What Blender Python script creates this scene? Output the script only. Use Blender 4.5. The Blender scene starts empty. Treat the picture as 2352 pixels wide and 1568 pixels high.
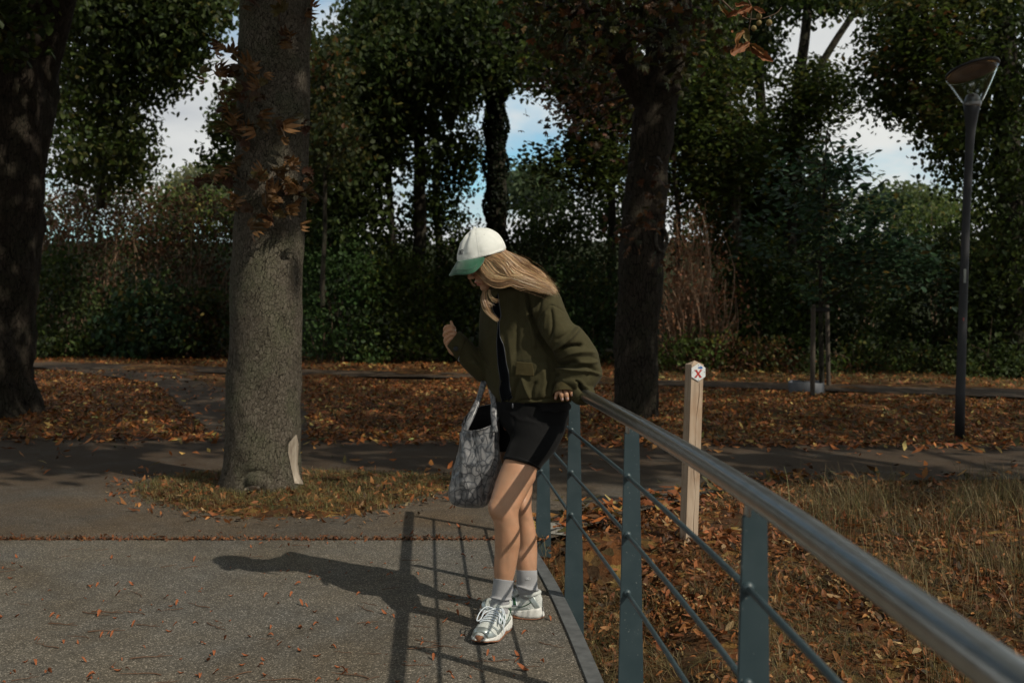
import bpy, bmesh, math, random
import numpy as np
from mathutils import Vector, Matrix, noise as mnoise
from mathutils.bvhtree import BVHTree
from mathutils.geometry import tessellate_polygon

random.seed(7)
rng = np.random.default_rng(11)
S = bpy.context.scene
COL = S.collection

# ------------------------------------------------------------------ camera
CAM_H = 1.308
FPX = 2287.0                       # focal length in units of a 2352 px wide picture
PITCH = math.atan(78.0 / FPX)
cam_d = bpy.data.cameras.new('camera')
cam_d.sensor_width = 36.0
cam_d.lens = 36.0 * FPX / 2352.0
cam_d.clip_start = 0.05
cam_d.clip_end = 1500
cam_d.dof.use_dof = True
cam_d.dof.focus_distance = 4.15
cam_d.dof.aperture_fstop = 4.0
cam = bpy.data.objects.new('camera', cam_d)
cam.location = (0, 0, CAM_H)
cam.rotation_euler = (math.pi / 2 - PITCH, 0, 0)
COL.objects.link(cam)
S.camera = cam

# ------------------------------------------------------------------ light
SUN_V = Vector((-0.853, 0.653, -1.0)).normalized()      # the way the light travels
SUN_EL = math.asin(-SUN_V.z)
SUN_AZ = math.atan2(-SUN_V.x, -SUN_V.y)                 # compass direction of the sun, from +Y towards +X
sun_d = bpy.data.lights.new('sun', 'SUN')
sun_d.energy = 4.9
sun_d.angle = math.radians(0.55)
sun_d.color = (1.0, 0.92, 0.78)
sun = bpy.data.objects.new('sun', sun_d)
sun.rotation_euler = SUN_V.to_track_quat('-Z', 'Y').to_euler()
COL.objects.link(sun)

W = bpy.data.worlds.new('World')
S.world = W
W.use_nodes = True
nt = W.node_tree
nt.nodes.clear()
w_out = nt.nodes.new('ShaderNodeOutputWorld')
w_bg = nt.nodes.new('ShaderNodeBackground')
w_sky = nt.nodes.new('ShaderNodeTexSky')
w_sky.sky_type = 'NISHITA'
w_sky.sun_disc = False
w_sky.sun_elevation = SUN_EL
w_sky.sun_rotation = SUN_AZ
w_sky.air_density = 1.0
w_sky.dust_density = 0.6
w_bg.inputs['Strength'].default_value = 0.12
w_co = nt.nodes.new('ShaderNodeTexCoord')
w_map = nt.nodes.new('ShaderNodeMapping')
w_map.inputs['Scale'].default_value = (1.0, 1.0, 2.4)
w_map.inputs['Location'].default_value = (0.35, 0.2, 0.15)
w_n = nt.nodes.new('ShaderNodeTexNoise')
w_n.inputs['Scale'].default_value = 2.6
w_n.inputs['Detail'].default_value = 7
w_n.inputs['Roughness'].default_value = 0.55
w_r = nt.nodes.new('ShaderNodeValToRGB')
w_r.color_ramp.elements[0].position = 0.36
w_r.color_ramp.elements[1].position = 0.50
w_n2 = nt.nodes.new('ShaderNodeTexNoise')
w_n2.inputs['Scale'].default_value = 5.0
w_n2.inputs['Detail'].default_value = 5
w_r2 = nt.nodes.new('ShaderNodeValToRGB')
w_r2.color_ramp.elements[0].position = 0.35
w_r2.color_ramp.elements[0].color = (6.6, 6.9, 7.2, 1)
w_r2.color_ramp.elements[1].position = 0.6
w_r2.color_ramp.elements[1].color = (9.8, 9.9, 9.5, 1)
w_mix = nt.nodes.new('ShaderNodeMix')
w_mix.data_type = 'RGBA'
L = nt.links.new
L(w_co.outputs['Generated'], w_map.inputs['Vector'])
L(w_map.outputs['Vector'], w_n.inputs['Vector'])
L(w_map.outputs['Vector'], w_n2.inputs['Vector'])
L(w_n.outputs['Fac'], w_r.inputs['Fac'])
L(w_n2.outputs['Fac'], w_r2.inputs['Fac'])
L(w_r.outputs['Color'], w_mix.inputs['Factor'])
w_blue = nt.nodes.new('ShaderNodeMix')          # deeper, clearer blue between the clouds
w_blue.data_type = 'RGBA'; w_blue.blend_type = 'MULTIPLY'
w_blue.inputs['Factor'].default_value = 1.0
w_blue.inputs['B'].default_value = (1.15, 1.6, 1.6, 1)
L(w_sky.outputs['Color'], w_blue.inputs['A'])
L(w_blue.outputs['Result'], w_mix.inputs['A'])
L(w_r2.outputs['Color'], w_mix.inputs['B'])
L(w_mix.outputs['Result'], w_bg.inputs['Color'])
L(w_bg.outputs['Background'], w_out.inputs['Surface'])

S.view_settings.view_transform = 'Standard'
S.view_settings.look = 'None'
S.view_settings.gamma = 1.0
S.view_settings.use_curve_mapping = False
S.view_settings.exposure = -0.55
S.cycles.use_denoising = True
S.cycles.max_bounces = 6
S.cycles.diffuse_bounces = 3
S.cycles.transparent_max_bounces = 8
S.cycles.sample_clamp_indirect = 4.0

# ------------------------------------------------------------------ projection helpers (photo measurements -> metres)
CP, SP = math.cos(PITCH), math.sin(PITCH)
def ray(px, py):
    x = (px - 1176.0) / FPX
    y = -(py - 784.0) / FPX
    return np.array([x, CP + y * SP, -SP + y * CP])
def pt(px, py, Y):
    d = ray(px, py)
    return np.array([0, 0, CAM_H]) + d * (Y / d[1])
def G(px, py, z=0.0):
    d = ray(px, py)
    return np.array([0, 0, CAM_H]) + d * ((z - CAM_H) / d[2])
def proj(P):
    P = np.asarray(P, float)
    v = P - np.array([0, 0, CAM_H])
    fz = v[..., 1] * CP - v[..., 2] * SP
    uy = v[..., 1] * SP + v[..., 2] * CP
    return np.stack([1176 + FPX * v[..., 0] / fz, 784 - FPX * uy / fz], -1)
# crops of the photo that measurements were taken in
def Z1(x, y): return (960 + x * .3061, 499.2 + y * .3061)
def Z2(x, y): return (992 + x * .2449, 883.2 + y * .2449)
def Z3(x, y): return (960 + x * .22445, 1216 + y * .22445)
def Z4(x, y): return (1011.2 + x * .14283, 512 + y * .14283)
def Z5(x, y): return (1088 + x * .2245, 640 + y * .2245)
def ZH(x, y): return (1216 + x * .08163, 832 + y * .08163)
def ZR(x, y): return (998.4 + x * .08163, 716.8 + y * .08163)
def ZS(x, y): return (1062.4 + x * .11018, 1331.2 + y * .11018)

def sstep(a, b, x):
    t = np.clip((np.asarray(x, float) - a) / (b - a), 0, 1)
    return t * t * (3 - 2 * t)

# ------------------------------------------------------------------ object helpers
def tag(o, label=None, cat=None, group=None, kind=None):
    if label: o['label'] = label
    if cat: o['category'] = cat
    if group: o['group'] = group
    if kind: o['kind'] = kind
    return o
def empty(name, loc, label=None, cat=None, group=None):
    o = bpy.data.objects.new(name, None)
    o.empty_display_size = 0.1
    o.location = loc
    COL.objects.link(o)
    return tag(o, label, cat, group)
def mesh_np(name, V, F, smooth=False, col=None, mats=(), fmat=None):
    """V (n,3); F list of arrays, each (m,k)"""
    V = np.asarray(V, np.float32)
    if isinstance(F, np.ndarray): F = [F]
    F = [np.asarray(f, np.int32) for f in F if len(f)]
    me = bpy.data.meshes.new(name)
    nl = sum(f.size for f in F); nf = sum(len(f) for f in F)
    me.vertices.add(len(V)); me.loops.add(nl); me.polygons.add(nf)
    me.vertices.foreach_set('co', V.ravel())
    me.loops.foreach_set('vertex_index', np.concatenate([f.ravel() for f in F]))
    st = []; o = 0
    for f in F:
        st.append(o + np.arange(len(f)) * f.shape[1]); o += f.size
    me.polygons.foreach_set('loop_start', np.concatenate(st).astype(np.int32))
    if fmat is not None:
        me.polygons.foreach_set('material_index', np.asarray(fmat, np.int32))
    me.update(calc_edges=True)
    me.polygons.foreach_set('use_smooth', np.full(nf, bool(smooth)))
    if col is not None:
        at = me.color_attributes.new('Col', 'FLOAT_COLOR', 'POINT')
        c = np.ones((len(V), 4), np.float32); c[:, :3] = col
        at.data.foreach_set('color', c.ravel())
    for m in mats: me.materials.append(m)
    return me
def add(name, me, parent=None, label=None, cat=None, group=None, kind=None, world=True):
    """link a mesh given in world coordinates, under its thing"""
    o = bpy.data.objects.new(name, me)
    COL.objects.link(o)
    if parent is not None:
        o.parent = parent
        if world:
            M = Matrix.Identity(4); p = parent
            while p is not None:
                M = p.matrix_parent_inverse @ p.matrix_basis @ M if p.parent is not None else p.matrix_basis @ M; p = p.parent
            o.matrix_parent_inverse = M.inverted()
    return tag(o, label, cat, group, kind)
def join(parts):
    """parts: list of (V, [F..]) -> (V, F lists by arity)"""
    Vs = []; F3 = []; F4 = []; o = 0
    for V, Fs in parts:
        if isinstance(Fs, np.ndarray): Fs = [Fs]
        Vs.append(np.asarray(V, float))
        for f in Fs:
            f = np.asarray(f)
            if len(f) == 0: continue
            (F3 if f.shape[1] == 3 else F4).append(f + o)
        o += len(V)
    out = []
    if F3: out.append(np.concatenate(F3))
    if F4: out.append(np.concatenate(F4))
    return np.concatenate(Vs), out

def grid_faces(nu, nv, wrap_v=False):
    i = np.arange(nu - 1)[:, None]; j = np.arange(nv if wrap_v else nv - 1)[None, :]
    a = i * nv + j; b = i * nv + (j + 1) % nv
    c = (i + 1) * nv + (j + 1) % nv; d = (i + 1) * nv + j
    return np.stack([a + 0 * b, b + 0 * a, c + 0 * a, d + 0 * a], -1).reshape(-1, 4)

def tube(P, R, n=10, caps=True, up=(0, 0, 1), flat=1.0):
    """swept tube through P with radii R, rounded ends"""
    P = np.asarray(P, float); R = np.broadcast_to(np.asarray(R, float), (len(P),)).copy()
    if caps:
        d0 = P[0] - P[1]; d0 /= np.linalg.norm(d0) + 1e-9
        d1 = P[-1] - P[-2]; d1 /= np.linalg.norm(d1) + 1e-9
        a = [0.98, 0.75, 0.4]
        pre = [P[0] + d0 * R[0] * q for q in a]; post = [P[-1] + d1 * R[-1] * q for q in a[::-1]]
        pr = [R[0] * math.sqrt(1 - q * q) for q in a]; po = [R[-1] * math.sqrt(1 - q * q) for q in a[::-1]]
        P = np.array(pre + list(P) + post); R = np.array(pr + list(R) + po)
    T = np.gradient(P, axis=0); T /= np.linalg.norm(T, axis=1)[:, None] + 1e-12
    u = np.array(up, float)
    if abs(np.dot(u, T[0])) > 0.95: u = np.array([1., 0, 0])
    N = np.zeros_like(P)
    for i in range(len(P)):
        u = u - T[i] * np.dot(u, T[i]); u /= np.linalg.norm(u) + 1e-12
        N[i] = u
    B = np.cross(T, N)
    a = np.linspace(0, 2 * math.pi, n, endpoint=False)
    V = P[:, None, :] + R[:, None, None] * (np.cos(a)[None, :, None] * N[:, None, :] * flat + np.sin(a)[None, :, None] * B[:, None, :])
    V = V.reshape(-1, 3)
    Fs = [grid_faces(len(P), n, True)]
    k = len(V)
    V = np.vstack([V, P[0], P[-1]])
    j = np.arange(n); b = (len(P) - 1) * n
    Fs.append(np.concatenate([np.stack([np.full(n, k), (j + 1) % n, j], -1), np.stack([np.full(n, k + 1), b + j, b + (j + 1) % n], -1)]))
    return V, Fs
def smooth_line(P, n):
    """Catmull-Rom resample of control points (any dimension)"""
    P = np.asarray(P, float)
    if len(P) == 2:
        t = np.linspace(0, 1, n)[:, None]; return P[0] * (1 - t) + P[1] * t
    Q = np.vstack([2 * P[0] - P[1], P, 2 * P[-1] - P[-2]])
    t = np.linspace(0, len(P) - 1 - 1e-9, n); i = t.astype(int); f = (t - i)[:, None]
    p0, p1, p2, p3 = Q[i], Q[i + 1], Q[i + 2], Q[i + 3]
    return 0.5 * (2 * p1 + (p2 - p0) * f + (2 * p0 - 5 * p1 + 4 * p2 - p3) * f * f + (3 * p1 - p0 - 3 * p2 + p3) * f ** 3)
def ellipsoid(c, r, axes=None, n=20, m=14):
    th = np.linspace(0.0, math.pi, m)[:, None]; ph = np.linspace(0, 2 * math.pi, n, endpoint=False)[None, :]
    V = np.stack([np.sin(th) * np.cos(ph) * r[0], np.sin(th) * np.sin(ph) * r[1], np.cos(th) * r[2] + 0 * ph], -1).reshape(-1, 3)
    if axes is not None: V = V @ np.asarray(axes)
    return V + np.asarray(c), [grid_faces(m, n, True)]
def box(c, s, axes=None):
    v = np.array([[x, y, z] for x in (-1, 1) for y in (-1, 1) for z in (-1, 1)], float) * np.asarray(s) / 2
    if axes is not None: v = v @ np.asarray(axes)
    F = np.array([[0, 1, 3, 2], [4, 6, 7, 5], [0, 4, 5, 1], [2, 3, 7, 6], [0, 2, 6, 4], [1, 5, 7, 3]])
    return v + np.asarray(c), [F]
def loft(secs, n=28, sub=4, cap0=True, cap1=True, expo=2.0):
    """secs: (L(px,py), R(px,py), Y, thickness[, drop_px]) rings whose left and right ends project onto measured outline points"""
    rows = []
    for s in secs:
        Lp, Rp, Y, t = s[:4]; drop = s[4] if len(s) > 4 else 0
        YL, YR = (Y if isinstance(Y, tuple) else (Y, Y))
        rows.append(list(pt(Lp[0], Lp[1], YL)) + list(pt(Rp[0], Rp[1], YR)) + [t, drop])
    rows = np.array(rows, float)
    if sub > 1: rows = smooth_line(rows, (len(rows) - 1) * sub + 1)
    a = np.linspace(0, 2 * math.pi, n, endpoint=False)
    ca, sa = np.cos(a), np.sin(a)
    ca = np.sign(ca) * np.abs(ca) ** (2 / expo); sa = np.sign(sa) * np.abs(sa) ** (2 / expo)
    V = []
    for r in rows:
        A, B, t, dr = r[:3], r[3:6], max(r[6], 1e-4), r[7]
        C = (A + B) / 2; h = (B - A) / 2
        view = C - np.array([0, 0, CAM_H]); Y = view[1]; view /= np.linalg.norm(view)
        hn = h / (np.linalg.norm(h) + 1e-9)
        m = -view + hn * np.dot(hn, view); m /= np.linalg.norm(m)
        m = m * t / 2 + np.array([0, 0, -1.0]) * dr * Y / FPX
        V.append(C + ca[:, None] * h + sa[:, None] * m)
    V = np.array(V); k = len(V)
    V = V.reshape(-1, 3); Fs = [grid_faces(k, n, True)]
    tri = []
    j = np.arange(n)
    if cap0:
        V = np.vstack([V, V[:n].mean(0)]); tri.append(np.stack([np.full(n, len(V) - 1), (j + 1) % n, j], -1))
    if cap1:
        b = (k - 1) * n
        V = np.vstack([V, V[b:b + n].mean(0)]); tri.append(np.stack([np.full(n, len(V) - 1), b + j, b + (j + 1) % n], -1))
    if tri: Fs.append(np.concatenate(tri))
    return V, Fs
def remesh(parts, voxel, smooth=3, fac=0.5):
    """union of closed shapes as one even surface"""
    V, Fs = join(parts)
    me = mesh_np('tmp', V, Fs)
    bm = bmesh.new(); bm.from_mesh(me); bmesh.ops.recalc_face_normals(bm, faces=bm.faces[:]); bm.to_mesh(me); bm.free()
    o = bpy.data.objects.new('tmp', me); COL.objects.link(o)
    m = o.modifiers.new('r', 'REMESH'); m.mode = 'VOXEL'; m.voxel_size = voxel; m.use_smooth_shade = True
    if smooth:
        s = o.modifiers.new('s', 'SMOOTH'); s.factor = fac; s.iterations = smooth
    dg = bpy.context.evaluated_depsgraph_get()
    ev = o.evaluated_get(dg); em = ev.to_mesh()
    nv = len(em.vertices); VV = np.empty(nv * 3, np.float32); em.vertices.foreach_get('co', VV); VV = VV.reshape(-1, 3).astype(float)
    nl = len(em.loops); li = np.empty(nl, np.int32); em.loops.foreach_get('vertex_index', li)
    npol = len(em.polygons); lt = np.empty(npol, np.int32); em.polygons.foreach_get('loop_total', lt)
    ls = np.empty(npol, np.int32); em.polygons.foreach_get('loop_start', ls)
    FF = []
    q = lt == 4
    if q.any(): FF.append(li[ls[q][:, None] + np.arange(4)])
    q = lt == 3
    if q.any(): FF.append(li[ls[q][:, None] + np.arange(3)])
    ev.to_mesh_clear()
    bpy.data.objects.remove(o, do_unlink=True); bpy.data.meshes.remove(me)
    return VV, FF
def vnormals(V, Fs):
    N = np.zeros_like(V)
    for f in Fs:
        n = np.cross(V[f[:, 1]] - V[f[:, 0]], V[f[:, 2]] - V[f[:, 0]])
        for k in range(f.shape[1]): np.add.at(N, f[:, k], n)
    return N / (np.linalg.norm(N, axis=1)[:, None] + 1e-12)
def seg_dist(P, line):
    """distance of 2D points to a polyline, and the parameter 0..1 along it"""
    line = np.asarray(line, float); best = np.full(len(P), 1e9); par = np.zeros(len(P)); n = len(line) - 1
    side = np.zeros(len(P))
    for i in range(n):
        a, b = line[i], line[i + 1]; d = b - a; l2 = max(d @ d, 1e-9)
        t = np.clip(((P - a) @ d) / l2, 0, 1); q = a + t[:, None] * d
        v = P - q; dist = np.hypot(v[:, 0], v[:, 1]); m = dist < best
        best[m] = dist[m]; par[m] = (i + t[m]) / n
        side[m] = (d[0] * v[:, 1] - d[1] * v[:, 0])[m]
    return best, par, np.sign(side)
def fbm(V, scale, seed=0.0, octs=3):
    out = np.empty(len(V))
    for i, v in enumerate(V):
        out[i] = mnoise.fractal(Vector((v[0] * scale + seed, v[1] * scale - seed, v[2] * scale + 2 * seed)), 0.9, 2.1, octs)
    return out
def vnoise(V, scale, seed=0):
    """cheap smooth value noise in numpy, about -1..1"""
    r = np.random.default_rng(seed + 5); out = np.zeros(len(V))
    for k in range(7):
        d = r.normal(size=3); d /= np.linalg.norm(d)
        f = scale * r.uniform(.6, 1.7)
        d2 = r.normal(size=3); d2 /= np.linalg.norm(d2)
        out += np.sin(V @ d * f * 2 * math.pi + r.uniform(0, 6.28) + 1.7 * np.sin(V @ d2 * f * 2.3 + r.uniform(0, 6.28)))
    return out / 3.2
def bvh_of(V, Fs):
    pol = [tuple(int(i) for i in f) for a in Fs for f in a]
    return BVHTree.FromPolygons([tuple(v) for v in V], pol)
CAMO = Vector((0, 0, CAM_H))
def hit(bvh, px, py, off=0.001):
    d = Vector(ray(px, py)).normalized()
    loc, nor, idx, dist = bvh.ray_cast(CAMO, d)
    if loc is None: return None, None
    if nor.dot(d) > 0: nor = -nor
    return loc + nor * off - d * off * .5, nor
def seam_tube(bvh, line, r, off=0.0, n=24, sides=6, flat=1.0, wob=0.0):
    """cord laid over a surface along an outline measured in the photo"""
    L2 = smooth_line(line, n); P = []
    for i, q in enumerate(L2):
        h, nn = hit(bvh, q[0] + random.uniform(-wob, wob), q[1] + random.uniform(-wob, wob), off)
        if h is not None: P.append(tuple(h))
    if len(P) < 2: return None
    P = np.array(P)
    keep = [0]
    for i in range(1, len(P)):
        if np.linalg.norm(P[i] - P[keep[-1]]) > 1e-4: keep.append(i)
    P = P[keep]
    if len(P) < 3: return None
    P[1:-1] = (P[:-2] + 2 * P[1:-1] + P[2:]) / 4
    return tube(P, r, sides, True)
def patch(bvh, poly, off=0.002, step=1.0, thick=0.001):
    """flat piece (polygon measured in the photo) laid over a surface, with its own thickness"""
    poly = np.asarray(poly, float)
    x0, y0 = poly.min(0) - step; x1, y1 = poly.max(0) + step
    out = []
    nx = max(2, int((x1 - x0) / step)); ny = max(2, int((y1 - y0) / step))
    xs = np.linspace(x0, x1, nx + 1); ys = np.linspace(y0, y1, ny + 1)
    gx, gy = np.meshgrid((xs[1:] + xs[:-1]) / 2, (ys[1:] + ys[:-1]) / 2)
    P = np.stack([gx.ravel(), gy.ravel()], -1)
    inside = np.zeros(len(P), bool); n = len(poly)
    for i in range(n):
        a, b = poly[i], poly[(i + 1) % n]
        c = ((a[1] > P[:, 1]) != (b[1] > P[:, 1])) & (P[:, 0] < (b[0] - a[0]) * (P[:, 1] - a[1]) / (b[1] - a[1] + 1e-12) + a[0])
        inside ^= c
    idx = {}; V = []; F = []
    def vert(i, j):
        k = (i, j)
        if k in idx: return idx[k]
        q = np.array([xs[i], ys[j]])
        d, par, _ = seg_dist(q[None, :], np.vstack([poly, poly[:1]]))
        if d[0] < step * 1.2:       # pull onto the outline
            best = None; bd = 1e9
            for s in range(n):
                a, b = poly[s], poly[(s + 1) % n]; dd = b - a
                t = np.clip(((q - a) @ dd) / max(dd @ dd, 1e-9), 0, 1); c = a + t * dd
                e = np.hypot(*(q - c))
                if e < bd: bd = e; best = c
            if bd < step * .72: q = best
        h, nn = hit(bvh, q[0], q[1], off)
        if h is None: idx[k] = -1; return -1
        idx[k] = len(V); V.append(tuple(h)); return idx[k]
    ins = inside.reshape(ny, nx)
    for j in range(ny):
        for i in range(nx):
            if ins[j, i]:
                f = [vert(i, j), vert(i + 1, j), vert(i + 1, j + 1), vert(i, j + 1)]
                if min(f) >= 0: F.append(f)
    if not F: return None
    return np.array(V), [np.array(F)[:, ::-1]]

def ruled(bvh, left, right, off=0.002, nu=24, nv=14):
    a = smooth_line(left, nu); b = smooth_line(right, nu); V = []
    last = None
    for i in range(nu):
        for j in range(nv):
            t = j / (nv - 1); q = a[i] * (1 - t) + b[i] * t; h, n_ = hit(bvh, q[0], q[1], off)
            if h is None: h = last
            last = h; V.append(tuple(h))
    V = np.array(V).reshape(nu, nv, 3)
    for _ in range(2): V[1:-1, 1:-1] = (V[:-2, 1:-1] + V[2:, 1:-1] + V[1:-1, :-2] + V[1:-1, 2:]) / 4
    return V.reshape(-1, 3), [grid_faces(nu, nv)[:, ::-1]]

# ------------------------------------------------------------------ material helpers
class NT:
    def __init__(s, name):
        s.m = bpy.data.materials.new(name); s.m.use_nodes = True
        s.t = s.m.node_tree; s.b = s.t.nodes['Principled BSDF']; s.out = s.t.nodes['Material Output']
    def n(s, typ, **kw):
        nd = s.t.nodes.new(typ)
        for k, v in kw.items():
            if k in nd.inputs: nd.inputs[k].default_value = v
            else: setattr(nd, k, v)
        return nd
    def l(s, a, b): s.t.links.new(a, b)
    def coord(s, kind='Object', scale=(1, 1, 1)):
        c = s.n('ShaderNodeTexCoord'); m = s.n('ShaderNodeMapping')
        m.inputs['Scale'].default_value = scale
        s.l(c.outputs[kind], m.inputs['Vector']); return m.outputs['Vector']
    def ramp(s, fac, stops, interp='LINEAR'):
        r = s.n('ShaderNodeValToRGB'); cr = r.color_ramp; cr.interpolation = interp
        while len(cr.elements) < len(stops): cr.elements.new(0.5)
        for e, (p, c) in zip(cr.elements, stops):
            e.position = p
            if not isinstance(c, (tuple, list)): c = (c, c, c)
            e.color = (c[0], c[1], c[2], 1)
        s.l(fac, r.inputs['Fac']); return r.outputs['Color']
    def noise(s, vec, scale, detail=4, rough=0.5, dist=0.0, out='Fac'):
        n = s.n('ShaderNodeTexNoise', Scale=scale, Detail=detail, Roughness=rough, Distortion=dist)
        s.l(vec, n.inputs['Vector']); return n.outputs[out]
    def voro(s, vec, scale, feature='F1', out='Distance', rand=1.0):
        n = s.n('ShaderNodeTexVoronoi', feature=feature); n.inputs['Scale'].default_value = scale
        n.inputs['Randomness'].default_value = rand
        s.l(vec, n.inputs['Vector']); return n.outputs[out]
    def mix(s, fac, a, b, mode='MIX'):
        m = s.n('ShaderNodeMix', data_type='RGBA', blend_type=mode)
        for x, k in ((fac, 'Factor'), (a, 'A'), (b, 'B')):
            if hasattr(x, 'links') or isinstance(x, bpy.types.NodeSocket): s.l(x, m.inputs[k])
            elif k == 'Factor': m.inputs['Factor'].default_value = x
            else: m.inputs[k].default_value = (x[0], x[1], x[2], 1)
        return m.outputs['Result']
    def math(s, op, a, b=None, clamp=False):
        m = s.n('ShaderNodeMath', operation=op, use_clamp=clamp)
        for i, x in enumerate((a, b)):
            if x is None: continue
            if isinstance(x, bpy.types.NodeSocket): s.l(x, m.inputs[i])
            else: m.inputs[i].default_value = x
        return m.outputs[0]
    def bump(s, h, strength=0.3, dist=0.01, prev=None):
        b = s.n('ShaderNodeBump', Strength=strength, Distance=dist); s.l(h, b.inputs['Height'])
        if prev is not None: s.l(prev, b.inputs['Normal'])
        s.l(b.outputs['Normal'], s.b.inputs['Normal']); return b.outputs['Normal']
    def base(s, c):
        if isinstance(c, bpy.types.NodeSocket): s.l(c, s.b.inputs['Base Color'])
        else: s.b.inputs['Base Color'].default_value = (c[0], c[1], c[2], 1)
    def rough(s, v):
        if isinstance(v, bpy.types.NodeSocket): s.l(v, s.b.inputs['Roughness'])
        else: s.b.inputs['Roughness'].default_value = v
    def p(s, **kw):
        for k, v in kw.items(): s.b.inputs[k.replace('_', ' ')].default_value = v

def leaf_mat(name, trans=0.35, rough=0.45, vary=0.35, spec=0.35):
    """leaf colour comes from the 'Col' attribute of each leaf, mottled"""
    a = NT(name); at = a.n('ShaderNodeAttribute', attribute_name='Col')
    v = a.coord('Object'); n = a.noise(v, 30, 3)
    c = a.mix(a.ramp(n, [(.3, 0.0), (.7, 1.0)]), a.mix(1.0, at.outputs['Color'], (1 - vary,) * 3, 'MULTIPLY'), at.outputs['Color'])
    a.base(c); a.rough(rough); a.p(Specular_IOR_Level=spec)
    tr = a.n('ShaderNodeBsdfTranslucent'); a.l(c, tr.inputs['Color'])
    mx = a.n('ShaderNodeMixShader'); mx.inputs[0].default_value = trans
    a.l(a.b.outputs[0], mx.inputs[1]); a.l(tr.outputs[0], mx.inputs[2]); a.l(mx.outputs[0], a.out.inputs['Surface'])
    return a.m

# ------------------------------------------------------------------ leaf scattering
def T_simple():
    V = np.array([[0, 0, 0], [.32, .42, .07], [0, 1, -.03], [-.32, .42, .07]], float); V[:, 1] -= .5
    return V, np.array([[0, 1, 2], [0, 2, 3]])
def T_quad():
    V = np.array([[0, -.5, 0], [.34, -.12, .05], [.22, .30, 0], [0, .55, -.06], [-.30, .26, .01], [-.32, -.15, .05]])
    return V, np.array([[0, 1, 2], [0, 2, 3], [0, 3, 4], [0, 4, 5]])
def T_maple():
    ang = [(-90, .18), (-50, .55), (-15, .42), (20, 1.0), (48, .5), (90, 1.1), (132, .5), (160, 1.0), (195, .42), (230, .55)]
    V = [[0, 0, 0.05]] + [[.55 * r * math.cos(math.radians(a)), .55 * r * math.sin(math.radians(a)), -.08 * r * r] for a, r in ang]
    n = len(ang); F = [[0, 1 + i, 1 + (i + 1) % n] for i in range(n)]
    return np.array(V), np.array(F)
def T_round():
    V = [[0, -.5, 0], [.38, -.25, .05], [.45, .1, .04], [.2, .42, -.02], [0, .62, -.08], [-.2, .42, -.02], [-.45, .1, .04], [-.38, -.25, .05]]
    return np.array(V, float), np.array([[0, 1, 2], [0, 2, 4], [2, 3, 4], [0, 4, 6], [4, 5, 6], [0, 6, 7]])
def T_palm(k=5, droop=.25):
    V = []; F = []
    for i in range(k):
        a = math.radians(-75 + 150 * i / (k - 1)); l = .62 * (1 - .28 * abs(i - (k - 1) / 2) / ((k - 1) / 2))
        d = np.array([math.sin(a), math.cos(a), 0]); s = np.array([d[1], -d[0], 0]); w = .13 * l / .6
        o = len(V)
        for t, ww, z in ((0.02, .15, 0), (.45, .75, .02), (.72, 1.0, -.35 * droop), (1.0, .05, -droop)):
            c = d * l * t
            V += [c + s * w * ww + [0, 0, z * l + .03 * ww], c + [0, 0, z * l - .0], c - s * w * ww + [0, 0, z * l + .03 * ww]]
        for q in range(3):
            b = o + 3 * q
            F += [[b, b + 1, b + 4], [b, b + 4, b + 3], [b + 1, b + 2, b + 5], [b + 1, b + 5, b + 4]]
    return np.array(V), np.array(F)
def T_curl_low(seed=0, cur=1.0):
    t = np.array([0, .5, 1.0]); w = np.array([.03, .19, .04]); b = cur * (.20 * np.sin(t * 3 + seed) + .12 * t)
    V = [[s * w[i], t[i] - .5, b[i] + (s + 1) * .5 * w[i] * .9 * math.sin(seed * 1.9 + 1)] for i in range(3) for s in (-1, 1)]
    V = np.array(V); V[:, 2] -= V[:, 2].min()
    return V, np.array([[0, 1, 3], [0, 3, 2], [2, 3, 5], [2, 5, 4]])
def T_curl(seed=0, cur=1.0):
    """dry curled leaflet"""
    r = np.random.default_rng(seed); V = []; n = 4
    for i in range(n):
        t = i / (n - 1); w = .20 * math.sin(math.pi * (t * .86 + .08)) ** .8
        bend = cur * (.22 * math.sin(t * 3.0 + seed) + .12 * t * t); tw = .5 * math.sin(seed * 1.7 + t * 2)
        for s in (-1, 0, 1):
            x = s * w * (1 - .1 * r.random()); z = bend + abs(s) * w * (.65 * cur) + s * w * tw
            V.append([x, t - .5, z])
    F = []
    for i in range(n - 1):
        b = 3 * i
        F += [[b, b + 1, b + 4], [b, b + 4, b + 3], [b + 1, b + 2, b + 5], [b + 1, b + 5, b + 4]]
    V = np.array(V); V[:, 2] -= V[:, 2].min()
    return V, np.array(F)
def rand_rot(n, tilt=None, r=rng):
    """n random frames; tilt: std of the lean of the leaf normal from vertical (None: any way)"""
    az = r.uniform(0, 2 * math.pi, n)
    if tilt is None:
        N = r.normal(size=(n, 3)); N[:, 2] = np.abs(N[:, 2]) * .8 + .25
    else:
        N = np.stack([r.normal(0, tilt, n), r.normal(0, tilt, n), np.ones(n)], -1)
    N /= np.linalg.norm(N, axis=1)[:, None]
    A = np.stack([np.cos(az), np.sin(az), np.zeros(n)], -1)
    Xa = A - N * (A * N).sum(1)[:, None]; Xa /= np.linalg.norm(Xa, axis=1)[:, None] + 1e-9
    Ya = np.cross(N, Xa)
    return Xa, Ya, N
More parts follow.
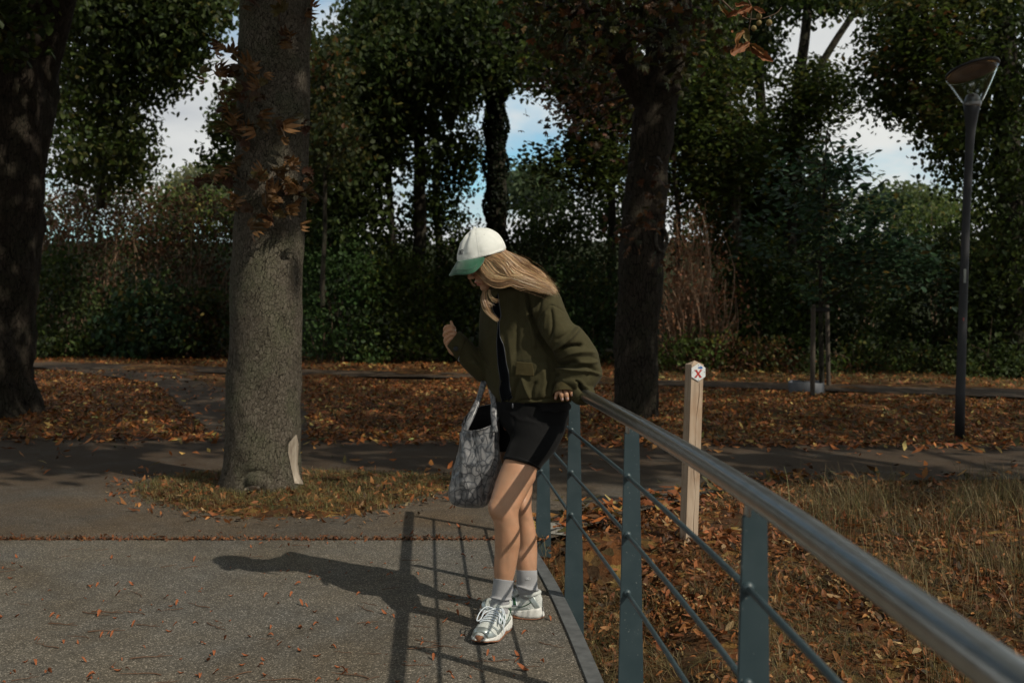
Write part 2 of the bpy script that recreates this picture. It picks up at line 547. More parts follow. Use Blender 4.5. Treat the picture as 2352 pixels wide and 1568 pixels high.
def scatter(P, size, templ, cols, tilt=None, r=rng, stretch=None):
    V, F = templ; n = len(P); k = len(V)
    Xa, Ya, N = rand_rot(n, tilt, r)
    s = np.broadcast_to(size, (n,))[:, None, None]
    W3 = P[:, None, :] + s * (V[None, :, 0:1] * Xa[:, None, :] + V[None, :, 1:2] * Ya[:, None, :] + V[None, :, 2:3] * N[:, None, :])
    FF = (F[None] + (np.arange(n) * k)[:, None, None]).reshape(-1, F.shape[1])
    C = np.repeat(cols, k, axis=0)
    return W3.reshape(-1, 3), FF, C
def pal(n, palette, jit=0.18, r=rng):
    """palette: list of (weight, (r,g,b))"""
    w = np.array([p[0] for p in palette], float); w /= w.sum()
    c = np.array([p[1] for p in palette])[r.choice(len(palette), n, p=w)]
    return np.clip(c * (1 + r.normal(0, jit, (n, 1))) * (1 + r.normal(0, jit * .3, (n, 3))), 0.003, 1)
def poly_contains(poly, P):
    poly = np.asarray(poly, float); inside = np.zeros(len(P), bool); n = len(poly)
    for i in range(n):
        a, b = poly[i], poly[(i + 1) % n]
        c = ((a[1] > P[:, 1]) != (b[1] > P[:, 1])) & (P[:, 0] < (b[0] - a[0]) * (P[:, 1] - a[1]) / (b[1] - a[1] + 1e-12) + a[0])
        inside ^= c
    return inside
def in_poly_world(poly, n, Y0, dY, r=rng, inset=0.0):
    """points in a crown whose outline was measured in the photo, spread through dY metres of depth"""
    poly = np.asarray(poly, float); lo, hi = poly.min(0), poly.max(0); out = []; k_ = 0
    while len(out) < n:
        q = r.uniform(lo, hi, (n * 3, 2)); q = q[poly_contains(poly, q)]; k_ += 1
        if inset and len(q):
            d, _, _ = seg_dist(q, np.vstack([poly, poly[:1]])); 
            wv = .75 + .75 * vnoise(np.c_[q / 55.0, np.zeros(len(q))], .30, int(abs(poly[0, 0])) + 1)      # uneven outline
            q = q[d > inset * max(.15, 1 - .08 * k_) * np.clip(wv, .05, 1.8)]
        out += list(q)
    q = np.array(out[:n]); Y = Y0 + r.uniform(-dY, dY, n)
    return np.array([pt(a, b, y) for (a, b), y in zip(q, Y)])
def merge_leaves(parts):
    V = []; F = []; C = []; o = 0
    for v, f, c in parts:
        V.append(v); F.append(f + o); C.append(c); o += len(v)
    Fs = {}
    for f in F: Fs.setdefault(f.shape[1], []).append(f)
    return np.concatenate(V), [np.concatenate(x) for x in Fs.values()], np.concatenate(C)
# ================================================================== MATERIALS OF THE SETTING
def m_asphalt(name, warm=0.0, lum=1.0):
    a = NT(name); v = a.coord('Object')
    cell = a.voro(v, 230, 'F1', 'Color'); sep = a.n('ShaderNodeSeparateColor'); a.l(cell, sep.inputs[0])
    d = a.voro(v, 230, 'F1', 'Distance')
    g = a.ramp(sep.outputs[0], [(0, (.055 * lum, .053 * lum, .047 * lum)), (.5, (.095 * lum, .09 * lum, .08 * lum)), (.86, (.14 * lum, .132 * lum, .118 * lum)), (1, (.33 * lum, .31 * lum, .28 * lum))])
    big = a.noise(v, 1.1, 5, .6); med = a.noise(v, 9, 4, .6)
    c = a.mix(a.ramp(big, [(.35, 0), (.7, 1)]), g, a.mix(1.0, g, (1.20 + warm * .3, 1.07, .88 - warm * .2), 'MULTIPLY'))
    c = a.mix(a.math('MULTIPLY', a.ramp(med, [(.35, 0), (.75, 1)]), .5), c, a.mix(1.0, c, (.60, .57, .53), 'MULTIPLY'))
    stn = a.noise(v, .55, 7, .72, .8); c = a.mix(a.math('MULTIPLY', a.ramp(stn, [(.50, 0), (.60, 1)]), .55), c, a.mix(1.0, c, (.68, .62, .54), 'MULTIPLY'))
    if warm > .3:      # trodden path: brown dirt and leaf crumbs, plus tree shade painted in farther back
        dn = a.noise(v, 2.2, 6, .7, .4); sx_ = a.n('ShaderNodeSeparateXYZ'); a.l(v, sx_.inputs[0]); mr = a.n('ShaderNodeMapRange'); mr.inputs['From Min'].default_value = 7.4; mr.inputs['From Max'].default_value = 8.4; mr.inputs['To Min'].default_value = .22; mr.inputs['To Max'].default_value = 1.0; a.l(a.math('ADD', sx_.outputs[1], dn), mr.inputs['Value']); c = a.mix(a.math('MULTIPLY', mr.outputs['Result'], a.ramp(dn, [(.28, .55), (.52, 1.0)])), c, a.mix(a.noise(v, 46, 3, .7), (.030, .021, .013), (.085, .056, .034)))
    a.base(c); a.rough(.86); a.p(Specular_IOR_Level=.2)
    h = a.math('SUBTRACT', 1.0, d)
    a.bump(a.math('ADD', h, a.math('MULTIPLY', med, .4)), .55, .006)
    return a.m
M_ASPH = m_asphalt('deck_asphalt', 0, 1.18)
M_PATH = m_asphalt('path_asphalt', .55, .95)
def m_soil():
    a = NT('leafy_soil'); v = a.coord('Object')
    c1 = a.voro(v, 16, 'F1', 'Color', 1.0); sp = a.n('ShaderNodeSeparateColor'); a.l(c1, sp.inputs[0])
    leaf = a.ramp(sp.outputs[0], [(0, (.04, .02, .009)), (.3, (.14, .052, .017)), (.55, (.22, .080, .024)), (.75, (.08, .055, .02)), (.92, (.29, .15, .04)), (1, (.36, .24, .07))])
    fine = a.noise(v, 60, 5, .7)
    soil = a.ramp(fine, [(.3, (.018, .012, .008)), (.6, (.06, .043, .025)), (.8, (.12, .095, .055))])
    n = a.noise(v, 3.0, 4, .6)
    c = a.mix(a.ramp(n, [(.35, .25), (.6, .9)]), soil, leaf)
    sy = a.n('ShaderNodeSeparateXYZ'); a.l(v, sy.inputs[0]); mr = a.n('ShaderNodeMapRange'); mr.inputs['From Min'].default_value = 27.5; mr.inputs['From Max'].default_value = 31; a.l(sy.outputs[1], mr.inputs['Value'])
    c = a.mix(mr.outputs['Result'], c, a.ramp(a.noise(v, 9, 4, .7), [(.3, (.010, .012, .006)), (.6, (.026, .034, .012)), (.8, (.05, .045, .018))]))      # bank grown over with ivy
    a.base(c); a.rough(.95); a.p(Specular_IOR_Level=.15)
    a.bump(a.math('ADD', fine, a.voro(v, 16)), .8, .03)
    return a.m
M_SOIL = m_soil()
def m_plain(name, col, rough=.6, metal=0, bump=None, var=.15, scale=8):
    a = NT(name); v = a.coord('Object'); n = a.noise(v, scale, 5, .6)
    a.base(a.mix(a.ramp(n, [(.3, 0), (.7, 1)]), tuple(c * (1 - var) for c in col), tuple(c * (1 + var) for c in col)))
    a.rough(rough); a.p(Metallic=metal)
    if bump: a.bump(a.noise(v, bump[0], 4, .6), bump[1], bump[2])
    return a.m

# ================================================================== TERRAIN
def edge_x(Y):                      # line of the lower rails seen from above
    return np.interp(Y, [-3, 0, .98, 1.09, 1.29, 1.6, 1.93, 3.21, 4.43, 5.65, 7.2], [.50, .486, .478, .478, .479, .478, .468, .378, .263, .163, .03])
_yy = np.linspace(-3, 7.2, 60); _xx = edge_x(_yy)
for _ in range(10): _xx[1:-1] = (_xx[:-2] + 2 * _xx[1:-1] + _xx[2:]) / 4
def rail_x(Y): return np.interp(Y, _yy, _xx)
def ground_z(X, Y):
    X = np.asarray(X, float); Y = np.asarray(Y, float)
    z = -.022 + 0 * X
    ditch = -.14 * sstep(.42, 1.5, X) * (1 - sstep(3.6, 5.8, Y)) - .24 * sstep(.06, .26, X) * (1 - .8 * sstep(.45, .95, X)) * (1 - sstep(5.3, 5.65, Y))
    z = z + ditch
    z = z + (.035 * np.sin(X * 1.1 + .7) * np.sin(Y * .8) + .02 * np.sin(X * 2.7 + Y * 1.9)) * sstep(10.2, 11.5, Y) * 1.0
    bank = 3.9 * sstep(30.5, 40, Y + .6 * np.sin(X * .35)) 
    z = z + bank
    return z
xs = np.concatenate([np.linspace(-160, -20, 24), np.linspace(-19, -4, 36), np.linspace(-3.8, 5, 96), np.linspace(5.2, 20, 40), np.linspace(21, 160, 24)])
ys = np.concatenate([np.linspace(-60, -3, 16), np.linspace(-2.8, 12, 120), np.linspace(12.2, 44, 60), np.linspace(46, 400, 30)])
gx, gy = np.meshgrid(xs, ys, indexing='ij')
gz = ground_z(gx, gy)
Vg = np.stack([gx, gy, gz], -1).reshape(-1, 3)
inner = (np.abs(Vg[:, 0]) < 20) & (Vg[:, 1] > -2) & (Vg[:, 1] < 44)
under = (Vg[:, 1] < 10) & (Vg[:, 0] < rail_x(np.clip(Vg[:, 1], -3, 7.2)) + .1) | ((Vg[:, 1] > 5.5) & (Vg[:, 1] < 10))
rel = vnoise(Vg * [1, 1, 0], .9, 3) * .016
Vg[:, 2] += np.where(inner & ~under, rel, 0) - np.where(under, .012, 0)
Vg[:, 2] -= np.where((Vg[:, 1] < 5.62) & (Vg[:, 0] < rail_x(np.clip(Vg[:, 1], -3, 7.2)) + .06), .18, 0)
me = mesh_np('ground', Vg, grid_faces(len(xs), len(ys)), True, mats=[M_SOIL])
add('ground', me, kind='structure')

def sheet(name, outline, z, mat, wob=.0, thick=.0, kind='structure', seg=.12):
    """flat sheet from an outline in metres, edge broken up irregularly"""
    P = np.asarray(outline, float)[:, :2]; out = []
    for i in range(len(P)):
        a, b = P[i], P[(i + 1) % len(P)]; n = max(1, int(np.hypot(*(b - a)) / seg)) if wob else 1
        n = min(n, 220)
        for k in range(n): out.append(a + (b - a) * k / n)
    out = np.array(out)
    if wob:
        q = np.c_[out, np.zeros(len(out))]
        out = out + np.stack([vnoise(q, 1.3, 1) + .6 * vnoise(q, 5, 2), vnoise(q, 1.3, 3) + .6 * vnoise(q, 5, 4)], -1) * wob
    tri = tessellate_polygon([[Vector((x, y, 0)) for x, y in out]])
    F = np.array(tri)
    V = np.c_[out, np.full(len(out), z)]
    c = np.cross(V[F[0, 1]] - V[F[0, 0]], V[F[0, 2]] - V[F[0, 0]])
    Fs = [F]
    if thick:
        k = len(V); V = np.vstack([V, V - [0, 0, thick]]); i = np.arange(k); j = (i + 1) % k
        Fs.append(np.stack([i, j, j + k, i + k], -1))
    me = mesh_np(name, V, Fs, mats=[mat])
    bm = bmesh.new(); bm.from_mesh(me); bmesh.ops.recalc_face_normals(bm, faces=bm.faces[:]); bm.to_mesh(me); bm.free()
    return me
Yd = np.linspace(-2.5, 5.57, 40)
deck_edge_line = [(rail_x(y) - float(np.interp(y, [3.2, 3.9, 4.4, 4.82, 5.27, 5.57], [.042, .030, .028, .038, .060, .072])), y) for y in Yd]
deck = [(x - .055, y) for x, y in deck_edge_line] + [(-9, 5.57), (-9, -2.5)]
add('bridge_deck', sheet('bridge_deck', deck, 0, M_ASPH, thick=.16), kind='structure')
M_STEEL_GREY = m_plain('weathered_grey_steel', (.13, .135, .135), .6, .3, (40, .3, .002), .3, 25)
# flat steel edge strip, raised a little
V = []; 
for x, y in deck_edge_line:
    V += [[x - .056, y, -.02], [x - .056, y, .010], [x, y, .010], [x, y, -.15]]
add('deck_edge_strip', mesh_np('deck_edge_strip', np.array(V), grid_faces(len(Yd), 4)[:, ::-1], mats=[M_STEEL_GREY]), kind='structure')

def Gp(*pp): return [tuple(G(*p)[:2]) for p in pp]
right_edge = Gp((1262, 1240), (1290, 1228), (1345, 1205), (1405, 1186), (1480, 1168), (1560, 1150), (1650, 1128), (1760, 1106), (1900, 1100), (2352, 1101), (3200, 1103))
far_edge = Gp((3200, 1024), (2352, 1022), (1900, 1021), (1500, 1016), (1100, 1012), (690, 1008), (505, 1006), (300, 1002), (0, 998), (-900, 992))
near_path = [(.21, 5.60)] + right_edge[1:] + far_edge + [(-9.5, 8.2), (-9, 5.60)]
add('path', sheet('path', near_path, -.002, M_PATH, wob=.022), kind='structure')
far_path = Gp((-900, 822), (66, 829), (300, 836), (521, 843), (690, 847), (1130, 858), (1510, 871), (1900, 881), (2352, 893), (3300, 915),
              (3300, 940), (2352, 912), (1900, 896), (1510, 884), (1130, 868), (690, 861), (389, 852), (66, 842), (-900, 832))
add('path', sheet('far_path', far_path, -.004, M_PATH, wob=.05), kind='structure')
cross_path = Gp((90, 843), (389, 853), (520, 862), (690, 892), (720, 1006), (500, 1004), (440, 949), (350, 876), (200, 856))
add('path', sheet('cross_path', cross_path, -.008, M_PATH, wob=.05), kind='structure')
# pale concrete pad where the railing ends
add('path', sheet('concrete_pad', Gp((1262, 1226), (1318, 1232), (1312, 1203), (1266, 1200)), .004, m_plain('pale_concrete', (.24, .23, .20), .9, 0, (60, .3, .003)), wob=.01), kind='structure')
# grass verge round the big tree, a low mound on the asphalt
isl = Gp((300, 1108), (420, 1088), (560, 1078), (760, 1080), (950, 1088), (1120, 1098), (1135, 1112), (1040, 1130), (990, 1150), (890, 1178), (740, 1193), (560, 1193), (430, 1182), (330, 1160), (270, 1130))
isl = np.array(isl)
bb0, bb1 = isl.min(0) - .05, isl.max(0) + .05
ix = np.linspace(bb0[0], bb1[0], 90); iy = np.linspace(bb0[1], bb1[1], 50)
qx, qy = np.meshgrid(ix, iy, indexing='ij'); Q = np.stack([qx.ravel(), qy.ravel()], -1)
d, _, _ = seg_dist(Q, np.vstack([isl, isl[:1]])); ins = poly_contains(isl, Q)
d = np.where(ins, d, -d) + .06 * vnoise(np.c_[Q, 0 * d], 1.6, 8) + .03 * vnoise(np.c_[Q, 0 * d], 6, 9)
zz = -.03 + .062 * sstep(-.04, .30, d)
add('verge', mesh_np('verge', np.c_[Q, zz], grid_faces(90, 50), True, mats=[M_SOIL]), kind='structure')
def isl_h(P):
    d, _, _ = seg_dist(P, np.vstack([isl, isl[:1]])); ins = poly_contains(isl, P)
    return np.where(ins, -.03 + .062 * sstep(-.04, .30, d), -1)

# ================================================================== LEAF LITTER AND GRASS (uncountable)
M_LITTER = leaf_mat('dead_leaf', .12, .62, .4, .3)
M_GRASS = leaf_mat('dry_grass', .25, .6, .3, .25)
BROWN = [(3, (.22, .075, .024)), (4, (.31, .115, .036)), (2.4, (.12, .050, .020)), (1.8, (.40, .18, .06)), (1.3, (.42, .28, .13)), (1.4, (.055, .032, .018))]
FARBR = [(4, (.26, .082, .022)), (3, (.36, .125, .030)), (1.4, (.40, .18, .05)), (.7, (.48, .32, .09)), (2.0, (.12, .050, .019)), (.4, (.52, .42, .14)), (1.3, (.085, .075, .024))]
def region_pts(poly_px, n):
    """even points on the ground inside an outline measured in the photo"""
    poly = np.array(Gp(*poly_px)); lo, hi = poly.min(0), poly.max(0); out = []
    while len(out) < n:
        q = rng.uniform(lo, hi, (n * 2, 2)); out += list(q[poly_contains(poly, q)])
    return np.array(out[:n])
def litter(name, sets, label):
    parts = []
    for pts, sz, tilt, palette, zoff in sets:
        z = ground_z(pts[:, 0], pts[:, 1]) if zoff is None else zoff
        P = np.c_[pts, z + np.abs(rng.normal(0, .012, len(pts)))]
        idx = rng.integers(0, 6, len(P))
        for k in range(6):
            m = idx == k
            if not m.any(): continue
            s = rng.uniform(sz[0], sz[1], m.sum()) * rng.choice([1, .75, 1.25], m.sum())
            parts.append(scatter(P[m], s, (T_curl_low if np.median(pts[:, 1]) > 4.6 else T_curl)(k, .5 + .25 * (k % 4)), pal(m.sum(), palette), tilt))
    V, F, C = merge_leaves(parts)
    return add(name, mesh_np(name, V, F, False, C, [M_LITTER]), label=label, cat='leaves', kind='stuff')
def clumpy(n, gen, scale, seed, thr=0.0):
    out = []
    while len(out) < n:
        q = gen(n); v = vnoise(np.c_[q, np.zeros(len(q))], scale, seed); out += list(q[v > thr + rng.normal(0, .45, len(q))])
    return np.array(out[:n])
def near_field(n, y0, y1, x1=5.0):
    Y = rng.uniform(y0, y1, n); X = rail_x(np.clip(Y, -3, 7.2)) + .0 + rng.uniform(0, 1, n) * (x1 - .3)
    q = np.c_[X, Y]
    pa = np.array(near_path); return q[~poly_contains(pa, q)]
def t2(n): return clumpy(n, lambda k: near_field(k, 1.4, 5.2, 3.2), 1.5, 21, -.5)
def t3(n): return clumpy(n, lambda k: near_field(k, 4.6, 7.6, 8.0), .9, 22, -.5)
litter('fallen_leaves', [(t2(12500), (.020, .054), .8, BROWN, None), (t3(21000), (.022, .060), .6, BROWN, None)],
       'thick mat of curled rust brown leaves on the sloping ground right of the railing')
q = region_pts([(270, 1086), (1135, 1086), (1135, 1135), (900, 1190), (420, 1190), (270, 1140)], 2600)
h = isl_h(q); w = rng.random(len(q)) < np.clip(.25 + 1.2 * (8.2 - q[:, 1]) / 1.5, 0, 1)
k = (h > -.025) & w
q3 = region_pts([(240, 1080), (1180, 1080), (1190, 1140), (930, 1215), (400, 1212), (230, 1150)], 1500)      # strewn out over the asphalt edge
ie, _, _ = seg_dist(q3, np.vstack([isl, isl[:1]])); q3 = q3[(ie < .45) & (rng.random(len(q3)) < np.exp(-ie / .16))]; h3 = np.maximum(isl_h(q3), 0)
q = np.vstack([q[k][:900], q3]); h = np.concatenate([h[k][:900], h3])
litter('fallen_leaves', [(q, (.022, .060), .6, BROWN, h)], 'orange brown leaves gathered in the dry grass at the foot of the big tree')
band = [(-300, 995), (-300, 858), (90, 846), (350, 876), (440, 949), (500, 1002)]
band2 = [(700, 1006), (700, 864), (1130, 870), (1510, 886), (1900, 898), (2352, 914), (2700, 925), (2700, 1022), (1900, 1019), (1300, 1013)]
sets = [(region_pts(band, 13000), (.04, .085), .5, FARBR, None), (region_pts(band2, 25000), (.04, .085), .5, FARBR, None)]
litter('fallen_leaves', sets, 'band of brown and yellow leaves between the two asphalt paths')
sets = [(region_pts([(-300, 820), (-300, 790), (700, 800), (1500, 818), (2500, 830), (2500, 892), (1900, 880), (1500, 869), (1130, 857), (690, 846), (60, 828)], 13000), (.06, .13), .5, FARBR, None)]
litter('fallen_leaves', sets, 'rust coloured leaves along the far side of the far path under the bushes')
q = region_pts([(90, 845), (520, 862), (700, 900), (700, 1005), (500, 1003), (350, 880)], 450)
q2 = region_pts([(0, 1010), (2352, 1030), (2352, 1095), (0, 1090)], 160)
e1 = np.concatenate([np.linspace(0, 1, 900)[:, None] * (np.array(Gp((2352, 1022))[0]) - np.array(Gp((690, 1008))[0])) + np.array(Gp((690, 1008))[0]), np.linspace(0, 1, 500)[:, None] * (np.array(Gp((505, 1006))[0]) - np.array(Gp((-300, 998))[0])) + np.array(Gp((-300, 998))[0])])
e1 = e1 + np.c_[rng.normal(0, .1, len(e1)), -np.abs(rng.normal(0, .22, len(e1)))]
e2 = np.concatenate([smooth_line(right_edge[1:-1], 500)]); e2 = e2 + np.c_[rng.normal(-.05, .16, 500), np.abs(rng.normal(0, .14, 500))]
q2 = np.vstack([q2, e1, e2])
sets = [(np.vstack([q, q2]), (.05, .11), .25, FARBR, .002)]
litter('fallen_leaves', sets, 'scattered single yellow and brown leaves lying on the dark paths')

# grass
def blades(P, h, palette, lean=.5, w=.0028, seg=3):
    n = len(P); az = rng.uniform(0, 2 * math.pi, n); H = rng.uniform(.45, 1, n) * h
    d = np.stack([np.cos(az), np.sin(az), 0 * az], -1); L2 = rng.uniform(.15, 1, n) * lean
    s = np.stack([-np.sin(az), np.cos(az), 0 * az], -1)
    rows = []
    for i in range(seg + 1):
        t = i / seg; c = P + d * (H * L2 * t * t * 1.2)[:, None] + np.array([0, 0, 1]) * (H * t * (1 - .45 * L2 * t))[:, None]
        ww = w * (1 - t * .85)
        rows += [c - s * ww, c + s * ww]
    V = np.stack(rows, 1); k = V.shape[1]
    F = np.array([[2 * i, 2 * i + 1, 2 * i + 3, 2 * i + 2] for i in range(seg)])
    FF = (F[None] + (np.arange(n) * k)[:, None, None]).reshape(-1, 4)
    return V.reshape(-1, 3), FF, np.repeat(pal(n, palette, .22), k, axis=0)
DRY = [(3, (.24, .175, .08)), (3, (.17, .12, .055)), (1.3, (.34, .27, .14)), (3, (.09, .075, .03)), (1, (.06, .075, .025))]
GRN = [(3, (.13, .13, .045)), (3, (.20, .17, .065)), (2, (.07, .10, .03)), (2, (.28, .22, .09))]
def grass(name, sets, label):
    parts = []
    for pts, hh, palette, lean, w, zo in sets:
        z = ground_z(pts[:, 0], pts[:, 1]) if zo is None else zo
        z = z + np.zeros(len(pts)); parts.append(blades(np.c_[pts, z], hh, palette, lean, w))
    V, F, C = merge_leaves(parts)
    return add(name, mesh_np(name, V, F, True, C, [M_GRASS]), label=label, cat='grass', kind='stuff')
q = clumpy(16000, lambda k: near_field(k, 1.2, 5.4, 3.2), 2.2, 31, .0)
tall = clumpy(6500, lambda k: region_pts([(1800, 1150), (2352, 1120), (2800, 1150), (2900, 1568), (2200, 1568), (2050, 1350)], k), 1.2, 33, .1)
edge_y = np.linspace(1.2, 5.6, 900); edge_q = np.c_[rail_x(edge_y) + rng.uniform(-.02, .12, 900), edge_y]
grass('grass', [(q, .13, DRY, 1.9, .0014, None), (tall, .34, DRY, .9, .0018, None), (edge_q, .16, DRY, 1.2, .0015, None)],
      'straw coloured dry grass growing through the leaves right of the railing')
q = region_pts([(270, 1086), (1135, 1090), (1135, 1135), (900, 1192), (420, 1192), (270, 1140)], 15000); h = isl_h(q); k = h > -.022
grass('grass', [(q[k], .065, GRN + DRY[:2], 1.5, .0018, h[k])], 'short green and straw grass on the verge round the big tree')
q = region_pts([(1480, 1010), (2500, 1020), (2500, 915), (1480, 884)], 5000); q2 = region_pts([(1500, 868), (2500, 890), (2500, 850), (1500, 840)], 6000)
q3 = region_pts([(1650, 1105), (2600, 1104), (2600, 1150), (1650, 1160)], 3500)
grass('grass', [(q, .07, GRN, 1.2, .003, None), (q2, .11, GRN, 1.2, .004, None), (q3, .09, DRY, 1.4, .002, None)], 'thin olive grass under the leaves on both sides of the right hand path')

# loose bits lying on the deck and the path: single husks, leaf crumbs and twigs one could pick up
M_HUSK = m_plain('rust_husk', (.30, .090, .028), .75, 0, (120, .6, .003), .45, 60)
M_TWIG = m_plain('dry_twig', (.13, .07, .04), .8, 0, None, .3, 60)
def husk_mesh(i):
    V, F = T_curl(i + 3, 1.5); V = V * [1.1, .8, 1.2]; F4 = F
    V2 = V * [.82, .82, .8] + [0, 0, .05]
    k = len(V); return mesh_np('leaf_crumb', np.vstack([V, V2]), np.vstack([F4, F4 + k]), True, mats=[M_HUSK])
husks = [husk_mesh(i) for i in range(5)]
spots = []
r2 = np.random.default_rng(5)
while len(spots) < 225:
    x, y = r2.uniform(-60, 1330), 1195 + 373 * r2.random() ** .8
    g = G(x, y)
    if g[0] < rail_x(np.clip(g[1], -3, 7)) - .12 and not (1080 < x < 1260 and 1380 < y < 1500): spots.append(g)
meas = [(690, 1443), (478, 1519), (256, 1460), (112, 1550), (1020, 1345), (1074, 1388), (1202, 1540), (1120, 1503), (1262, 1423), (1206, 1455), (865, 1443), (728, 1325), (272, 1368), (230, 1413), (600, 1250)]
for p in meas: spots.append(G(*p))
for i, g in enumerate(spots):
    o = bpy.data.objects.new('leaf_crumb', husks[i % 5]); COL.objects.link(o)
    s = r2.uniform(.012, .030) * (1.4 if i >= 225 else 1)
    o.location = (g[0], g[1], .001); o.scale = (s, s * 1.25, s * .8); o.rotation_euler = (r2.uniform(-.2, .2), r2.uniform(-.2, .2), r2.uniform(0, 6.28))
    tag(o, 'small rust red leaf crumb or seed husk lying loose on the grey asphalt', 'leaf', 'leaf crumbs scattered on the asphalt')
twm = []
for i in range(4):
    n = 9; t = np.linspace(0, 1, n); P = np.stack([t - .5, .05 * np.sin(t * (2.5 + .5 * i) + i) + .012 * r2.normal(size=n), .012 + .02 * np.abs(np.sin(t * 5 + i))], -1)
    a1 = tube(P, np.linspace(.018, .008, n), 6); b1 = tube([P[5], P[5] + [.08, .11 * (-1) ** i, .02], P[5] + [.17, .15 * (-1) ** i, .03]], [.010, .008, .005], 5)
    V, F = join([a1, b1]); twm.append(mesh_np('twig', V, F, True, mats=[M_TWIG]))
tw = []
while len(tw) < 55:
    x, y = r2.uniform(0, 1300), r2.uniform(1250, 1568); g = G(x, y)
    if g[0] < rail_x(g[1]) - .15 and not (1080 < x < 1260 and 1380 < y < 1500): tw.append(g)
for i, g in enumerate(tw):
    o = bpy.data.objects.new('twig', twm[i % 4]); COL.objects.link(o)
    s = r2.uniform(.06, .15); o.location = (g[0], g[1], .001); o.scale = (s, s, s); o.rotation_euler = (0, 0, r2.uniform(-.9, .9) + (3.14 if i % 2 else 0))
    tag(o, 'thin brown twig lying loose on the grey asphalt of the deck', 'twig', 'twigs scattered on the asphalt')
# dirt and needles packed in the joint
Yj = 5.585; q = np.c_[rng.uniform(-4.5, .2, 2400), rng.normal(Yj, .018, 2400)]
litter('joint_debris', [(q, (.010, .035), .6, [(2, (.20, .075, .03)), (1, (.08, .045, .025)), (1, (.28, .11, .04))], -.008)], 'line of brown leaf dirt packed into the joint across the asphalt')

# ================================================================== RAILING
def m_paint():
    a = NT('slate_blue_paint'); v = a.coord('Object'); n = a.noise(v, 14, 4); f = a.noise(v, 90, 3)
    c = a.mix(a.ramp(n, [(.3, 0), (.7, 1)]), (.030, .052, .060), (.044, .068, .076))
    c = a.mix(a.ramp(a.noise(v, 130, 2), [(.72, 0), (.74, 1)]), c, (.20, .22, .21))
    a.base(c); a.rough(.42); a.bump(f, .12, .001); return a.m
M_PAINT = m_paint()
def m_inox():
    a = NT('brushed_stainless_steel'); v = a.coord('Object', (1, 1, 1))
    n = a.noise(a.coord('Object', (1, 1, 1)), 3, 3); d = a.noise(v, 25, 4)
    a.base(a.mix(a.ramp(d, [(.4, 0), (.8, 1)]), (.52, .52, .50), (.42, .41, .38))); a.p(Metallic=1.0)
    a.rough(a.ramp(n, [(.2, .26), (.8, .34)])); return a.m
M_INOX = m_inox()
rail_root = empty('bridge_railing', (rail_x(5.65), 5.65, 0), 'slate blue steel bridge railing with a curved brushed steel handrail she leans on', 'railing')
RY = np.linspace(-1.5, 5.72, 70); RC = np.c_[rail_x(RY), RY, np.full(70, .950)]
V, F = tube(RC, .0245, 32)
add('handrail', mesh_np('handrail', V, F, True, mats=[M_INOX]), rail_root)
posts = [5.62, 4.43, 3.21, 1.93, .62, -.7]
def post_at(Y):
    x = float(rail_x(Y)) + .013; tx = (rail_x(Y + .1) - rail_x(Y - .1)) / .2
    T = np.array([-.0 + 1, 0, 0]); Nn = np.array([0, 1, 0])
    prof = [(-.45, .048), (0, .043), (.90, .0240), (.915, .012)]
    V = []; w = .006
    for z, hw in prof:
        for sx, sy in ((-1, -1), (1, -1), (1, 1), (-1, 1)):
            V.append([x + sx * hw, Y + sy * w, z])
    V = np.array(V); F = list(grid_faces(4, 4, True)) + [[12, 13, 14, 15], [3, 2, 1, 0]]
    me = mesh_np('post', V, np.array(F), mats=[M_PAINT])
    bm = bmesh.new(); bm.from_mesh(me); bmesh.ops.recalc_face_normals(bm, faces=bm.faces[:])
    bmesh.ops.bevel(bm, geom=[e for e in bm.edges], offset=.0014, segments=2, affect='EDGES', clamp_overlap=True); bm.to_mesh(me); bm.free()
    return me
for Y in posts:
    p = add('post', post_at(Y), rail_root)
    V, F = tube([[rail_x(Y), Y, .905], [rail_x(Y), Y, .945]], .008, 12)
    sd = add('saddle', mesh_np('saddle', V, F, True, mats=[M_INOX]), p)
for zb in (.76, .57, .38):
    for a, b in zip(posts[:-1], posts[1:]):
        yy = np.linspace(a - .004, b + .004, 14); P = np.c_[rail_x(yy) , yy, np.full(14, zb)]
        V, F = tube(P, .0072, 12, False)
        bar = add('rail_bar', mesh_np('rail_bar', V, F, True, mats=[M_PAINT]), rail_root)
        V, F = ellipsoid([rail_x(a), a - .006, zb + .002], [.0125, .010, .0125], n=16, m=10)
        add('weld_knob', mesh_np('weld_knob', V, F, True, mats=[M_PAINT]), bar)

# ================================================================== WAYMARKER POST
def m_wood():
    a = NT('pale_oak'); v = a.coord('Object', (1, 1, .08)); vo = a.coord('Object')
    n = a.noise(v, 45, 5, .6, .6); g = a.noise(a.coord('Object', (1, 1, 60)), 6, 2)
    c = a.ramp(n, [(.25, (.26, .18, .12)), (.5, (.42, .32, .23)), (.75, (.50, .40, .30))])
    st = a.noise(vo, 2.2, 4, .6)
    c = a.mix(a.ramp(st, [(.58, 0), (.72, .7)]), c, (.30, .155, .07)); a.base(c); a.rough(.75)
    a.bump(a.math('ADD', n, a.math('MULTIPLY', g, .3)), .25, .002); return a.m
M_WOOD = m_wood()
B = G(1581, 1226); Yp = B[1]; s = Yp / FPX
wm = empty('waymarker_post', (B[0], B[1], -.02), 'pale square wooden post with a hexagonal trail plate, standing beyond the railing', 'post')
top = np.array([B[0] + 14 * s + .0, B[1] + .03, 1.0 - .02])
ax = top - np.array([B[0], B[1], 0]); 
hw = .0385
ang = math.radians(18)
ex = np.array([math.cos(ang), math.sin(ang), 0]); ey = np.array([-math.sin(ang), math.cos(ang), 0])
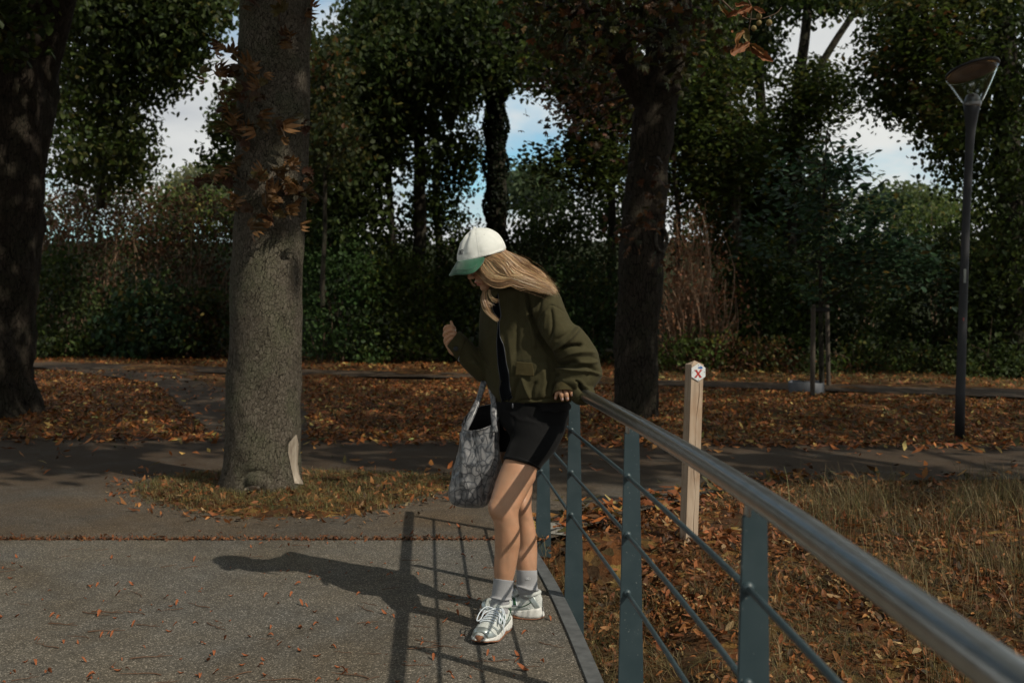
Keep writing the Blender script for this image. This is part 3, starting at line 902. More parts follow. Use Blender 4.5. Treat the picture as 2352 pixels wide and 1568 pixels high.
# main front face turned slightly; a narrow left face shows
NZ = 26; V = []; F = []
crk = [.006 * math.sin(z * 9) + .004 * math.sin(z * 23 + 1) for z in np.linspace(0, 1, NZ)]
for i, t in enumerate(np.linspace(0, 1, NZ)):
    c = np.array([B[0], B[1], -.08]) + (top - np.array([B[0], B[1], -.08])) * t
    cx = crk[i] + .006; cw = .0016 + .0008 * math.sin(t * 17)
    ring = [(-hw, -hw), (cx - cw, -hw), (cx, -hw + .014), (cx + cw, -hw), (hw, -hw), (hw, hw), (-hw, hw)]
    for u, w_ in ring: V.append(c + ex * u + ey * w_)
k = 7; F = list(grid_faces(NZ, k, True))
V.append(top + [0, 0, .022]); a0 = (NZ - 1) * k
tri = [[a0 + j, a0 + (j + 1) % k, len(V) - 1] for j in range(k)]
me = mesh_np('shaft', np.array(V), [np.array(F), np.array(tri)], mats=[M_WOOD])
bm = bmesh.new(); bm.from_mesh(me); bmesh.ops.recalc_face_normals(bm, faces=bm.faces[:]); bm.to_mesh(me); bm.free()
add('shaft', me, wm)
pc = pt(1597, 855, Yp - .02); R_ = 20.5 * s
fc = top + (np.array([B[0], B[1], -.08]) - top) * ((top[2] - pc[2]) / (top[2] + .08))
pc = fc - ey * (hw + .004) + ex * .003
hexa = [(math.sin(math.radians(60 * i)) * R_, math.cos(math.radians(60 * i)) * R_) for i in range(6)]
def plate(name, pts2, off, th, mat, parent):
    n = len(pts2); Vf = [pc + ex * u - ey * (off + th) + np.array([0, 0, v]) for u, v in pts2]; Vb = [pc + ex * u - ey * off + np.array([0, 0, v]) for u, v in pts2]
    V = np.array(Vf + Vb); tri = np.array(tessellate_polygon([[Vector((u, v, 0)) for u, v in pts2]]))
    i = np.arange(n); j = (i + 1) % n; me = mesh_np(name, V, [tri, tri + n, np.stack([i, j, j + n, i + n], -1)], mats=[mat])
    bm = bmesh.new(); bm.from_mesh(me); bmesh.ops.recalc_face_normals(bm, faces=bm.faces[:]); bm.to_mesh(me); bm.free()
    return add(name, me, parent)
sp = plate('trail_plate', hexa, 0, .003, m_plain('white_enamel', (.72, .74, .74), .4, 0, None, .05), wm)
RED = m_plain('red_print', (.45, .03, .02), .5); BLU = m_plain('blue_print', (.02, .12, .38), .5)
def bar2(x0, y0, x1, y1, w):
    d = np.array([x1 - x0, y1 - y0]); nrm = np.array([-d[1], d[0]]) / np.hypot(*d) * w / 2
    a = np.array([x0, y0]); b = np.array([x1, y1]); return [tuple(a - nrm), tuple(b - nrm), tuple(b + nrm), tuple(a + nrm)]
q = R_ / 20.5
plate('letter_x', bar2(-7 * q, 5 * q, 5 * q, -11 * q, 4.6 * q), .0032, .0006, RED, sp)
plate('letter_x', bar2(6.5 * q, 5 * q, -8 * q, -11 * q, 3.4 * q), .0040, .0006, RED, sp)
for x0, x1, yy in ((-11, -4, 5), (3, 9, 5), (-11, -5, -11), (2, 8, -11)):
    plate('serif', bar2(x0 * q, yy * q, x1 * q, yy * q, 1.6 * q), .0048, .0005, RED, sp)
plate('arrow', [(-1 * q, 12.5 * q), (5 * q, 12.5 * q), (5 * q, 15 * q), (11.5 * q, 10.5 * q), (5 * q, 6.5 * q), (5 * q, 9 * q), (-1 * q, 9 * q)], .0032, .0006, BLU, sp)
M_SCREW = m_plain('dark_screw', (.10, .09, .08), .5, .8)
for u, v in ((0, .80), (0, -.84), (.72, .02), (-.72, .02)):
    V, F = ellipsoid(pc + ex * u * R_ - ey * .004 + np.array([0, 0, v * R_]), [.0022, .0022, .0022], n=8, m=6)
    add('screw', mesh_np('screw', V, F, True, mats=[M_SCREW]), sp)

# ================================================================== STREET LAMP
M_POLE = m_plain('dark_grey_coating', (.030, .030, .033), .55, .2, (30, .1, .001), .12, 5)
Bl = G(2204, 1004); Yl = Bl[1]; sl = Yl / FPX
lamp = empty('street_lamp', (Bl[0], Bl[1], 0), 'slim dark grey street lamp with a clear glass cone and tilted disc head', 'street lamp')
def lp(px, py): return pt(px, py, Yl)
spine = [(2204, 1006, 11), (2206, 900, 10.5), (2212, 700, 9.5), (2219, 500, 8.8), (2226, 350, 9), (2229, 300, 10.5), (2231, 262, 15), (2232.5, 238, 19)]
V, F = tube(np.array([lp(a, b) for a, b, r in spine]), np.array([r * sl for a, b, r in spine]), 28, False)
pole = add('pole', mesh_np('pole', V, F, True, mats=[M_POLE]), lamp)
def glassm(name, tint=(.90, .92, .92)):
    a = NT(name); a.base(tint); a.rough(.06); a.p(Transmission_Weight=1.0, IOR=1.15, Alpha=1.0); return a.m
M_GLASS = glassm('clear_acrylic')
tiltv = np.array([math.cos(math.radians(10)), 0, math.sin(math.radians(10))])
def ringpts(c, r, n=36, tilt=0.0, ty=0.0):
    a = np.linspace(0, 2 * math.pi, n, endpoint=False)
    ux = np.array([math.cos(tilt), 0, math.sin(tilt)]); uy = np.array([0, math.cos(ty), math.sin(ty)])
    return c + r * (np.cos(a)[:, None] * ux + np.sin(a)[:, None] * uy)
c0 = lp(2233, 237); c1 = lp(2233, 166)
rings = [ringpts(c0, 19 * sl), ringpts(c0 + [0, 0, .01], 21 * sl)] + [ringpts(c0 + (c1 - c0) * t, (21 + 35 * t ** 1.0) * sl, tilt=.17 * t, ty=-.22 * t) for t in np.linspace(.1, 1, 8)]
inn = [r_ * 1.0 for r_ in rings[::-1]]
inn = [rr.mean(0) + (rr - rr.mean(0)) * (1 - .006 / (np.linalg.norm(rr[0] - rr.mean(0)))) for rr in inn]
V = np.concatenate(rings + inn)
add('glass_cone', mesh_np('glass_cone', V, grid_faces(len(rings) * 2, 36, True), True, mats=[M_GLASS]), lamp)
V, F = tube([c0 + [0, 0, .0], c0 + [0, 0, .025]], [20 * sl, 17 * sl], 28, True)
add('collar', mesh_np('collar', V, F, True, mats=[m_plain('dull_aluminium', (.25, .25, .25), .4, .7)]), lamp)
cd = c1 + np.array([0, 0, .0])
tl, ty_ = .17, -.22
prof = [(.30, .030), (.58, .034), (.60, .018), (.92, .010), (1.0, .004), (1.02, .020), (1.0, .034), (.8, .052), (.45, .068), (.05, .074)]
R0 = 57 * sl
rings = [ringpts(cd + [0, 0, z], r * R0, 40, tl, ty_) for r, z in [(.02, .030)] + prof]
M_DISC = m_plain('warm_grey_underside', (.24, .195, .165), .45, .1)
nt_ = len(rings); Fd = grid_faces(nt_, 40, True); fm = np.repeat(np.array([0] * 5 + [1] * (nt_ - 6)), 40)
me = mesh_np('disc_head', np.concatenate(rings), Fd, True, mats=[M_DISC, M_POLE], fmat=fm)
add('disc_head', me, lamp)
M_STK = m_plain('faded_sticker', (.30, .31, .28), .7)
M_STK2 = m_plain('red_sticker', (.22, .05, .05), .7)
for (px, py, w, h, mm) in ((2213, 634, 5, 32, M_STK), (2211, 733, 6, 7, M_STK2)):
    q = []; a_ = np.linspace(-.5, .5, 6)
    c = lp(px, py); r_ = 9.4 * sl + .0012; cx = lp(px - 1.0, py)
    for v in (-h / 2, h / 2):
        for t in a_: q.append(cx + np.array([math.sin(t + .2) * r_, -math.cos(t + .2) * r_, v * sl]))
    add('sticker', mesh_np('sticker', np.array(q), grid_faces(2, 6), mats=[mm]), lamp)

# wanted sun and shade on the ground; shapes the added unseen leaf roof
def shade_want(gx, gy):
    if -9 < gx < 2.9 and .6 < gy < 6.75 + .30 * math.sin(gx * 1.3): return 0.0
    if 2.9 <= gx < 5 and .6 < gy < 5.2: return .25
    t = -(gx + 1.8) / .853
    if 0 <= t < 1.35 and abs(gy - 7.2 - .653 * t) < .42: return 0.0
    t = (1.55 - gx) / .853
    if -.6 <= t < 6 and abs(gy - 12 - .653 * t) < .8: return 1.0
    if math.hypot((gx - 2.9) / 1.5, (gy - 8.8) / .45) < 1: return .15
    if math.hypot((gx + 3.6) / 1.6, (gy - 10.6) / .6) < 1: return .3
    if -10 < gx < 6 and 23.5 < gy < 32: return .04
    if 6 <= gx < 12 and 20 < gy < 30: return .35
    if gy > 16.5: return .30
    if gy > 12.5: return .45
    return .97
# ================================================================== TREES
def m_bark(name, c_lo, c_hi, scale=26, stretch=.45, crack=.9, lich=(.12, .13, .075)):
    a = NT(name); v = a.coord('Object', (1, 1, stretch)); vo = a.coord('Object')
    wn = a.n('ShaderNodeVectorMath', operation='ADD'); nz = a.n('ShaderNodeTexNoise', Scale=9.0, Detail=3.0); a.l(v, nz.inputs['Vector'])
    sc = a.n('ShaderNodeVectorMath', operation='SCALE'); sc.inputs['Scale'].default_value = .09; a.l(nz.outputs['Color'], sc.inputs[0])
    a.l(v, wn.inputs[0]); a.l(sc.outputs[0], wn.inputs[1]); vv = wn.outputs[0]
    d = a.voro(vv, scale, 'DISTANCE_TO_EDGE'); d2 = a.voro(vv, scale * 2.3, 'DISTANCE_TO_EDGE')
    cell = a.voro(vv, scale, 'F1', 'Color'); sp = a.n('ShaderNodeSeparateColor'); a.l(cell, sp.inputs[0])
    n = a.noise(vo, 3.2, 5, .65); f = a.noise(vo, 70, 4, .7)
    base = a.mix(sp.outputs[0], c_lo, c_hi)
    base = a.mix(a.math('MULTIPLY', a.ramp(n, [(.45, 0), (.65, 1)]), .55), base, lich)
    base = a.mix(a.ramp(f, [(.3, .35), (.7, 0)]), base, tuple(x * .45 for x in c_lo))
    ck = a.math('MULTIPLY', a.ramp(d, [(0, 0), (.055, 1)]), a.ramp(d2, [(0, .55), (.05, 1)]))
    c = a.mix(ck, tuple(x * .20 for x in c_lo), base); a.base(c); a.rough(.93); a.p(Specular_IOR_Level=.12)
    h = a.math('ADD', a.math('MULTIPLY', ck, 1.0), a.math('MULTIPLY', f, .35))
    a.bump(h, crack, .012); return a.m
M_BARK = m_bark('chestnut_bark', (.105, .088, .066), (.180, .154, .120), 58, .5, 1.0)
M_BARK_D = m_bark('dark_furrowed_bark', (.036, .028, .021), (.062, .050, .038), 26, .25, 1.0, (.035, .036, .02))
M_BARK_F = m_bark('far_bark', (.040, .034, .028), (.07, .06, .045), 12, .3, .8, (.05, .06, .03))
M_TWIGB = m_plain('brown_twig', (.10, .065, .04), .85, 0, None, .3, 10)
M_LEAFY = leaf_mat('green_leaf', .42, .55, .3, .22)
M_AUTUMN = leaf_mat('autumn_leaf', .35, .5, .35, .35)
def trunk_px(rows, Y, n=64, sub=8, lump=.02, lscale=2.2, flare=None, extra=None):
    """rows: (px_centre, py, half_width_px) from the ground up"""
    rows = smooth_line(np.array([r + (Y,) if len(r) == 3 else r for r in rows], float), (len(rows) - 1) * sub + 1)
    C = np.array([pt(r[0], r[1], r[3]) for r in rows]); R = rows[:, 2] * rows[:, 3] / FPX
    a = np.linspace(0, 2 * math.pi, n, endpoint=False)
    V = C[:, None, :] + R[:, None, None] * np.stack([np.cos(a), np.sin(a), 0 * a], -1)[None]
    if flare is not None:
        z0 = C[0, 2]; t = np.clip((C[:, 2] - z0) / flare[0], 0, 1)
        k = (1 - t) ** 2.2
        lob = 1 + k[:, None] * flare[1] * (0.35 + .65 * np.maximum(0, np.cos((a - flare[2]) * flare[3]))[None] ** 1.5)
        V = C[:, None, :] + (V - C[:, None, :]) * lob[..., None]
    shp = V.shape; V = V.reshape(-1, 3)
    out = (V - np.repeat(C, n, 0)); out /= np.linalg.norm(out, axis=1)[:, None]
    V = V + out * (lump * (.6 * vnoise(V * [1, 1, .5], lscale, 4) + .3 * vnoise(V * [1, 1, .5], lscale * 3, 5)))[:, None] * R[0] / .25
    F = grid_faces(shp[0], n, True)
    return V, [F], C, R
def limb(p0, p1, r0, r1, n=12, wob=.1, k=10, sag=0.0):
    p0, p1 = np.asarray(p0, float), np.asarray(p1, float); t = np.linspace(0, 1, n)[:, None]
    P = p0 * (1 - t) + p1 * t; d = np.linalg.norm(p1 - p0)
    P += np.sin(math.pi * t) * rng.normal(0, wob * d * .5, 3) + .3 * wob * d * .3 * np.sin(t * 9 + rng.uniform(0, 6)) * rng.normal(0, 1, 3) * np.sin(math.pi * t)
    P[:, 2] -= sag * (t[:, 0] * (1 - t[:, 0])) * d
    return tube(P, r0 * (1 - t[:, 0]) + r1 * t[:, 0], k, True)
def clusters(centres, per, rad, size, templ, palette, tilt=None, flat=.7, jit=.22):
    n = len(centres) * per; c = np.repeat(centres, per, 0)
    off = np.clip(rng.normal(size=(n, 3)), -1.7, 1.7) * .60 * rad; off[:, 2] *= flat
    ax = rng.normal(size=(len(centres), 3)); ax[:, 2] *= .35; ax /= np.linalg.norm(ax, axis=1)[:, None]; ax = np.repeat(ax, per, 0)
    off += ax * (np.clip(rng.normal(0, .7, (n, 1)), -1.2, 1.2) * rad)                      # clumps drawn out into sprays
    stray = rng.random(n) < .02; off[stray] *= 1.3
    base = pal(len(centres), palette, .10); col = np.repeat(base, per, 0) * (1 + rng.normal(0, jit, (n, 1)))
    mixc = pal(n, palette, jit); w = rng.random((n, 1)) < .35
    col = np.clip(np.where(w, mixc, col), .003, 1)
    return scatter(c + off, rng.uniform(size[0], size[1], n), templ, col, tilt)
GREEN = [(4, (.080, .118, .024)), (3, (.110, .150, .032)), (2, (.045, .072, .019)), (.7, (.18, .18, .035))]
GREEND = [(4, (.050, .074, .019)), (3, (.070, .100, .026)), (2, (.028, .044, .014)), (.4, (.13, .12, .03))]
OLIVE = [(4, (.06, .075, .022)), (2, (.10, .10, .028)), (2, (.04, .055, .02)), (1, (.17, .12, .03)), (.5, (.13, .06, .02))]
RUST = [(3, (.085, .038, .016)), (2, (.13, .055, .020)), (3, (.055, .035, .015)), (3, (.060, .060, .020)), (.5, (.20, .09, .03))]
BRWN = [(4, (.10, .052, .026)), (3, (.14, .07, .034)), (2, (.07, .04, .02)), (1.5, (.07, .08, .025))]
TEAL = [(4, (.035, .070, .035)), (3, (.05, .095, .045)), (2, (.025, .045, .025)), (.5, (.16, .12, .03))]
YELL = [(3, (.20, .20, .05)), (3, (.13, .15, .04)), (2, (.26, .22, .06))]
def twigs_to(centres, base_pts, r=.012, rb=.03):
    """thin branches that carry the leaf clumps"""
    parts = []
    for c in centres:
        b = base_pts[np.argmin(np.linalg.norm(base_pts - c, axis=1) + rng.uniform(0, .6, len(base_pts)))]
        parts.append(limb(b, c, rb, r * .5, 6, .12, 5))
    return join(parts)

def crown(root, groups, trunk_pts, mat, nbr=40, name='crown', br_mat=None, brr=(.012, .035)):
    parts = []; cs = []
    for poly, Y0, dY, ncl, per, rad, size, templ, palette, tilt in groups:
        c = in_poly_world(poly, ncl, Y0, dY, inset=rad * .62 * FPX / Y0); cs.append(c)
        parts.append(clusters(c, per, rad, size, templ, palette, tilt))
    V, F, C = merge_leaves(parts)
    add(name, mesh_np(name, V, F, False, C, [mat]), root)
    cs = np.concatenate(cs)
    if nbr and len(trunk_pts):
        sel = cs[rng.choice(len(cs), min(nbr, len(cs)), replace=False)]
        V, F = twigs_to(sel, np.asarray(trunk_pts), brr[0], brr[1]); add('branches', mesh_np('branches', V, F, True, mats=[br_mat or M_BARK_F]), root, kind='stuff')
TS, TM, TR, TP = T_simple(), T_quad(), T_quad(), T_palm(5)

# ---- the big chestnut standing on the verge (sunlit trunk)
Yt = 7.12
bt = G(600, 1124)
chest = empty('chestnut_tree', (bt[0], Yt, 0), 'big sunlit chestnut with a bare wood scar at its foot, left of the woman', 'tree')
rows = [(602, 1150, 100), (602, 1120, 93), (603, 1085, 88), (604, 1040, 85.5), (606, 960, 84), (607, 850, 83.5), (609, 740, 83), (613, 620, 82), (618, 500, 83), (623, 380, 82), (628, 250, 82), (632, 120, 80), (637, 0, 79), (642, -140, 77), (646, -420, 70), (650, -800, 50)]
V, F, C, R = trunk_px(rows, Yt, 120, 14, .016, 1.6, (.40, .17, math.radians(-55), 3))
# oval burl scars and the bare wood wound
PX = proj(V); cen = np.repeat(C, 120, 0); nn = V - cen; nn[:, 2] = 0; nn /= np.linalg.norm(nn, axis=1)[:, None]; front = nn[:, 1] < -.05
for cx, cy, rx_, ry_, amp in ((655, 235, 16, 20, .014), (668, 60, 26, 26, -.012), (560, 470, 14, 22, .010), (590, 1105, 26, 18, .03), (668, 1060, 20, 50, -.016)):
    d = np.hypot((PX[:, 0] - cx) / rx_, (PX[:, 1] - cy) / ry_)
    V = V + nn * (np.where(front, amp * np.exp(-d ** 2) - .7 * amp * np.exp(-((d - 1.25) / .3) ** 2), 0))[:, None]
trk = add('trunk', mesh_np('trunk', V, F, True, mats=[M_BARK]), chest)
bv = bvh_of(V, F)
M_BARE = NT('bare_sapwood'); v_ = M_BARE.coord('Object', (1, 1, .12)); M_BARE.base(M_BARE.ramp(M_BARE.noise(v_, 40, 5, .6), [(.3, (.15, .11, .08)), (.5, (.30, .25, .19)), (.7, (.42, .36, .29))])); M_BARE.rough(.8); M_BARE.bump(M_BARE.noise(v_, 50, 4), .5, .006); M_BARE = M_BARE.m
ps = [patch(bv, [(680, 997), (685, 1020), (683, 1065), (688, 1095), (697, 1112), (676, 1110), (668, 1075), (661, 1040), (662, 1018), (671, 1006)], .004, 1.6),
      patch(bv, [(560, 1126), (566, 1117), (580, 1114), (594, 1115), (600, 1121), (598, 1131), (590, 1126), (580, 1130), (574, 1124)], .004, 1.6)]
for p in ps:
    if p is not None: add('bare_wood_scar', mesh_np('bare_wood_scar', p[0], p[1], True, mats=[M_BARE]), chest)
# epicormic shoots with withered palmate leaves, each spray its own part, each leaf a piece
TPm = []
for i in range(3):
    V3, F3 = T_palm(5 if i else 7, .45 + .3 * i); V3 = V3 * [1, 1, 1.35]
    TPm.append((V3, F3))
palette_s = [(3, (.17, .072, .028)), (1.5, (.23, .115, .042)), (4, (.12, .085, .03)), (4, (.085, .095, .028)), (3, (.09, .046, .022))]
leafm = []
for i in range(12):
    V3, F3 = TPm[i % 3]; cc = pal(1, palette_s, .15)[0]
    leafm.append(mesh_np('leaf', V3, F3, False, np.tile(cc, (len(V3), 1)) * (1 + rng.normal(0, .12, (len(V3), 1))), [M_LITTER if i % 2 else M_AUTUMN]))
# (px, py of the shoot's foot on the trunk, px, py of its tip, leaves)
shoots = [(556, 150, 500, 118, 6), (556, 190, 478, 176, 8), (560, 240, 520, 225, 7), (566, 250, 590, 232, 6), (560, 290, 510, 262, 7), (556, 330, 508, 306, 8), (575, 330, 560, 345, 5), (600, 300, 612, 286, 5),
          (640, 300, 655, 315, 5), (690, 300, 705, 296, 3), (660, 95, 668, 110, 6), (640, 50, 650, 20, 3), (600, 20, 560, 8, 4), (560, 420, 492, 402, 7), (560, 440, 440, 424, 9), (575, 470, 520, 478, 7),
          (600, 410, 585, 432, 7), (620, 450, 610, 470, 8), (650, 400, 672, 392, 6), (660, 450, 690, 440, 6), (670, 470, 735, 462, 8), (660, 480, 668, 505, 6), (620, 500, 628, 520, 5), (590, 490, 575, 530, 5), (690, 430, 712, 425, 3),
          (570, 190, 562, 165, 6), (600, 190, 596, 215, 4), (566, 380, 540, 392, 6), (632, 430, 655, 420, 5), (700, 60, 715, 20, 3)]
for bx, by, tx, ty, nl in shoots:
    h, n0 = hit(bv, min(max(bx, 562), 700), by, 0)
    p0 = np.array(h) if h is not None else pt(bx, by, Yt)
    onf = 560 < tx < 705
    p1 = pt(tx, ty, (p0[1] - rng.uniform(.10, .22)) if onf else Yt - rng.uniform(.05, .30))
    m_ = (p0 + p1) / 2 + [0, -.05, .04]
    P = smooth_line([p0 + [0, .02, 0], m_, p1], 9)
    V3, F3 = tube(P, np.linspace(.006, .0025, 9), 6)
    sp_ = add('shoot', mesh_np('shoot', V3, F3, True, mats=[M_TWIGB]), chest)
    for k in range(nl):
        t = (k + 1) / nl; q = P[min(8, int(2 + t * 6))] + rng.normal(0, .03, 3)
        o = bpy.data.objects.new('leaf', leafm[int(rng.integers(0, 12))]); COL.objects.link(o)
        o.location = q; s_ = rng.uniform(.075, .13)
        o.scale = (s_, s_, s_); o.rotation_euler = (rng.uniform(.6, 2.1), rng.normal(0, .6), rng.uniform(-1.2, 1.2) + (math.pi if rng.random() < .6 else 0))
        o.parent = sp_
# crown above the frame (its shade falls on the ground behind)
def high_crown(root, cx, cy, z0, z1, rad, ncl, per, size, palette, templ=T_simple(), mat=None, lim=None):
    c = []
    while len(c) < ncl:
        q = rng.uniform(-1, 1, 3); r_ = np.linalg.norm(q)
        if .45 < r_ < 1:
            p = np.array([cx + q[0] * rad, cy + q[1] * rad, (z0 + z1) / 2 + q[2] * (z1 - z0) / 2])
            if p[1] > .5:                       # keep clear of the picture
                pp = proj(p)
                if pp[1] > -110 and -200 < pp[0] < 2550: continue
            if rng.random() > shade_want(p[0] - .853 * p[2], p[1] + .653 * p[2]): continue
            c.append(p)
    V, F, C = merge_leaves([clusters(np.array(c), per, .55, size, templ, palette, None, .6)])
    add('crown', mesh_np('crown', V, F, False, C, [mat or M_AUTUMN]), root)
    parts = [limb([cx, cy, z0 - .6], p, .07, .02, 8, .12, 6) for p in c[:10]]
    V, F = join(parts); add('branches', mesh_np('branches', V, F, True, mats=[M_BARK_D]), root, kind='stuff')
high_crown(chest, bt[0] - .2, Yt + .2, 4.6, 11.0, 4.2, 230, 22, (.20, .34), RUST[:2] + GREEN)

# ---- far left tree
ftl = empty('roadside_tree', tuple(G(-25, 950)[:2]) + (0,), 'thick dark trunk cut off by the left edge of the picture', 'tree')
Yl2 = G(-25, 948)[1]
rows = [(-28, 975, 124), (-28, 955, 112), (-28, 930, 104), (-30, 880, 99), (-30, 800, 98), (-27, 650, 104), (-24, 500, 112), (-20, 350, 122), (-16, 200, 134), (-12, 100, 144), (-10, 0, 154), (-8, -120, 160), (0, -500, 130)]
V, F, C, R = trunk_px(rows, Yl2, 72, 8, .03, 1.3, (.45, .22, math.radians(-30), 4))
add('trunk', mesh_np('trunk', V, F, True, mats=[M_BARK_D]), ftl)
V, F = join([limb(pt(60, 200, Yl2), pt(150, -120, Yl2 - .2), .30, .22, 12, .03, 16), limb(pt(40, 110, Yl2 - .5), pt(-40, 30, Yl2 - 1.0), .03, .01, 6)])
add('limb', mesh_np('limb', V, F, True, mats=[M_BARK_D]), ftl)
high_crown(ftl, -6.3, 12.2, 5.6, 13, 4.6, 120, 18, (.22, .36), GREEN + RUST[:1])
c = in_poly_world([(-60, -60), (60, -60), (70, 60), (50, 120), (0, 160), (-60, 140)], 24, Yl2 - 1.2, .4)
V, F, C_ = merge_leaves([clusters(c, 26, .22, (.07, .13), TM, GREEND)]); add('low_foliage', mesh_np('low_foliage', V, F, False, C_, [M_LEAFY]), ftl)

# ---- tree behind the railing, right of the woman
Yr = G(1457, 955)[1]
rt = empty('leaning_tree', (G(1457, 955)[0], Yr, 0), 'dark leaning tree right of the woman with an oval branch scar and rusty leaves above', 'tree')
rows = [(1458, 985, 62), (1458, 960, 55), (1459, 930, 51), (1460, 860, 49.5), (1464, 740, 49), (1470, 640, 51), (1476, 560, 52), (1482, 480, 50), (1488, 400, 49), (1499, 300, 48), (1512, 220, 49), (1527, 120, 47), (1538, 0, 50), (1550, -150, 48), (1560, -400, 36)]
V, F, C, R = trunk_px(rows, Yr, 72, 8, .03, 1.5, (.4, .16, 0, 4))
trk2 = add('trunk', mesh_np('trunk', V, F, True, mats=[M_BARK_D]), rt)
bv2 = bvh_of(V, F)
lb = [pt(1482, 230, Yr), pt(1450, 175, Yr - .1), pt(1415, 110, Yr - .25), pt(1360, 55, Yr - .45), pt(1312, 5, Yr - .6), pt(1250, -90, Yr - .8)]
V, F = tube(smooth_line(lb, 20), np.linspace(30, 20, 20) * Yr / FPX, 20)
add('limb', mesh_np('limb', V, F, True, mats=[M_BARK_D]), rt)
a_ = np.linspace(0, 2 * math.pi, 25); cs_ = pt(1519, 550, Yr - .20)
V, F = tube(np.stack([cs_[0] + 14 * Yr / FPX * np.cos(a_), cs_[1] + .06 * np.cos(a_), cs_[2] + 27 * Yr / FPX * np.sin(a_)], -1), 4.2 * Yr / FPX, 10, False)
add('branch_scar', mesh_np('branch_scar', V, F, True, mats=[m_bark('scar_bark', (.09, .075, .06), (.14, .12, .10), 40, .5)]), rt)
crown(rt, [([(1180, -60), (1660, -60), (1640, 90), (1590, 260), (1560, 340), (1545, 330), (1560, 180), (1490, 100), (1420, 200), (1330, 170), (1260, 180), (1200, 110)], Yr + .3, 2.0, 120, 16, .42, (.10, .16), TP, RUST + OLIVE + GREEND, None),
           ([(1250, 150), (1470, 150), (1460, 330), (1380, 350), (1290, 300)], Yr + 2.0, 1.0, 26, 14, .4, (.09, .14), TP, RUST, None)], [pt(1500, 200, Yr), pt(1400, 100, Yr - .3), pt(1330, 20, Yr - .5), pt(1540, 0, Yr)], M_AUTUMN, 46)
c = np.array([pt(x, y, Yr - .55) for x, y in [(1500, 420), (1520, 470), (1470, 500), (1440, 560), (1500, 380), (1532, 600), (1425, 520), (1510, 520)]])
V, F, C_ = merge_leaves([clusters(c, 9, .16, (.09, .15), TP, RUST)]); add('leaf_tufts', mesh_np('leaf_tufts', V, F, False, C_, [M_AUTUMN]), rt, kind='stuff')
high_crown(rt, 1.8, 12.3, 6.2, 13, 4.6, 130, 18, (.22, .36), RUST[:1] + GREEN)

# ---- background trees
def bg_tree(name, label, Y, trunks, groups, mat, nbr=40, bark=None, ivy=None):
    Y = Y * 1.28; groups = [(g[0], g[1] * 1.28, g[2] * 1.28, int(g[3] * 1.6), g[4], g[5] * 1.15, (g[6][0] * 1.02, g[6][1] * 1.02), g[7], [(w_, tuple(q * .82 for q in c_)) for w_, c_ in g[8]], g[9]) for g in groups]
    base = pt(trunks[0][0][0], 706, Y)
    root = empty(name, (base[0], Y, float(ground_z(base[0], Y))), label, 'tree')
    tp = []
    for i, tr in enumerate(trunks):
        P = np.array([pt(a, b, Y + (r[3] if False else 0)) for a, b, *r in tr]); R = np.array([t[2] for t in tr]) * Y / FPX
        n = 24; PP = smooth_line(np.c_[P, R], n)
        PP[:, :3] += np.c_[vnoise(PP[:, :3], .5, i) * .03, vnoise(PP[:, :3], .5, i + 3) * .03, np.zeros(n)]
        V, F = tube(PP[:, :3], PP[:, 3], 16); add('trunk' if i == 0 else 'limb', mesh_np('trunk', V, F, True, mats=[bark or M_BARK_F]), root)
        tp += list(PP[::3, :3])
    crown(root, groups, tp, mat, nbr)
    return root, tp
# oak on the left, lit from the left
polyA = [(85, -70), (545, -70), (535, 40), (500, 95), (452, 175), (425, 215), (372, 240), (366, 300), (350, 345), (325, 385), (290, 425), (190, 440), (90, 425), (80, 200)]
bg_tree('broadleaf_tree', 'spreading green tree between the two left trunks, its leaves against bright cloud', 19.5,
        [[(228, 470, 10), (232, 300, 9), (240, 150, 8), (250, -60, 6)], [(232, 330, 5), (170, 200, 4), (140, 60, 3)], [(240, 220, 5), (350, 120, 4), (450, 40, 3)]],
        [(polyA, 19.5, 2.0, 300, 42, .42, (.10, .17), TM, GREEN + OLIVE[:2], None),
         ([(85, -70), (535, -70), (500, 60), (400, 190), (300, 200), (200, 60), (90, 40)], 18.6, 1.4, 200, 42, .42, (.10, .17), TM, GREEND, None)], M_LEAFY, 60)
# tall tree right behind the chestnut
polyB = [(705, 110), (780, 60), (830, -70), (1190, -70), (1190, 120), (1120, 250), (1050, 330), (1010, 420), (960, 430), (900, 380), (880, 520), (830, 640), (700, 640), (640, 500), (560, 430), (520, 300), (540, 180), (600, 120)]
bg_tree('broadleaf_tree', 'tall dark tree behind the sunlit chestnut, two bare trunk lengths showing', 20.5,
        [[(958, 760, 17), (962, 600, 15), (965, 430, 14), (962, 300, 12), (958, 150, 10), (955, -70, 8)], [(1030, 290, 8), (1058, 235, 8), (1090, 180, 7), (1130, 90, 6)], [(905, 620, 8), (890, 400, 7), (870, 200, 5)]],
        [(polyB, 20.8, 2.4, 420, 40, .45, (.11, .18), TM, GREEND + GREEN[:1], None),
         ([(705, 130), (800, 90), (860, -70), (1180, -70), (1150, 120), (1000, 200), (900, 300), (800, 520), (705, 560)], 19.0, 1.6, 220, 40, .45, (.11, .18), TM, GREEND, None)], M_LEAFY, 70)
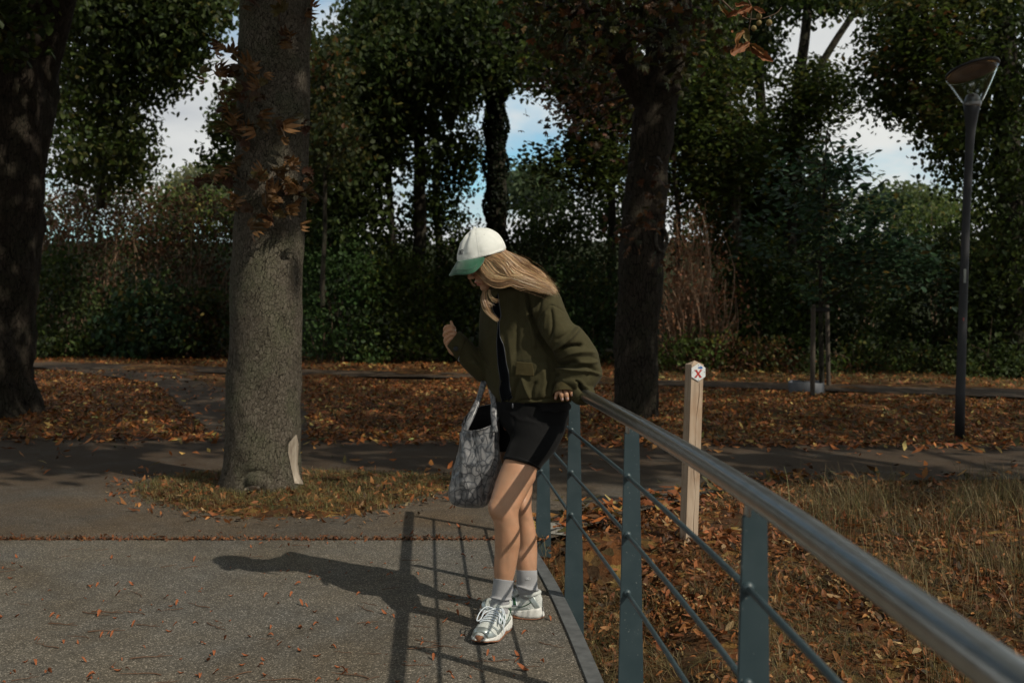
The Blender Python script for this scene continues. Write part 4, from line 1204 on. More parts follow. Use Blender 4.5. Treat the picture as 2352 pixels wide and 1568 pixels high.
bg_tree('broadleaf_tree', 'olive and yellow tinged tree just right of the chestnut trunk', 16.5,
        [[(742, 700, 6), (745, 400, 4), (748, 200, 2.5), (750, 120, 1)]],
        [([(712, 60), (760, 90), (800, 160), (815, 260), (800, 380), (740, 400), (705, 360)], 16.2, .9, 46, 34, .36, (.09, .15), TM, OLIVE, None),
         ([(440, 352), (470, 340), (530, 345), (560, 400), (540, 430), (480, 400)], 17.5, .5, 15, 34, .28, (.09, .15), TM, GREEND, None),
         ([(480, 290), (560, 200), (560, 360), (500, 320)], 17.5, .6, 20, 34, .28, (.09, .15), TM, GREEND, None)], M_LEAFY, 16)
# ivy covered trunk
ivy_root, _ = bg_tree('ivy_clad_tree', 'black looking ivy clad trunk rising behind the white cap', 21.0,
        [[(1138, 780, 24), (1139, 600, 22), (1140, 450, 22), (1138, 300, 21), (1138, 180, 20), (1136, 0, 18), (1134, -80, 16)]],
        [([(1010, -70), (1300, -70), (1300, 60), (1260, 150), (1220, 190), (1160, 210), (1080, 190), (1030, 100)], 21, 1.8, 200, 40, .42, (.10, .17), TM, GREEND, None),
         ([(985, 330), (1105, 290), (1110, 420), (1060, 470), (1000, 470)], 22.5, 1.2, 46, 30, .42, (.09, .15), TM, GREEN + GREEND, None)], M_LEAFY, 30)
n = 5200; yy_ = rng.uniform(-60, 700, n); aa_ = rng.uniform(0, 2 * math.pi, n)
P = np.array([pt(1139 + math.cos(a) * (25 + 5 * math.sin(y * .07)), y, 26.9 + math.sin(a) * .36) for y, a in zip(yy_, aa_)])
V, F, C_ = scatter(P, rng.uniform(.09, .15, n), TR, pal(n, [(3, (.016, .024, .012)), (2, (.024, .034, .015)), (1, (.01, .015, .008))]), None)
add('ivy', mesh_np('ivy', V, F, False, C_, [M_LEAFY]), ivy_root)
# maple behind the leaning tree
bg_tree('maple_tree', 'maple spreading level green sprays into the sky gap between ivy trunk and leaning tree', 17.5,
        [[(1560, 700, 7), (1555, 500, 6), (1540, 300, 5), (1520, 100, 4)], [(1545, 420, 3.5), (1420, 380, 2.5), (1280, 372, 1.5)], [(1540, 330, 3.5), (1430, 270, 2.5), (1290, 235, 1.5)]],
        [([(1190, 352), (1260, 338), (1330, 300), (1320, 250), (1215, 210), (1190, 150), (1240, 90), (1440, 110), (1450, 470), (1330, 470), (1270, 410), (1195, 385)], 17.6, 1.3, 190, 32, .36, (.10, .16), TM, GREEN + GREEND + OLIVE[:1], .5),
         ([(1250, 60), (1440, 60), (1440, 260), (1330, 240)], 17.0, 1.0, 60, 32, .36, (.10, .16), TM, OLIVE, None)], M_LEAFY, 30)
bg_tree('broadleaf_tree', 'back row tree filling the top of the picture between chestnut and ivy trunk', 24.5,
        [[(1010, 740, 10), (1006, 500, 9), (1000, 300, 8), (998, -60, 6)]],
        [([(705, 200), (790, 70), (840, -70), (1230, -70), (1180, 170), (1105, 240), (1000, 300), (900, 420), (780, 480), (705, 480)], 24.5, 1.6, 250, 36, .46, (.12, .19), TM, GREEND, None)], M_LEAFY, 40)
bg_tree('broadleaf_tree', 'back row tree filling the top of the picture around the leaning tree', 23.5,
        [[(1400, 740, 10), (1404, 500, 9), (1410, 300, 8), (1412, -60, 6)]],
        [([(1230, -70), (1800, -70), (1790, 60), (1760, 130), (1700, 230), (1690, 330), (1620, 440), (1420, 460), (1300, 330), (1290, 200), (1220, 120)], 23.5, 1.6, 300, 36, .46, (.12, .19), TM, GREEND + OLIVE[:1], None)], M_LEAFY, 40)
# right hand side
bg_tree('young_maple', 'slim pale grey trunk with yellow green leaves right of the leaning tree', 18.5,
        [[(1700, 780, 13), (1693, 520, 11), (1687, 400, 10), (1683, 340, 9), (1668, 200, 8.5), (1660, 60, 8), (1652, -60, 7)]],
        [([(1545, 60), (1640, 40), (1720, 110), (1700, 230), (1800, 290), (1760, 420), (1640, 470), (1560, 480), (1545, 300)], 18.2, 1.5, 190, 34, .36, (.10, .16), TM, GREEN + OLIVE[:2], .6),
         ([(1560, -70), (1700, -70), (1690, 60), (1600, 80)], 18.2, 1.3, 60, 34, .36, (.10, .16), TM, GREEND + GREEN, None)], M_LEAFY, 30, m_bark('smooth_grey_bark', (.10, .09, .07), (.13, .12, .095), 10, .2, .3))
bg_tree('dark_ash_tree', 'dark bare lower trunk standing behind the slim pale one', 22,
        [[(1762, 760, 14), (1756, 500, 13), (1750, 320, 12), (1742, 150, 11), (1735, -60, 9)]],
        [([(1640, -70), (1800, -70), (1800, 60), (1780, 200), (1700, 200), (1650, 60)], 22.2, 1.6, 100, 34, .42, (.10, .17), TM, GREEND, None),
         ([(1620, 420), (1900, 430), (1900, 620), (1620, 620)], 22.4, 1.0, 110, 34, .42, (.10, .17), TM, GREEND, None)], M_LEAFY, 24)
bg_tree('forked_tree', 'tall trunk forking in two against the bright sky gap, upper right', 20,
        [[(1815, 760, 17), (1818, 500, 15), (1826, 330, 14), (1836, 200, 13), (1850, 60, 11), (1862, -70, 10)], [(1832, 262, 9), (1870, 190, 9), (1915, 100, 8), (1965, 20, 7), (2000, -70, 7)]],
        [([(1790, -70), (2060, -70), (2000, 20), (1960, 60), (1900, 40), (1870, 60), (1800, 70)], 20, 1.5, 70, 34, .40, (.10, .17), TM, GREEN + GREEND, None),
         ([(1800, 170), (1880, 130), (1950, 150), (1960, 240), (1930, 280), (1880, 300), (1850, 380), (1780, 400), (1770, 260)], 19.6, 1.3, 90, 32, .36, (.10, .16), TM, GREEN + OLIVE[:1], .6),
         ([(1620, 280), (1870, 300), (1930, 420), (1900, 520), (1640, 520)], 20.5, 1.2, 130, 34, .42, (.10, .16), TM, GREEND + GREEN[:2], None)], M_LEAFY, 40)
polyC = [(1960, -70), (2480, -70), (2480, 760), (2240, 760), (2215, 560), (2240, 470), (2200, 450), (2150, 425), (2110, 350), (2085, 300), (2030, 275), (1990, 240), (1960, 190), (1985, 90)]
bg_tree('dense_dark_tree', 'dense dark tree filling the upper right corner behind the street lamp', 16.5,
        [[(2330, 800, 34), (2325, 600, 32), (2318, 400, 30), (2310, 200, 27), (2300, -60, 24)], [(2318, 330, 9), (2250, 270, 7), (2150, 240, 5), (2050, 235, 3)], [(2320, 260, 9), (2380, 330, 6), (2420, 420, 4)], [(2300, 160, 8), (2200, 110, 6), (2080, 90, 4)]],
        [(polyC, 16.6, 1.8, 470, 40, .36, (.08, .14), TM, GREEND + GREEN[:1], None),
         ([(1990, -60), (2300, -60), (2250, 200), (2200, 330), (2100, 300), (2020, 230)], 15.2, 1.0, 110, 30, .34, (.09, .14), TM, GREEN + OLIVE, .6)], M_LEAFY, 80)
# young lime with stakes and watering ring
Yy = G(1888, 902)[1]
yl = empty('young_lime_tree', (G(1888, 902)[0], Yy, 0), 'young staked lime tree with drooping round leaves in a dark watering ring', 'tree')
tp = np.array([pt(a, b, Yy) for a, b in [(1888, 905), (1886, 800), (1885, 700), (1886, 600), (1890, 480), (1895, 380), (1900, 300)]]); tr_ = np.array([6, 5.5, 5, 4.2, 3.4, 2.4, 1.2]) * Yy / FPX
V, F = tube(smooth_line(tp, 30), np.interp(np.linspace(0, 1, 30), np.linspace(0, 1, 7), tr_), 14); add('trunk', mesh_np('trunk', V, F, True, mats=[M_BARK_F]), yl)
crown(yl, [([(1720, 470), (1800, 380), (1880, 300), (1960, 340), (2030, 420), (2090, 520), (2140, 590), (2175, 640), (2090, 700), (1960, 700), (1850, 690), (1780, 640), (1700, 560)], Yy, 1.1, 110, 24, .26, (.08, .14), TR, TEAL, .45),
           ([(1980, 540), (2080, 545), (2180, 600), (2190, 700), (2120, 700), (2060, 620)], Yy - .3, .5, 26, 20, .24, (.08, .14), TR, TEAL, .4)], tp[2:], M_LEAFY, 40, brr=(.006, .014))
ws = m_plain('stake_wood', (.07, .055, .04), .85, 0, (60, .4, .003), .25, 20)
for x0, y0, x1, dy in ((1866, 914, 1868, -.28), (1886, 886, 1885, .20), (1903, 884, 1900, .1)):
    Yq = G(x0, y0)[1]; V, F = tube([pt(x0, y0 + 4, Yq), pt((x0 + x1) / 2, 800, Yq), pt(x1, 704, Yq)], [.036, .035, .034], 14)
    st = add('stake', mesh_np('stake', V, F, True, mats=[ws]), yl)
V, F = tube([pt(1864, 712, Yy - .12), pt(1886, 712, Yy - .10), pt(1905, 711, Yy - .02)], .022, 8, True, flat=1.6); add('tie_strap', mesh_np('tie_strap', V, F, True, mats=[m_plain('black_strap', (.015, .015, .015), .8)]), yl)
c = G(1886, 912); rg = []
for r_, z in ((.262, 0.0), (.268, .17), (.262, .175), (.254, .17), (.25, .02)):
    a = np.linspace(0, 2 * math.pi, 40, endpoint=False); rg.append(np.stack([c[0] + r_ * np.cos(a), Yy + r_ * np.sin(a), np.full(40, z + .0) + .01 * np.sin(a * 3 + 1) * (z > .1)], -1))
add('watering_ring', mesh_np('watering_ring', np.concatenate(rg), grid_faces(5, 40, True), True, mats=[m_plain('dark_rubber', (.075, .08, .09), .6)]), yl)

# ---- shrubs: each bush a thing of its own
def bush(name, label, px0, px1, ytop, ybot, Y, dY, ncl, per, rad, size, templ, palette, stems=10, mat=None, tilt=None, group=None, cat='shrub', stem_mat=None, stem_r=.012):
    Y *= 1.3; dY *= 1.3; rad *= 1.22; size = (size[0] * 1.15, size[1] * 1.15); stem_r *= 1.25
    xs_ = np.linspace(px0, px1, 9); w = (px1 - px0) / 2; cx = (px0 + px1) / 2
    topv = [ytop + (ybot - ytop) * (.15 if 'thorn' in name else .42) * (abs(x - cx) / w) ** 2.2 + rng.uniform(-12, 12) for x in xs_]
    poly = [(px0, ybot)] + list(zip(xs_, topv)) + [(px1, ybot)]
    b = pt(cx, 706, Y); gz_ = float(ground_z(b[0], Y)); root = empty(name, (b[0], Y, gz_), label, cat, group)
    c = in_poly_world(poly, ncl, Y, dY); c[:, 2] = np.maximum(c[:, 2], ground_z(c[:, 0], c[:, 1]) + .08)
    V, F, C_ = merge_leaves([clusters(c, per, rad, size, templ, palette, tilt)])
    add('foliage', mesh_np('foliage', V, F, False, C_, [mat or M_LEAFY]), root)
    if stems:
        parts = []
        for k in range(stems):
            e = c[rng.integers(len(c))]; f = np.array([b[0] + (e[0] - b[0]) * .55 + rng.normal(0, .1), Y + rng.uniform(-dY, dY) * .5, gz_ - .05])
            parts.append(limb(f, e + [0, 0, .1], stem_r * 1.4, stem_r * .4, 8, .14, 5))
            if k % 2: parts.append(limb((f + e) / 2, e + rng.normal(0, .35, 3), stem_r * .8, stem_r * .3, 6, .15, 4))
        V, F = join(parts); add('stems', mesh_np('stems', V, F, True, mats=[stem_mat or M_TWIGB]), root, kind='stuff')
M_PALET = m_plain('pale_brown_twig', (.25, .155, .095), .8, 0, None, .3, 6)
B_ = [
 ('hazel_bush', 'dark bush low down beside the far left trunk, nearest to it', 55, 240, 560, 838, 20.4, .9, 120, 34, .30, (.08, .13), TR, GREEND, 10),
 ('thorn_bush', 'brown twiggy bush with bare pale stems, between the two left trunks', 90, 300, 432, 720, 22.0, .9, 190, 22, .34, (.07, .12), TR, BRWN + OLIVE[:1], 44),
 ('thorn_bush', 'second brown twiggy bush, nearer the chestnut trunk', 300, 545, 440, 700, 22.3, .9, 190, 22, .34, (.07, .12), TR, BRWN + GREEND[:1], 40),
 ('bramble_bush', 'large leaved green bush below the brown twiggy ones', 230, 420, 640, 838, 20.2, .8, 100, 30, .28, (.10, .16), TR, TEAL + GREEND, 8),
 ('bramble_bush', 'yellow green low bush at the left foot of the chestnut', 400, 545, 660, 815, 20.6, .7, 80, 28, .28, (.09, .14), TR, OLIVE + BRWN[:1] + GREEND, 8),
 ('bright_bush', 'sunlit yellow green bush on the skyline between the left trunks', 370, 560, 432, 560, 27.0, 1.2, 90, 30, .40, (.10, .16), TR, YELL + GREEN, 6),
 ('ivy_bush', 'fresh green climbing bush just right of the chestnut trunk', 680, 860, 500, 825, 18.6, .8, 150, 34, .26, (.07, .12), TR, [(3, (.06, .11, .03)), (3, (.045, .085, .025)), (2, (.03, .055, .02))], 10),
 ('ivy_bush', 'green bush behind the raised hand', 830, 1010, 560, 828, 19.0, .8, 140, 34, .28, (.07, .12), TR, GREEN + OLIVE[:1], 10),
 ('privet_bush', 'tall dark bush behind the cap peak', 860, 1110, 440, 700, 21.6, .9, 160, 34, .32, (.08, .13), TR, GREEND + GREEN[:1], 12),
 ('privet_bush', 'grey green bush directly behind the woman', 990, 1200, 600, 830, 19.6, .8, 130, 34, .28, (.07, .12), TR, GREEN + GREEND, 10),
 ('privet_bush', 'bush with bare arching twigs right of the cap', 1150, 1420, 480, 700, 21.2, .9, 150, 30, .34, (.08, .13), TR, GREEND + OLIVE[:1], 36),
 ('ivy_bush', 'green leafy bush left of the leaning tree', 1180, 1430, 590, 840, 18.8, .8, 170, 34, .28, (.07, .12), TR, [(3, (.055, .095, .03)), (3, (.035, .065, .022)), (1, (.10, .11, .03))], 10),
 ('dead_shrub', 'withered shrub of hanging rust brown twigs right of the leaning tree', 1512, 1692, 485, 800, 16.4, .55, 120, 20, .24, (.05, .09), TS, [(3, (.27, .125, .062)), (3, (.20, .09, .045)), (1, (.32, .18, .10))], 120),
 ('elder_bush', 'green bush right of the withered shrub', 1640, 1860, 540, 835, 18.4, .8, 170, 34, .28, (.08, .13), TR, GREEN + GREEND, 12),
 ('elder_bush', 'dark bush behind the staked young tree', 1820, 2080, 560, 838, 19.4, .9, 170, 34, .30, (.08, .13), TR, GREEND + GREEN[:1], 12),
 ('elder_bush', 'black green bush between the young tree and the street lamp', 2040, 2280, 520, 845, 18.0, .9, 190, 34, .30, (.08, .12), TR, GREEND, 12),
 ('elder_bush', 'very dark bush at the right edge behind the street lamp', 2200, 2440, 560, 858, 16.8, .8, 190, 34, .30, (.08, .12), TR, GREEND, 12),
 ('hawthorn_bush', 'high hedge bush on the bank left of the leaning tree', 1200, 1500, 440, 560, 24.5, 1.0, 110, 30, .38, (.09, .14), TR, GREEND + GREEN[:1], 10),
 ('hawthorn_bush', 'high hedge bush on the bank, right of the leaning tree', 1540, 1820, 470, 600, 24.5, 1.0, 120, 30, .38, (.09, .14), TR, GREEND, 10),
 ('hawthorn_bush', 'high hedge bush on the bank under the right hand sky gap', 1800, 2120, 465, 600, 24.5, 1.0, 130, 30, .38, (.09, .14), TR, GREEN + GREEND, 10),
 ('hawthorn_bush', 'yellow green hedge top on the bank, right under the sky gap', 2080, 2300, 455, 600, 25.0, 1.0, 100, 30, .38, (.09, .14), TR, YELL[1:2] + GREEN, 10),
 ('hawthorn_bush', 'high hedge bush on the bank behind the chestnut trunk', 540, 860, 450, 620, 24.5, 1.0, 130, 30, .38, (.09, .14), TR, GREEND, 10),
 ('hawthorn_bush', 'dark hedge top on the bank behind the two brown twiggy bushes', 60, 430, 425, 600, 25.0, 1.0, 190, 30, .38, (.09, .14), TR, GREEND + BRWN[:2], 10),
 ('low_bramble', 'low tangle at the foot of the withered shrub', 1500, 1700, 760, 848, 15.9, .6, 60, 30, .20, (.06, .10), TR, GREEN + OLIVE[:1] + RUST[:1], 6),
 ('low_bramble', 'low reddish brown tangle left of the tree stakes', 1680, 1850, 782, 856, 15.8, .5, 50, 30, .18, (.05, .09), TR, OLIVE + RUST[:2], 6),
 ('low_bramble', 'low green tangle between the tree stakes and the lamp', 1840, 2200, 785, 866, 15.7, .6, 80, 30, .20, (.06, .10), TR, GREEN + GREEND + OLIVE, 6),
 ('low_bramble', 'low dark tangle right of the street lamp', 2180, 2480, 780, 876, 15.0, .6, 100, 30, .20, (.06, .10), TR, GREEND, 6),
 ('low_bramble', 'low green tangle along the far path between the chestnut and the hand', 700, 900, 770, 835, 20.4, .5, 40, 28, .22, (.06, .10), TR, GREEN + OLIVE, 6),
 ('low_bramble', 'low dark tangle along the far path under the left bushes', 60, 330, 775, 845, 20.6, .5, 70, 28, .24, (.06, .10), TR, GREEND + GREEN, 6),
]
for b_ in B_:
    bush(*b_[:15], stem_mat=M_PALET if 'thorn' in b_[0] or 'dead' in b_[0] else None, stem_r=.016 if 'thorn' in b_[0] else .010)
# distant trees beyond the bank
for lab, poly, Y, pl in (('hazy pale green tree far off in the middle sky gap', [(1165, 470), (1170, 420), (1200, 392), (1240, 400), (1275, 430), (1280, 480)], 60, [(2, (.10, .13, .06)), (2, (.07, .10, .045))]),
                     ('hazy yellowish tree far off in the left sky gap', [(380, 470), (395, 425), (440, 405), (500, 410), (530, 440), (530, 480)], 60, [(2, (.20, .20, .09)), (2, (.14, .16, .07))]),
                     ('hazy green tree far off in the right sky gap', [(1990, 480), (2010, 455), (2060, 440), (2130, 446), (2190, 470), (2200, 500)], 60, [(2, (.12, .15, .05)), (2, (.08, .11, .04))])):
    b = pt(poly[0][0] + 60, 706, Y); root = empty('distant_tree', (b[0], Y, 3.8), lab, 'tree')
    c = in_poly_world(poly, 110, Y, 2.0)
    V, F, C_ = merge_leaves([clusters(c, 26, .9, (.28, .5), TS, pl)]); add('crown', mesh_np('crown', V, F, False, C_, [M_LEAFY]), root)
    V, F = tube([[b[0], Y, 3.8], [b[0], Y, float(c[:, 2].mean())]], [.3, .15], 10); add('trunk', mesh_np('trunk', V, F, True, mats=[M_BARK_F]), root)
# ball stop fence on the bank
Yf = 41.0; fr = empty('mesh_fence', (pt(320, 700, Yf)[0], Yf, 3.8), 'thin tall wire mesh fence on dark posts against the cloud, left of the chestnut', 'fence')
M_FEN = m_plain('green_fence_steel', (.03, .05, .04), .6)
for px in (155, 240, 320, 560, 800):
    V, F = tube([pt(px, 470, Yf), pt(px, 388, Yf)], .035, 8); add('fence_post', mesh_np('fence_post', V, F, True, mats=[M_FEN]), fr)
parts = []
for py in (389, 402, 414, 428): parts.append(tube([pt(60, py, Yf + .03), pt(900, py + 1, Yf + .03)], .008, 4, False))
V, F = join(parts); add('rail_wires', mesh_np('rail_wires', V, F, mats=[M_FEN]), fr)
parts = [tube([pt(px, 470, Yf + .05), pt(px, 389, Yf + .05)], .0035, 3, False) for px in np.arange(60, 900, 5)]
V, F = join(parts); tag(add('mesh_wires', mesh_np('mesh_wires', V, F, mats=[M_FEN]), fr), kind='stuff')

# ---- hanging chestnut twig at the top, close by
hb = empty('hanging_branch', tuple(pt(1660, -40, 6.0)), 'near hanging twig with curled rusty leaves and spiky husks, top right of centre', 'branch')
def ZB(x, y): return (1632 + x * .1020, y * .1020)
Yb = 5.2
def zb(x, y, dy=0): return pt(*ZB(x, y), Yb + dy)
tws = [([(100, -200), (250, 0), (380, 130), (500, 240), (660, 260)], .0060, .004), ([(820, -50), (900, 110), (920, 200), (900, 440), (860, 700), (860, 900), (880, 990)], .0035, .003),
       ([(740, 380), (830, 430), (1000, 440), (1180, 420), (1350, 360), (1500, 290), (1600, 170)], .0038, .0018), ([(1350, 360), (1365, 410), (1345, 460)], .0028, .0025), ([(1180, 420), (1100, 440), (1090, 470)], .0028, .0025),
       ([(630, 440), (620, 520), (580, 600), (500, 690)], .0020, .0015), ([(500, 240), (560, 150), (640, 130)], .003, .002)]
for P2, ra, rb in tws:
    P = smooth_line([zb(x, y, .01 * i) for i, (x, y) in enumerate(P2)], 20); V, F = tube(P, np.linspace(ra, rb, 20), 8); add('stem', mesh_np('stem', V, F, True, mats=[M_TWIGB]), hb)
def dry_leaf(P2, w, seed, tone):
    """crumpled leaflet along a measured midrib"""
    P = smooth_line([zb(x, y, .012 * i * (-1) ** seed) for i, (x, y) in enumerate(P2)], 16); r3 = np.random.default_rng(seed)
    T = np.gradient(P, axis=0); T /= np.linalg.norm(T, axis=1)[:, None]; view = np.array([0, 1, .2]); Sx = np.cross(T, view); Sx /= np.linalg.norm(Sx, axis=1)[:, None]
    V = []; n = 16; m = 7
    for i in range(n):
        t = i / (n - 1); ww = w * (math.sin(math.pi * min(1, t * .93 + .06)) ** .7) * (1 + .14 * math.sin(i * 2.2 + seed))
        for j in range(m):
            u = (j / (m - 1) - .5) * 2
            fold = -abs(u) * ww * (.8 + .4 * math.sin(seed + t * 4)) + .10 * ww * math.sin(j * 2.6 + i * 1.3) * (abs(u) > .1)
            V.append(P[i] + Sx[i] * u * ww * .62 + view * fold + np.array([0, 0, .12 * ww * math.sin(u * 5 + i)]))
    V = np.array(V); c = np.array(tone) * (1 + r3.normal(0, .14, (len(V), 1)))
    add('leaf', mesh_np('leaf', V, grid_faces(n, m), True, np.clip(c, .01, 1), [M_LITTER]), hb)
TA, TB_, TC = (.28, .11, .045), (.22, .10, .03), (.16, .12, .03)
for i, (P2, w, tone) in enumerate([([(560, 70), (600, 130), (740, 90), (900, 120)], .016, TA), ([(920, 140), (820, 200), (720, 250), (600, 300)], .026, TA), ([(910, 150), (880, 230), (850, 330)], .020, TB_), ([(960, 170), (1060, 210), (1140, 260), (1230, 300)], .020, TA),
        ([(660, 260), (560, 290), (450, 330), (370, 410)], .024, TA), ([(640, 300), (720, 320), (800, 400)], .022, TA), ([(220, 180), (300, 260), (360, 330), (375, 400)], .016, TB_), ([(190, 100), (250, 190), (240, 250)], .014, TC), ([(200, 110), (120, 100), (50, 150)], .010, TC),
        ([(870, 960), (760, 1040), (620, 1110), (500, 1190), (470, 1120)], .034, TA), ([(860, 960), (800, 830), (760, 700), (690, 740)], .030, TC), ([(760, 700), (640, 790), (580, 900), (600, 1080)], .022, TB_), ([(880, 1000), (960, 1120), (1100, 1230), (1250, 1310), (1410, 1390)], .036, TA), ([(900, 990), (1000, 1060), (1150, 1170), (1180, 1240)], .020, TB_), ([(870, 1000), (860, 1080), (800, 1150)], .03, TC), ([(500, 690), (470, 730)], .012, TA)]):
    dry_leaf(P2, w, i, tone)
M_SPK = m_plain('spiky_husk', (.20, .15, .05), .7, 0, None, .25, 60)
for x, y, r_ in ((1090, 380, 62), (1090, 520, 58), (975, 640, 58), (1320, 520, 68)):
    c = zb(x, y, -.01); rr = r_ * .102 * Yb / FPX; parts = [ellipsoid(c, [rr, rr, rr * 1.05], n=18, m=12)]
    for k in range(60):
        d = rng.normal(size=3); d /= np.linalg.norm(d); s1 = np.cross(d, [0.3, .2, 1]); s1 /= np.linalg.norm(s1); s2 = np.cross(d, s1); b0 = c + d * rr * .95; w_ = rr * .09
        parts.append((np.array([b0 + s1 * w_, b0 - s1 * w_ * .5 + s2 * w_, b0 - s1 * w_ * .5 - s2 * w_, c + d * rr * 1.28]), [np.array([[0, 1, 3], [1, 2, 3], [2, 0, 3]])]))
    V, F = join(parts); add('husk', mesh_np('husk', V, F, True, mats=[M_SPK]), hb)

# ---- trees added out of view on the sun side to shade the paths
def added_shade_tree(x, y, z0, z1, rad, ncl, label, per=20):
    root = empty('added_shade_tree', (x, y, 0), label, 'tree')
    V, F = tube(smooth_line([[x, y, -.2], [x + .1, y, 2], [x, y + .1, z0 + 1.5]], 12), np.linspace(.34, .2, 12), 16); add('trunk', mesh_np('trunk', V, F, True, mats=[M_BARK_D]), root)
    high_crown(root, x, y, z0, z1, rad, ncl, per, (.24, .40), GREEN)
    return root
# ================================================================== PERSON
def m_skin(name, col, sss=.06):
    a = NT(name); v = a.coord('Object'); n = a.noise(v, 18, 4, .6); f = a.noise(v, 420, 2)
    b_ = a.noise(v, 60, 5, .7); cc = a.mix(a.ramp(n, [(.3, 0), (.7, 1)]), tuple(c * .90 for c in col), (col[0] * 1.07, col[1] * .97, col[2] * .92)); a.base(a.mix(a.math('MULTIPLY', a.ramp(b_, [(.45, 0), (.7, 1)]), .25), cc, (col[0] * .86, col[1] * .70, col[2] * .66)))
    a.rough(.48); a.p(Subsurface_Weight=sss, Subsurface_Scale=.02, Specular_IOR_Level=.4)
    a.b.inputs['Subsurface Radius'].default_value = (1.0, .35, .2); a.bump(f, .08, .0008); return a.m
def m_cloth(name, c0, c1, wscale=500, bump=.12, rough=.85, sheen=.03, mott=26):
    a = NT(name); v = a.coord('Object'); n = a.noise(v, mott, 5, .65); w = a.noise(v, wscale, 2, .5)
    a.base(a.mix(a.ramp(n, [(.3, 0), (.7, 1)]), c0, c1)); a.rough(rough); a.p(Sheen_Weight=sheen, Specular_IOR_Level=.12)
    a.bump(a.math('ADD', w, a.math('MULTIPLY', a.noise(v, 60, 3), .8)), bump, .0015); return a.m
M_SKIN = m_skin('skin', (.47, .270, .165))
M_JACK = m_cloth('olive_cotton', (.046, .041, .019), (.057, .050, .024), 700, .06)
M_JACK2 = m_cloth('olive_twill_trim', (.052, .041, .017), (.063, .051, .021), 700, .08)
M_NAVY = m_cloth('navy_shirt', (.005, .006, .009), (.007, .009, .013))
M_SHIRT = m_cloth('charcoal_shirt', (.010, .010, .011), (.014, .014, .015), 500, .12, .9, .05)
M_BLACK = m_cloth('black_stretch', (.004, .004, .0042), (.006, .006, .0062), 700, .08, .8, .03)
M_CAPW = m_cloth('cream_cotton', (.70, .715, .67), (.78, .79, .75), 500, .12, .9, .2, 40)
M_CAPG = m_cloth('green_suede', (.022, .085, .048), (.040, .130, .078), 300, .2, .9, .4, 30)
M_SOCK = m_cloth('grey_rib_knit', (.30, .30, .31), (.36, .36, .37), 500, .25, .9, .3, 30)
M_INK = m_plain('black_thread', (.012, .012, .014), .7)
M_ZIP = m_plain('zip_metal', (.10, .105, .115), .5, .7)
M_GOLD = m_plain('gold', (.7, .5, .22), .25, 1.0)
M_NAIL = m_plain('pale_nail', (.70, .52, .48), .2)
fx = G(1150, 1455)
person = empty('person', (fx[0], fx[1], 0), 'person in olive jacket and white cap, head bowed, one hand on the railing', 'person')
def zz(f, L_, R_, Y, t, drop=0): return (f(*L_), f(*R_), Y, t, drop)

# ---- body: one surface for trunk, legs and arms, with head and hands
legL = [zz(Z2, (740, 330), (1240, 330), 4.22, .20), zz(Z2, (765, 440), (1205, 470), 4.18, .18), zz(Z2, (740, 570), (1115, 620), 4.13, .165), zz(Z2, (684, 700), (992, 792), 4.08, .158),
        zz(Z2, (640, 800), (972, 885), 4.06, .152), zz(Z2, (602, 900), (928, 960), 4.04, .145), zz(Z2, (570, 1000), (884, 1045), 4.02, .136), zz(Z2, (538, 1095), (846, 1115), 4.0, .128),
        zz(Z2, (526, 1155), (822, 1165), 3.99, .124), zz(Z2, (545, 1222), (812, 1215), 3.985, .118), zz(Z2, (577, 1290), (817, 1280), 3.985, .112), zz(Z2, (589, 1380), (825, 1370), 3.99, .110),
        zz(Z2, (590, 1480), (829, 1480), 3.995, .110), zz(Z3, (786, 225), (1033, 225), 4.0, .106), zz(Z3, (778, 330), (1015, 335), 4.0, .098), zz(Z3, (775, 430), (994, 440), 4.0, .088),
        zz(Z3, (784, 510), (972, 522), 4.0, .076), zz(Z3, (778, 620), (942, 630), 4.0, .062), zz(Z3, (770, 720), (915, 740), 4.0, .056), zz(Z3, (768, 850), (880, 900), 4.0, .05)]
legR = [zz(Z2, (660, 330), (900, 330), 4.35, .15), zz(Z2, (650, 470), (840, 470), 4.35, .14), zz(Z2, (645, 570), (835, 570), 4.345, .135), zz(Z2, (634, 640), (846, 640), 4.34, .145), zz(Z2, (672, 790), (912, 790), 4.28, .145),
        zz(Z2, (712, 930), (944, 930), 4.25, .135), zz(Z2, (742, 1040), (940, 1045), 4.22, .124), zz(Z2, (762, 1130), (934, 1140), 4.2, .118), zz(Z2, (775, 1230), (944, 1230), 4.2, .112),
        zz(Z2, (785, 1330), (966, 1325), 4.2, .108), zz(Z2, (792, 1440), (983, 1440), 4.2, .108), zz(Z2, (795, 1540), (989, 1540), 4.2, .108), zz(Z3, (990, 260), (1222, 260), 4.19, .100), zz(Z3, (1002, 350), (1219, 350), 4.18, .092),
        zz(Z3, (1012, 430), (1213, 430), 4.175, .082), zz(Z3, (1028, 540), (1202, 540), 4.17, .066), zz(Z3, (1055, 650), (1195, 655), 4.168, .056), zz(Z3, (1085, 770), (1195, 760), 4.17, .05)]
trunkb = [zz(Z1, (640, 560), (800, 560), (4.19, 4.15), .11), zz(Z1, (560, 680), (960, 650), (4.28, 4.16), .13), zz(Z1, (570, 850), (950, 850), (4.31, 4.17), .15), zz(Z1, (600, 1050), (960, 1050), (4.31, 4.18), .14), zz(Z1, (610, 1250), (990, 1250), (4.31, 4.19), .14),
          zz(Z1, (620, 1400), (1030, 1400), (4.29, 4.20), .15), zz(Z2, (640, 330), (1240, 330), 4.25, .20), zz(Z2, (680, 430), (1190, 430), 4.25, .18)]
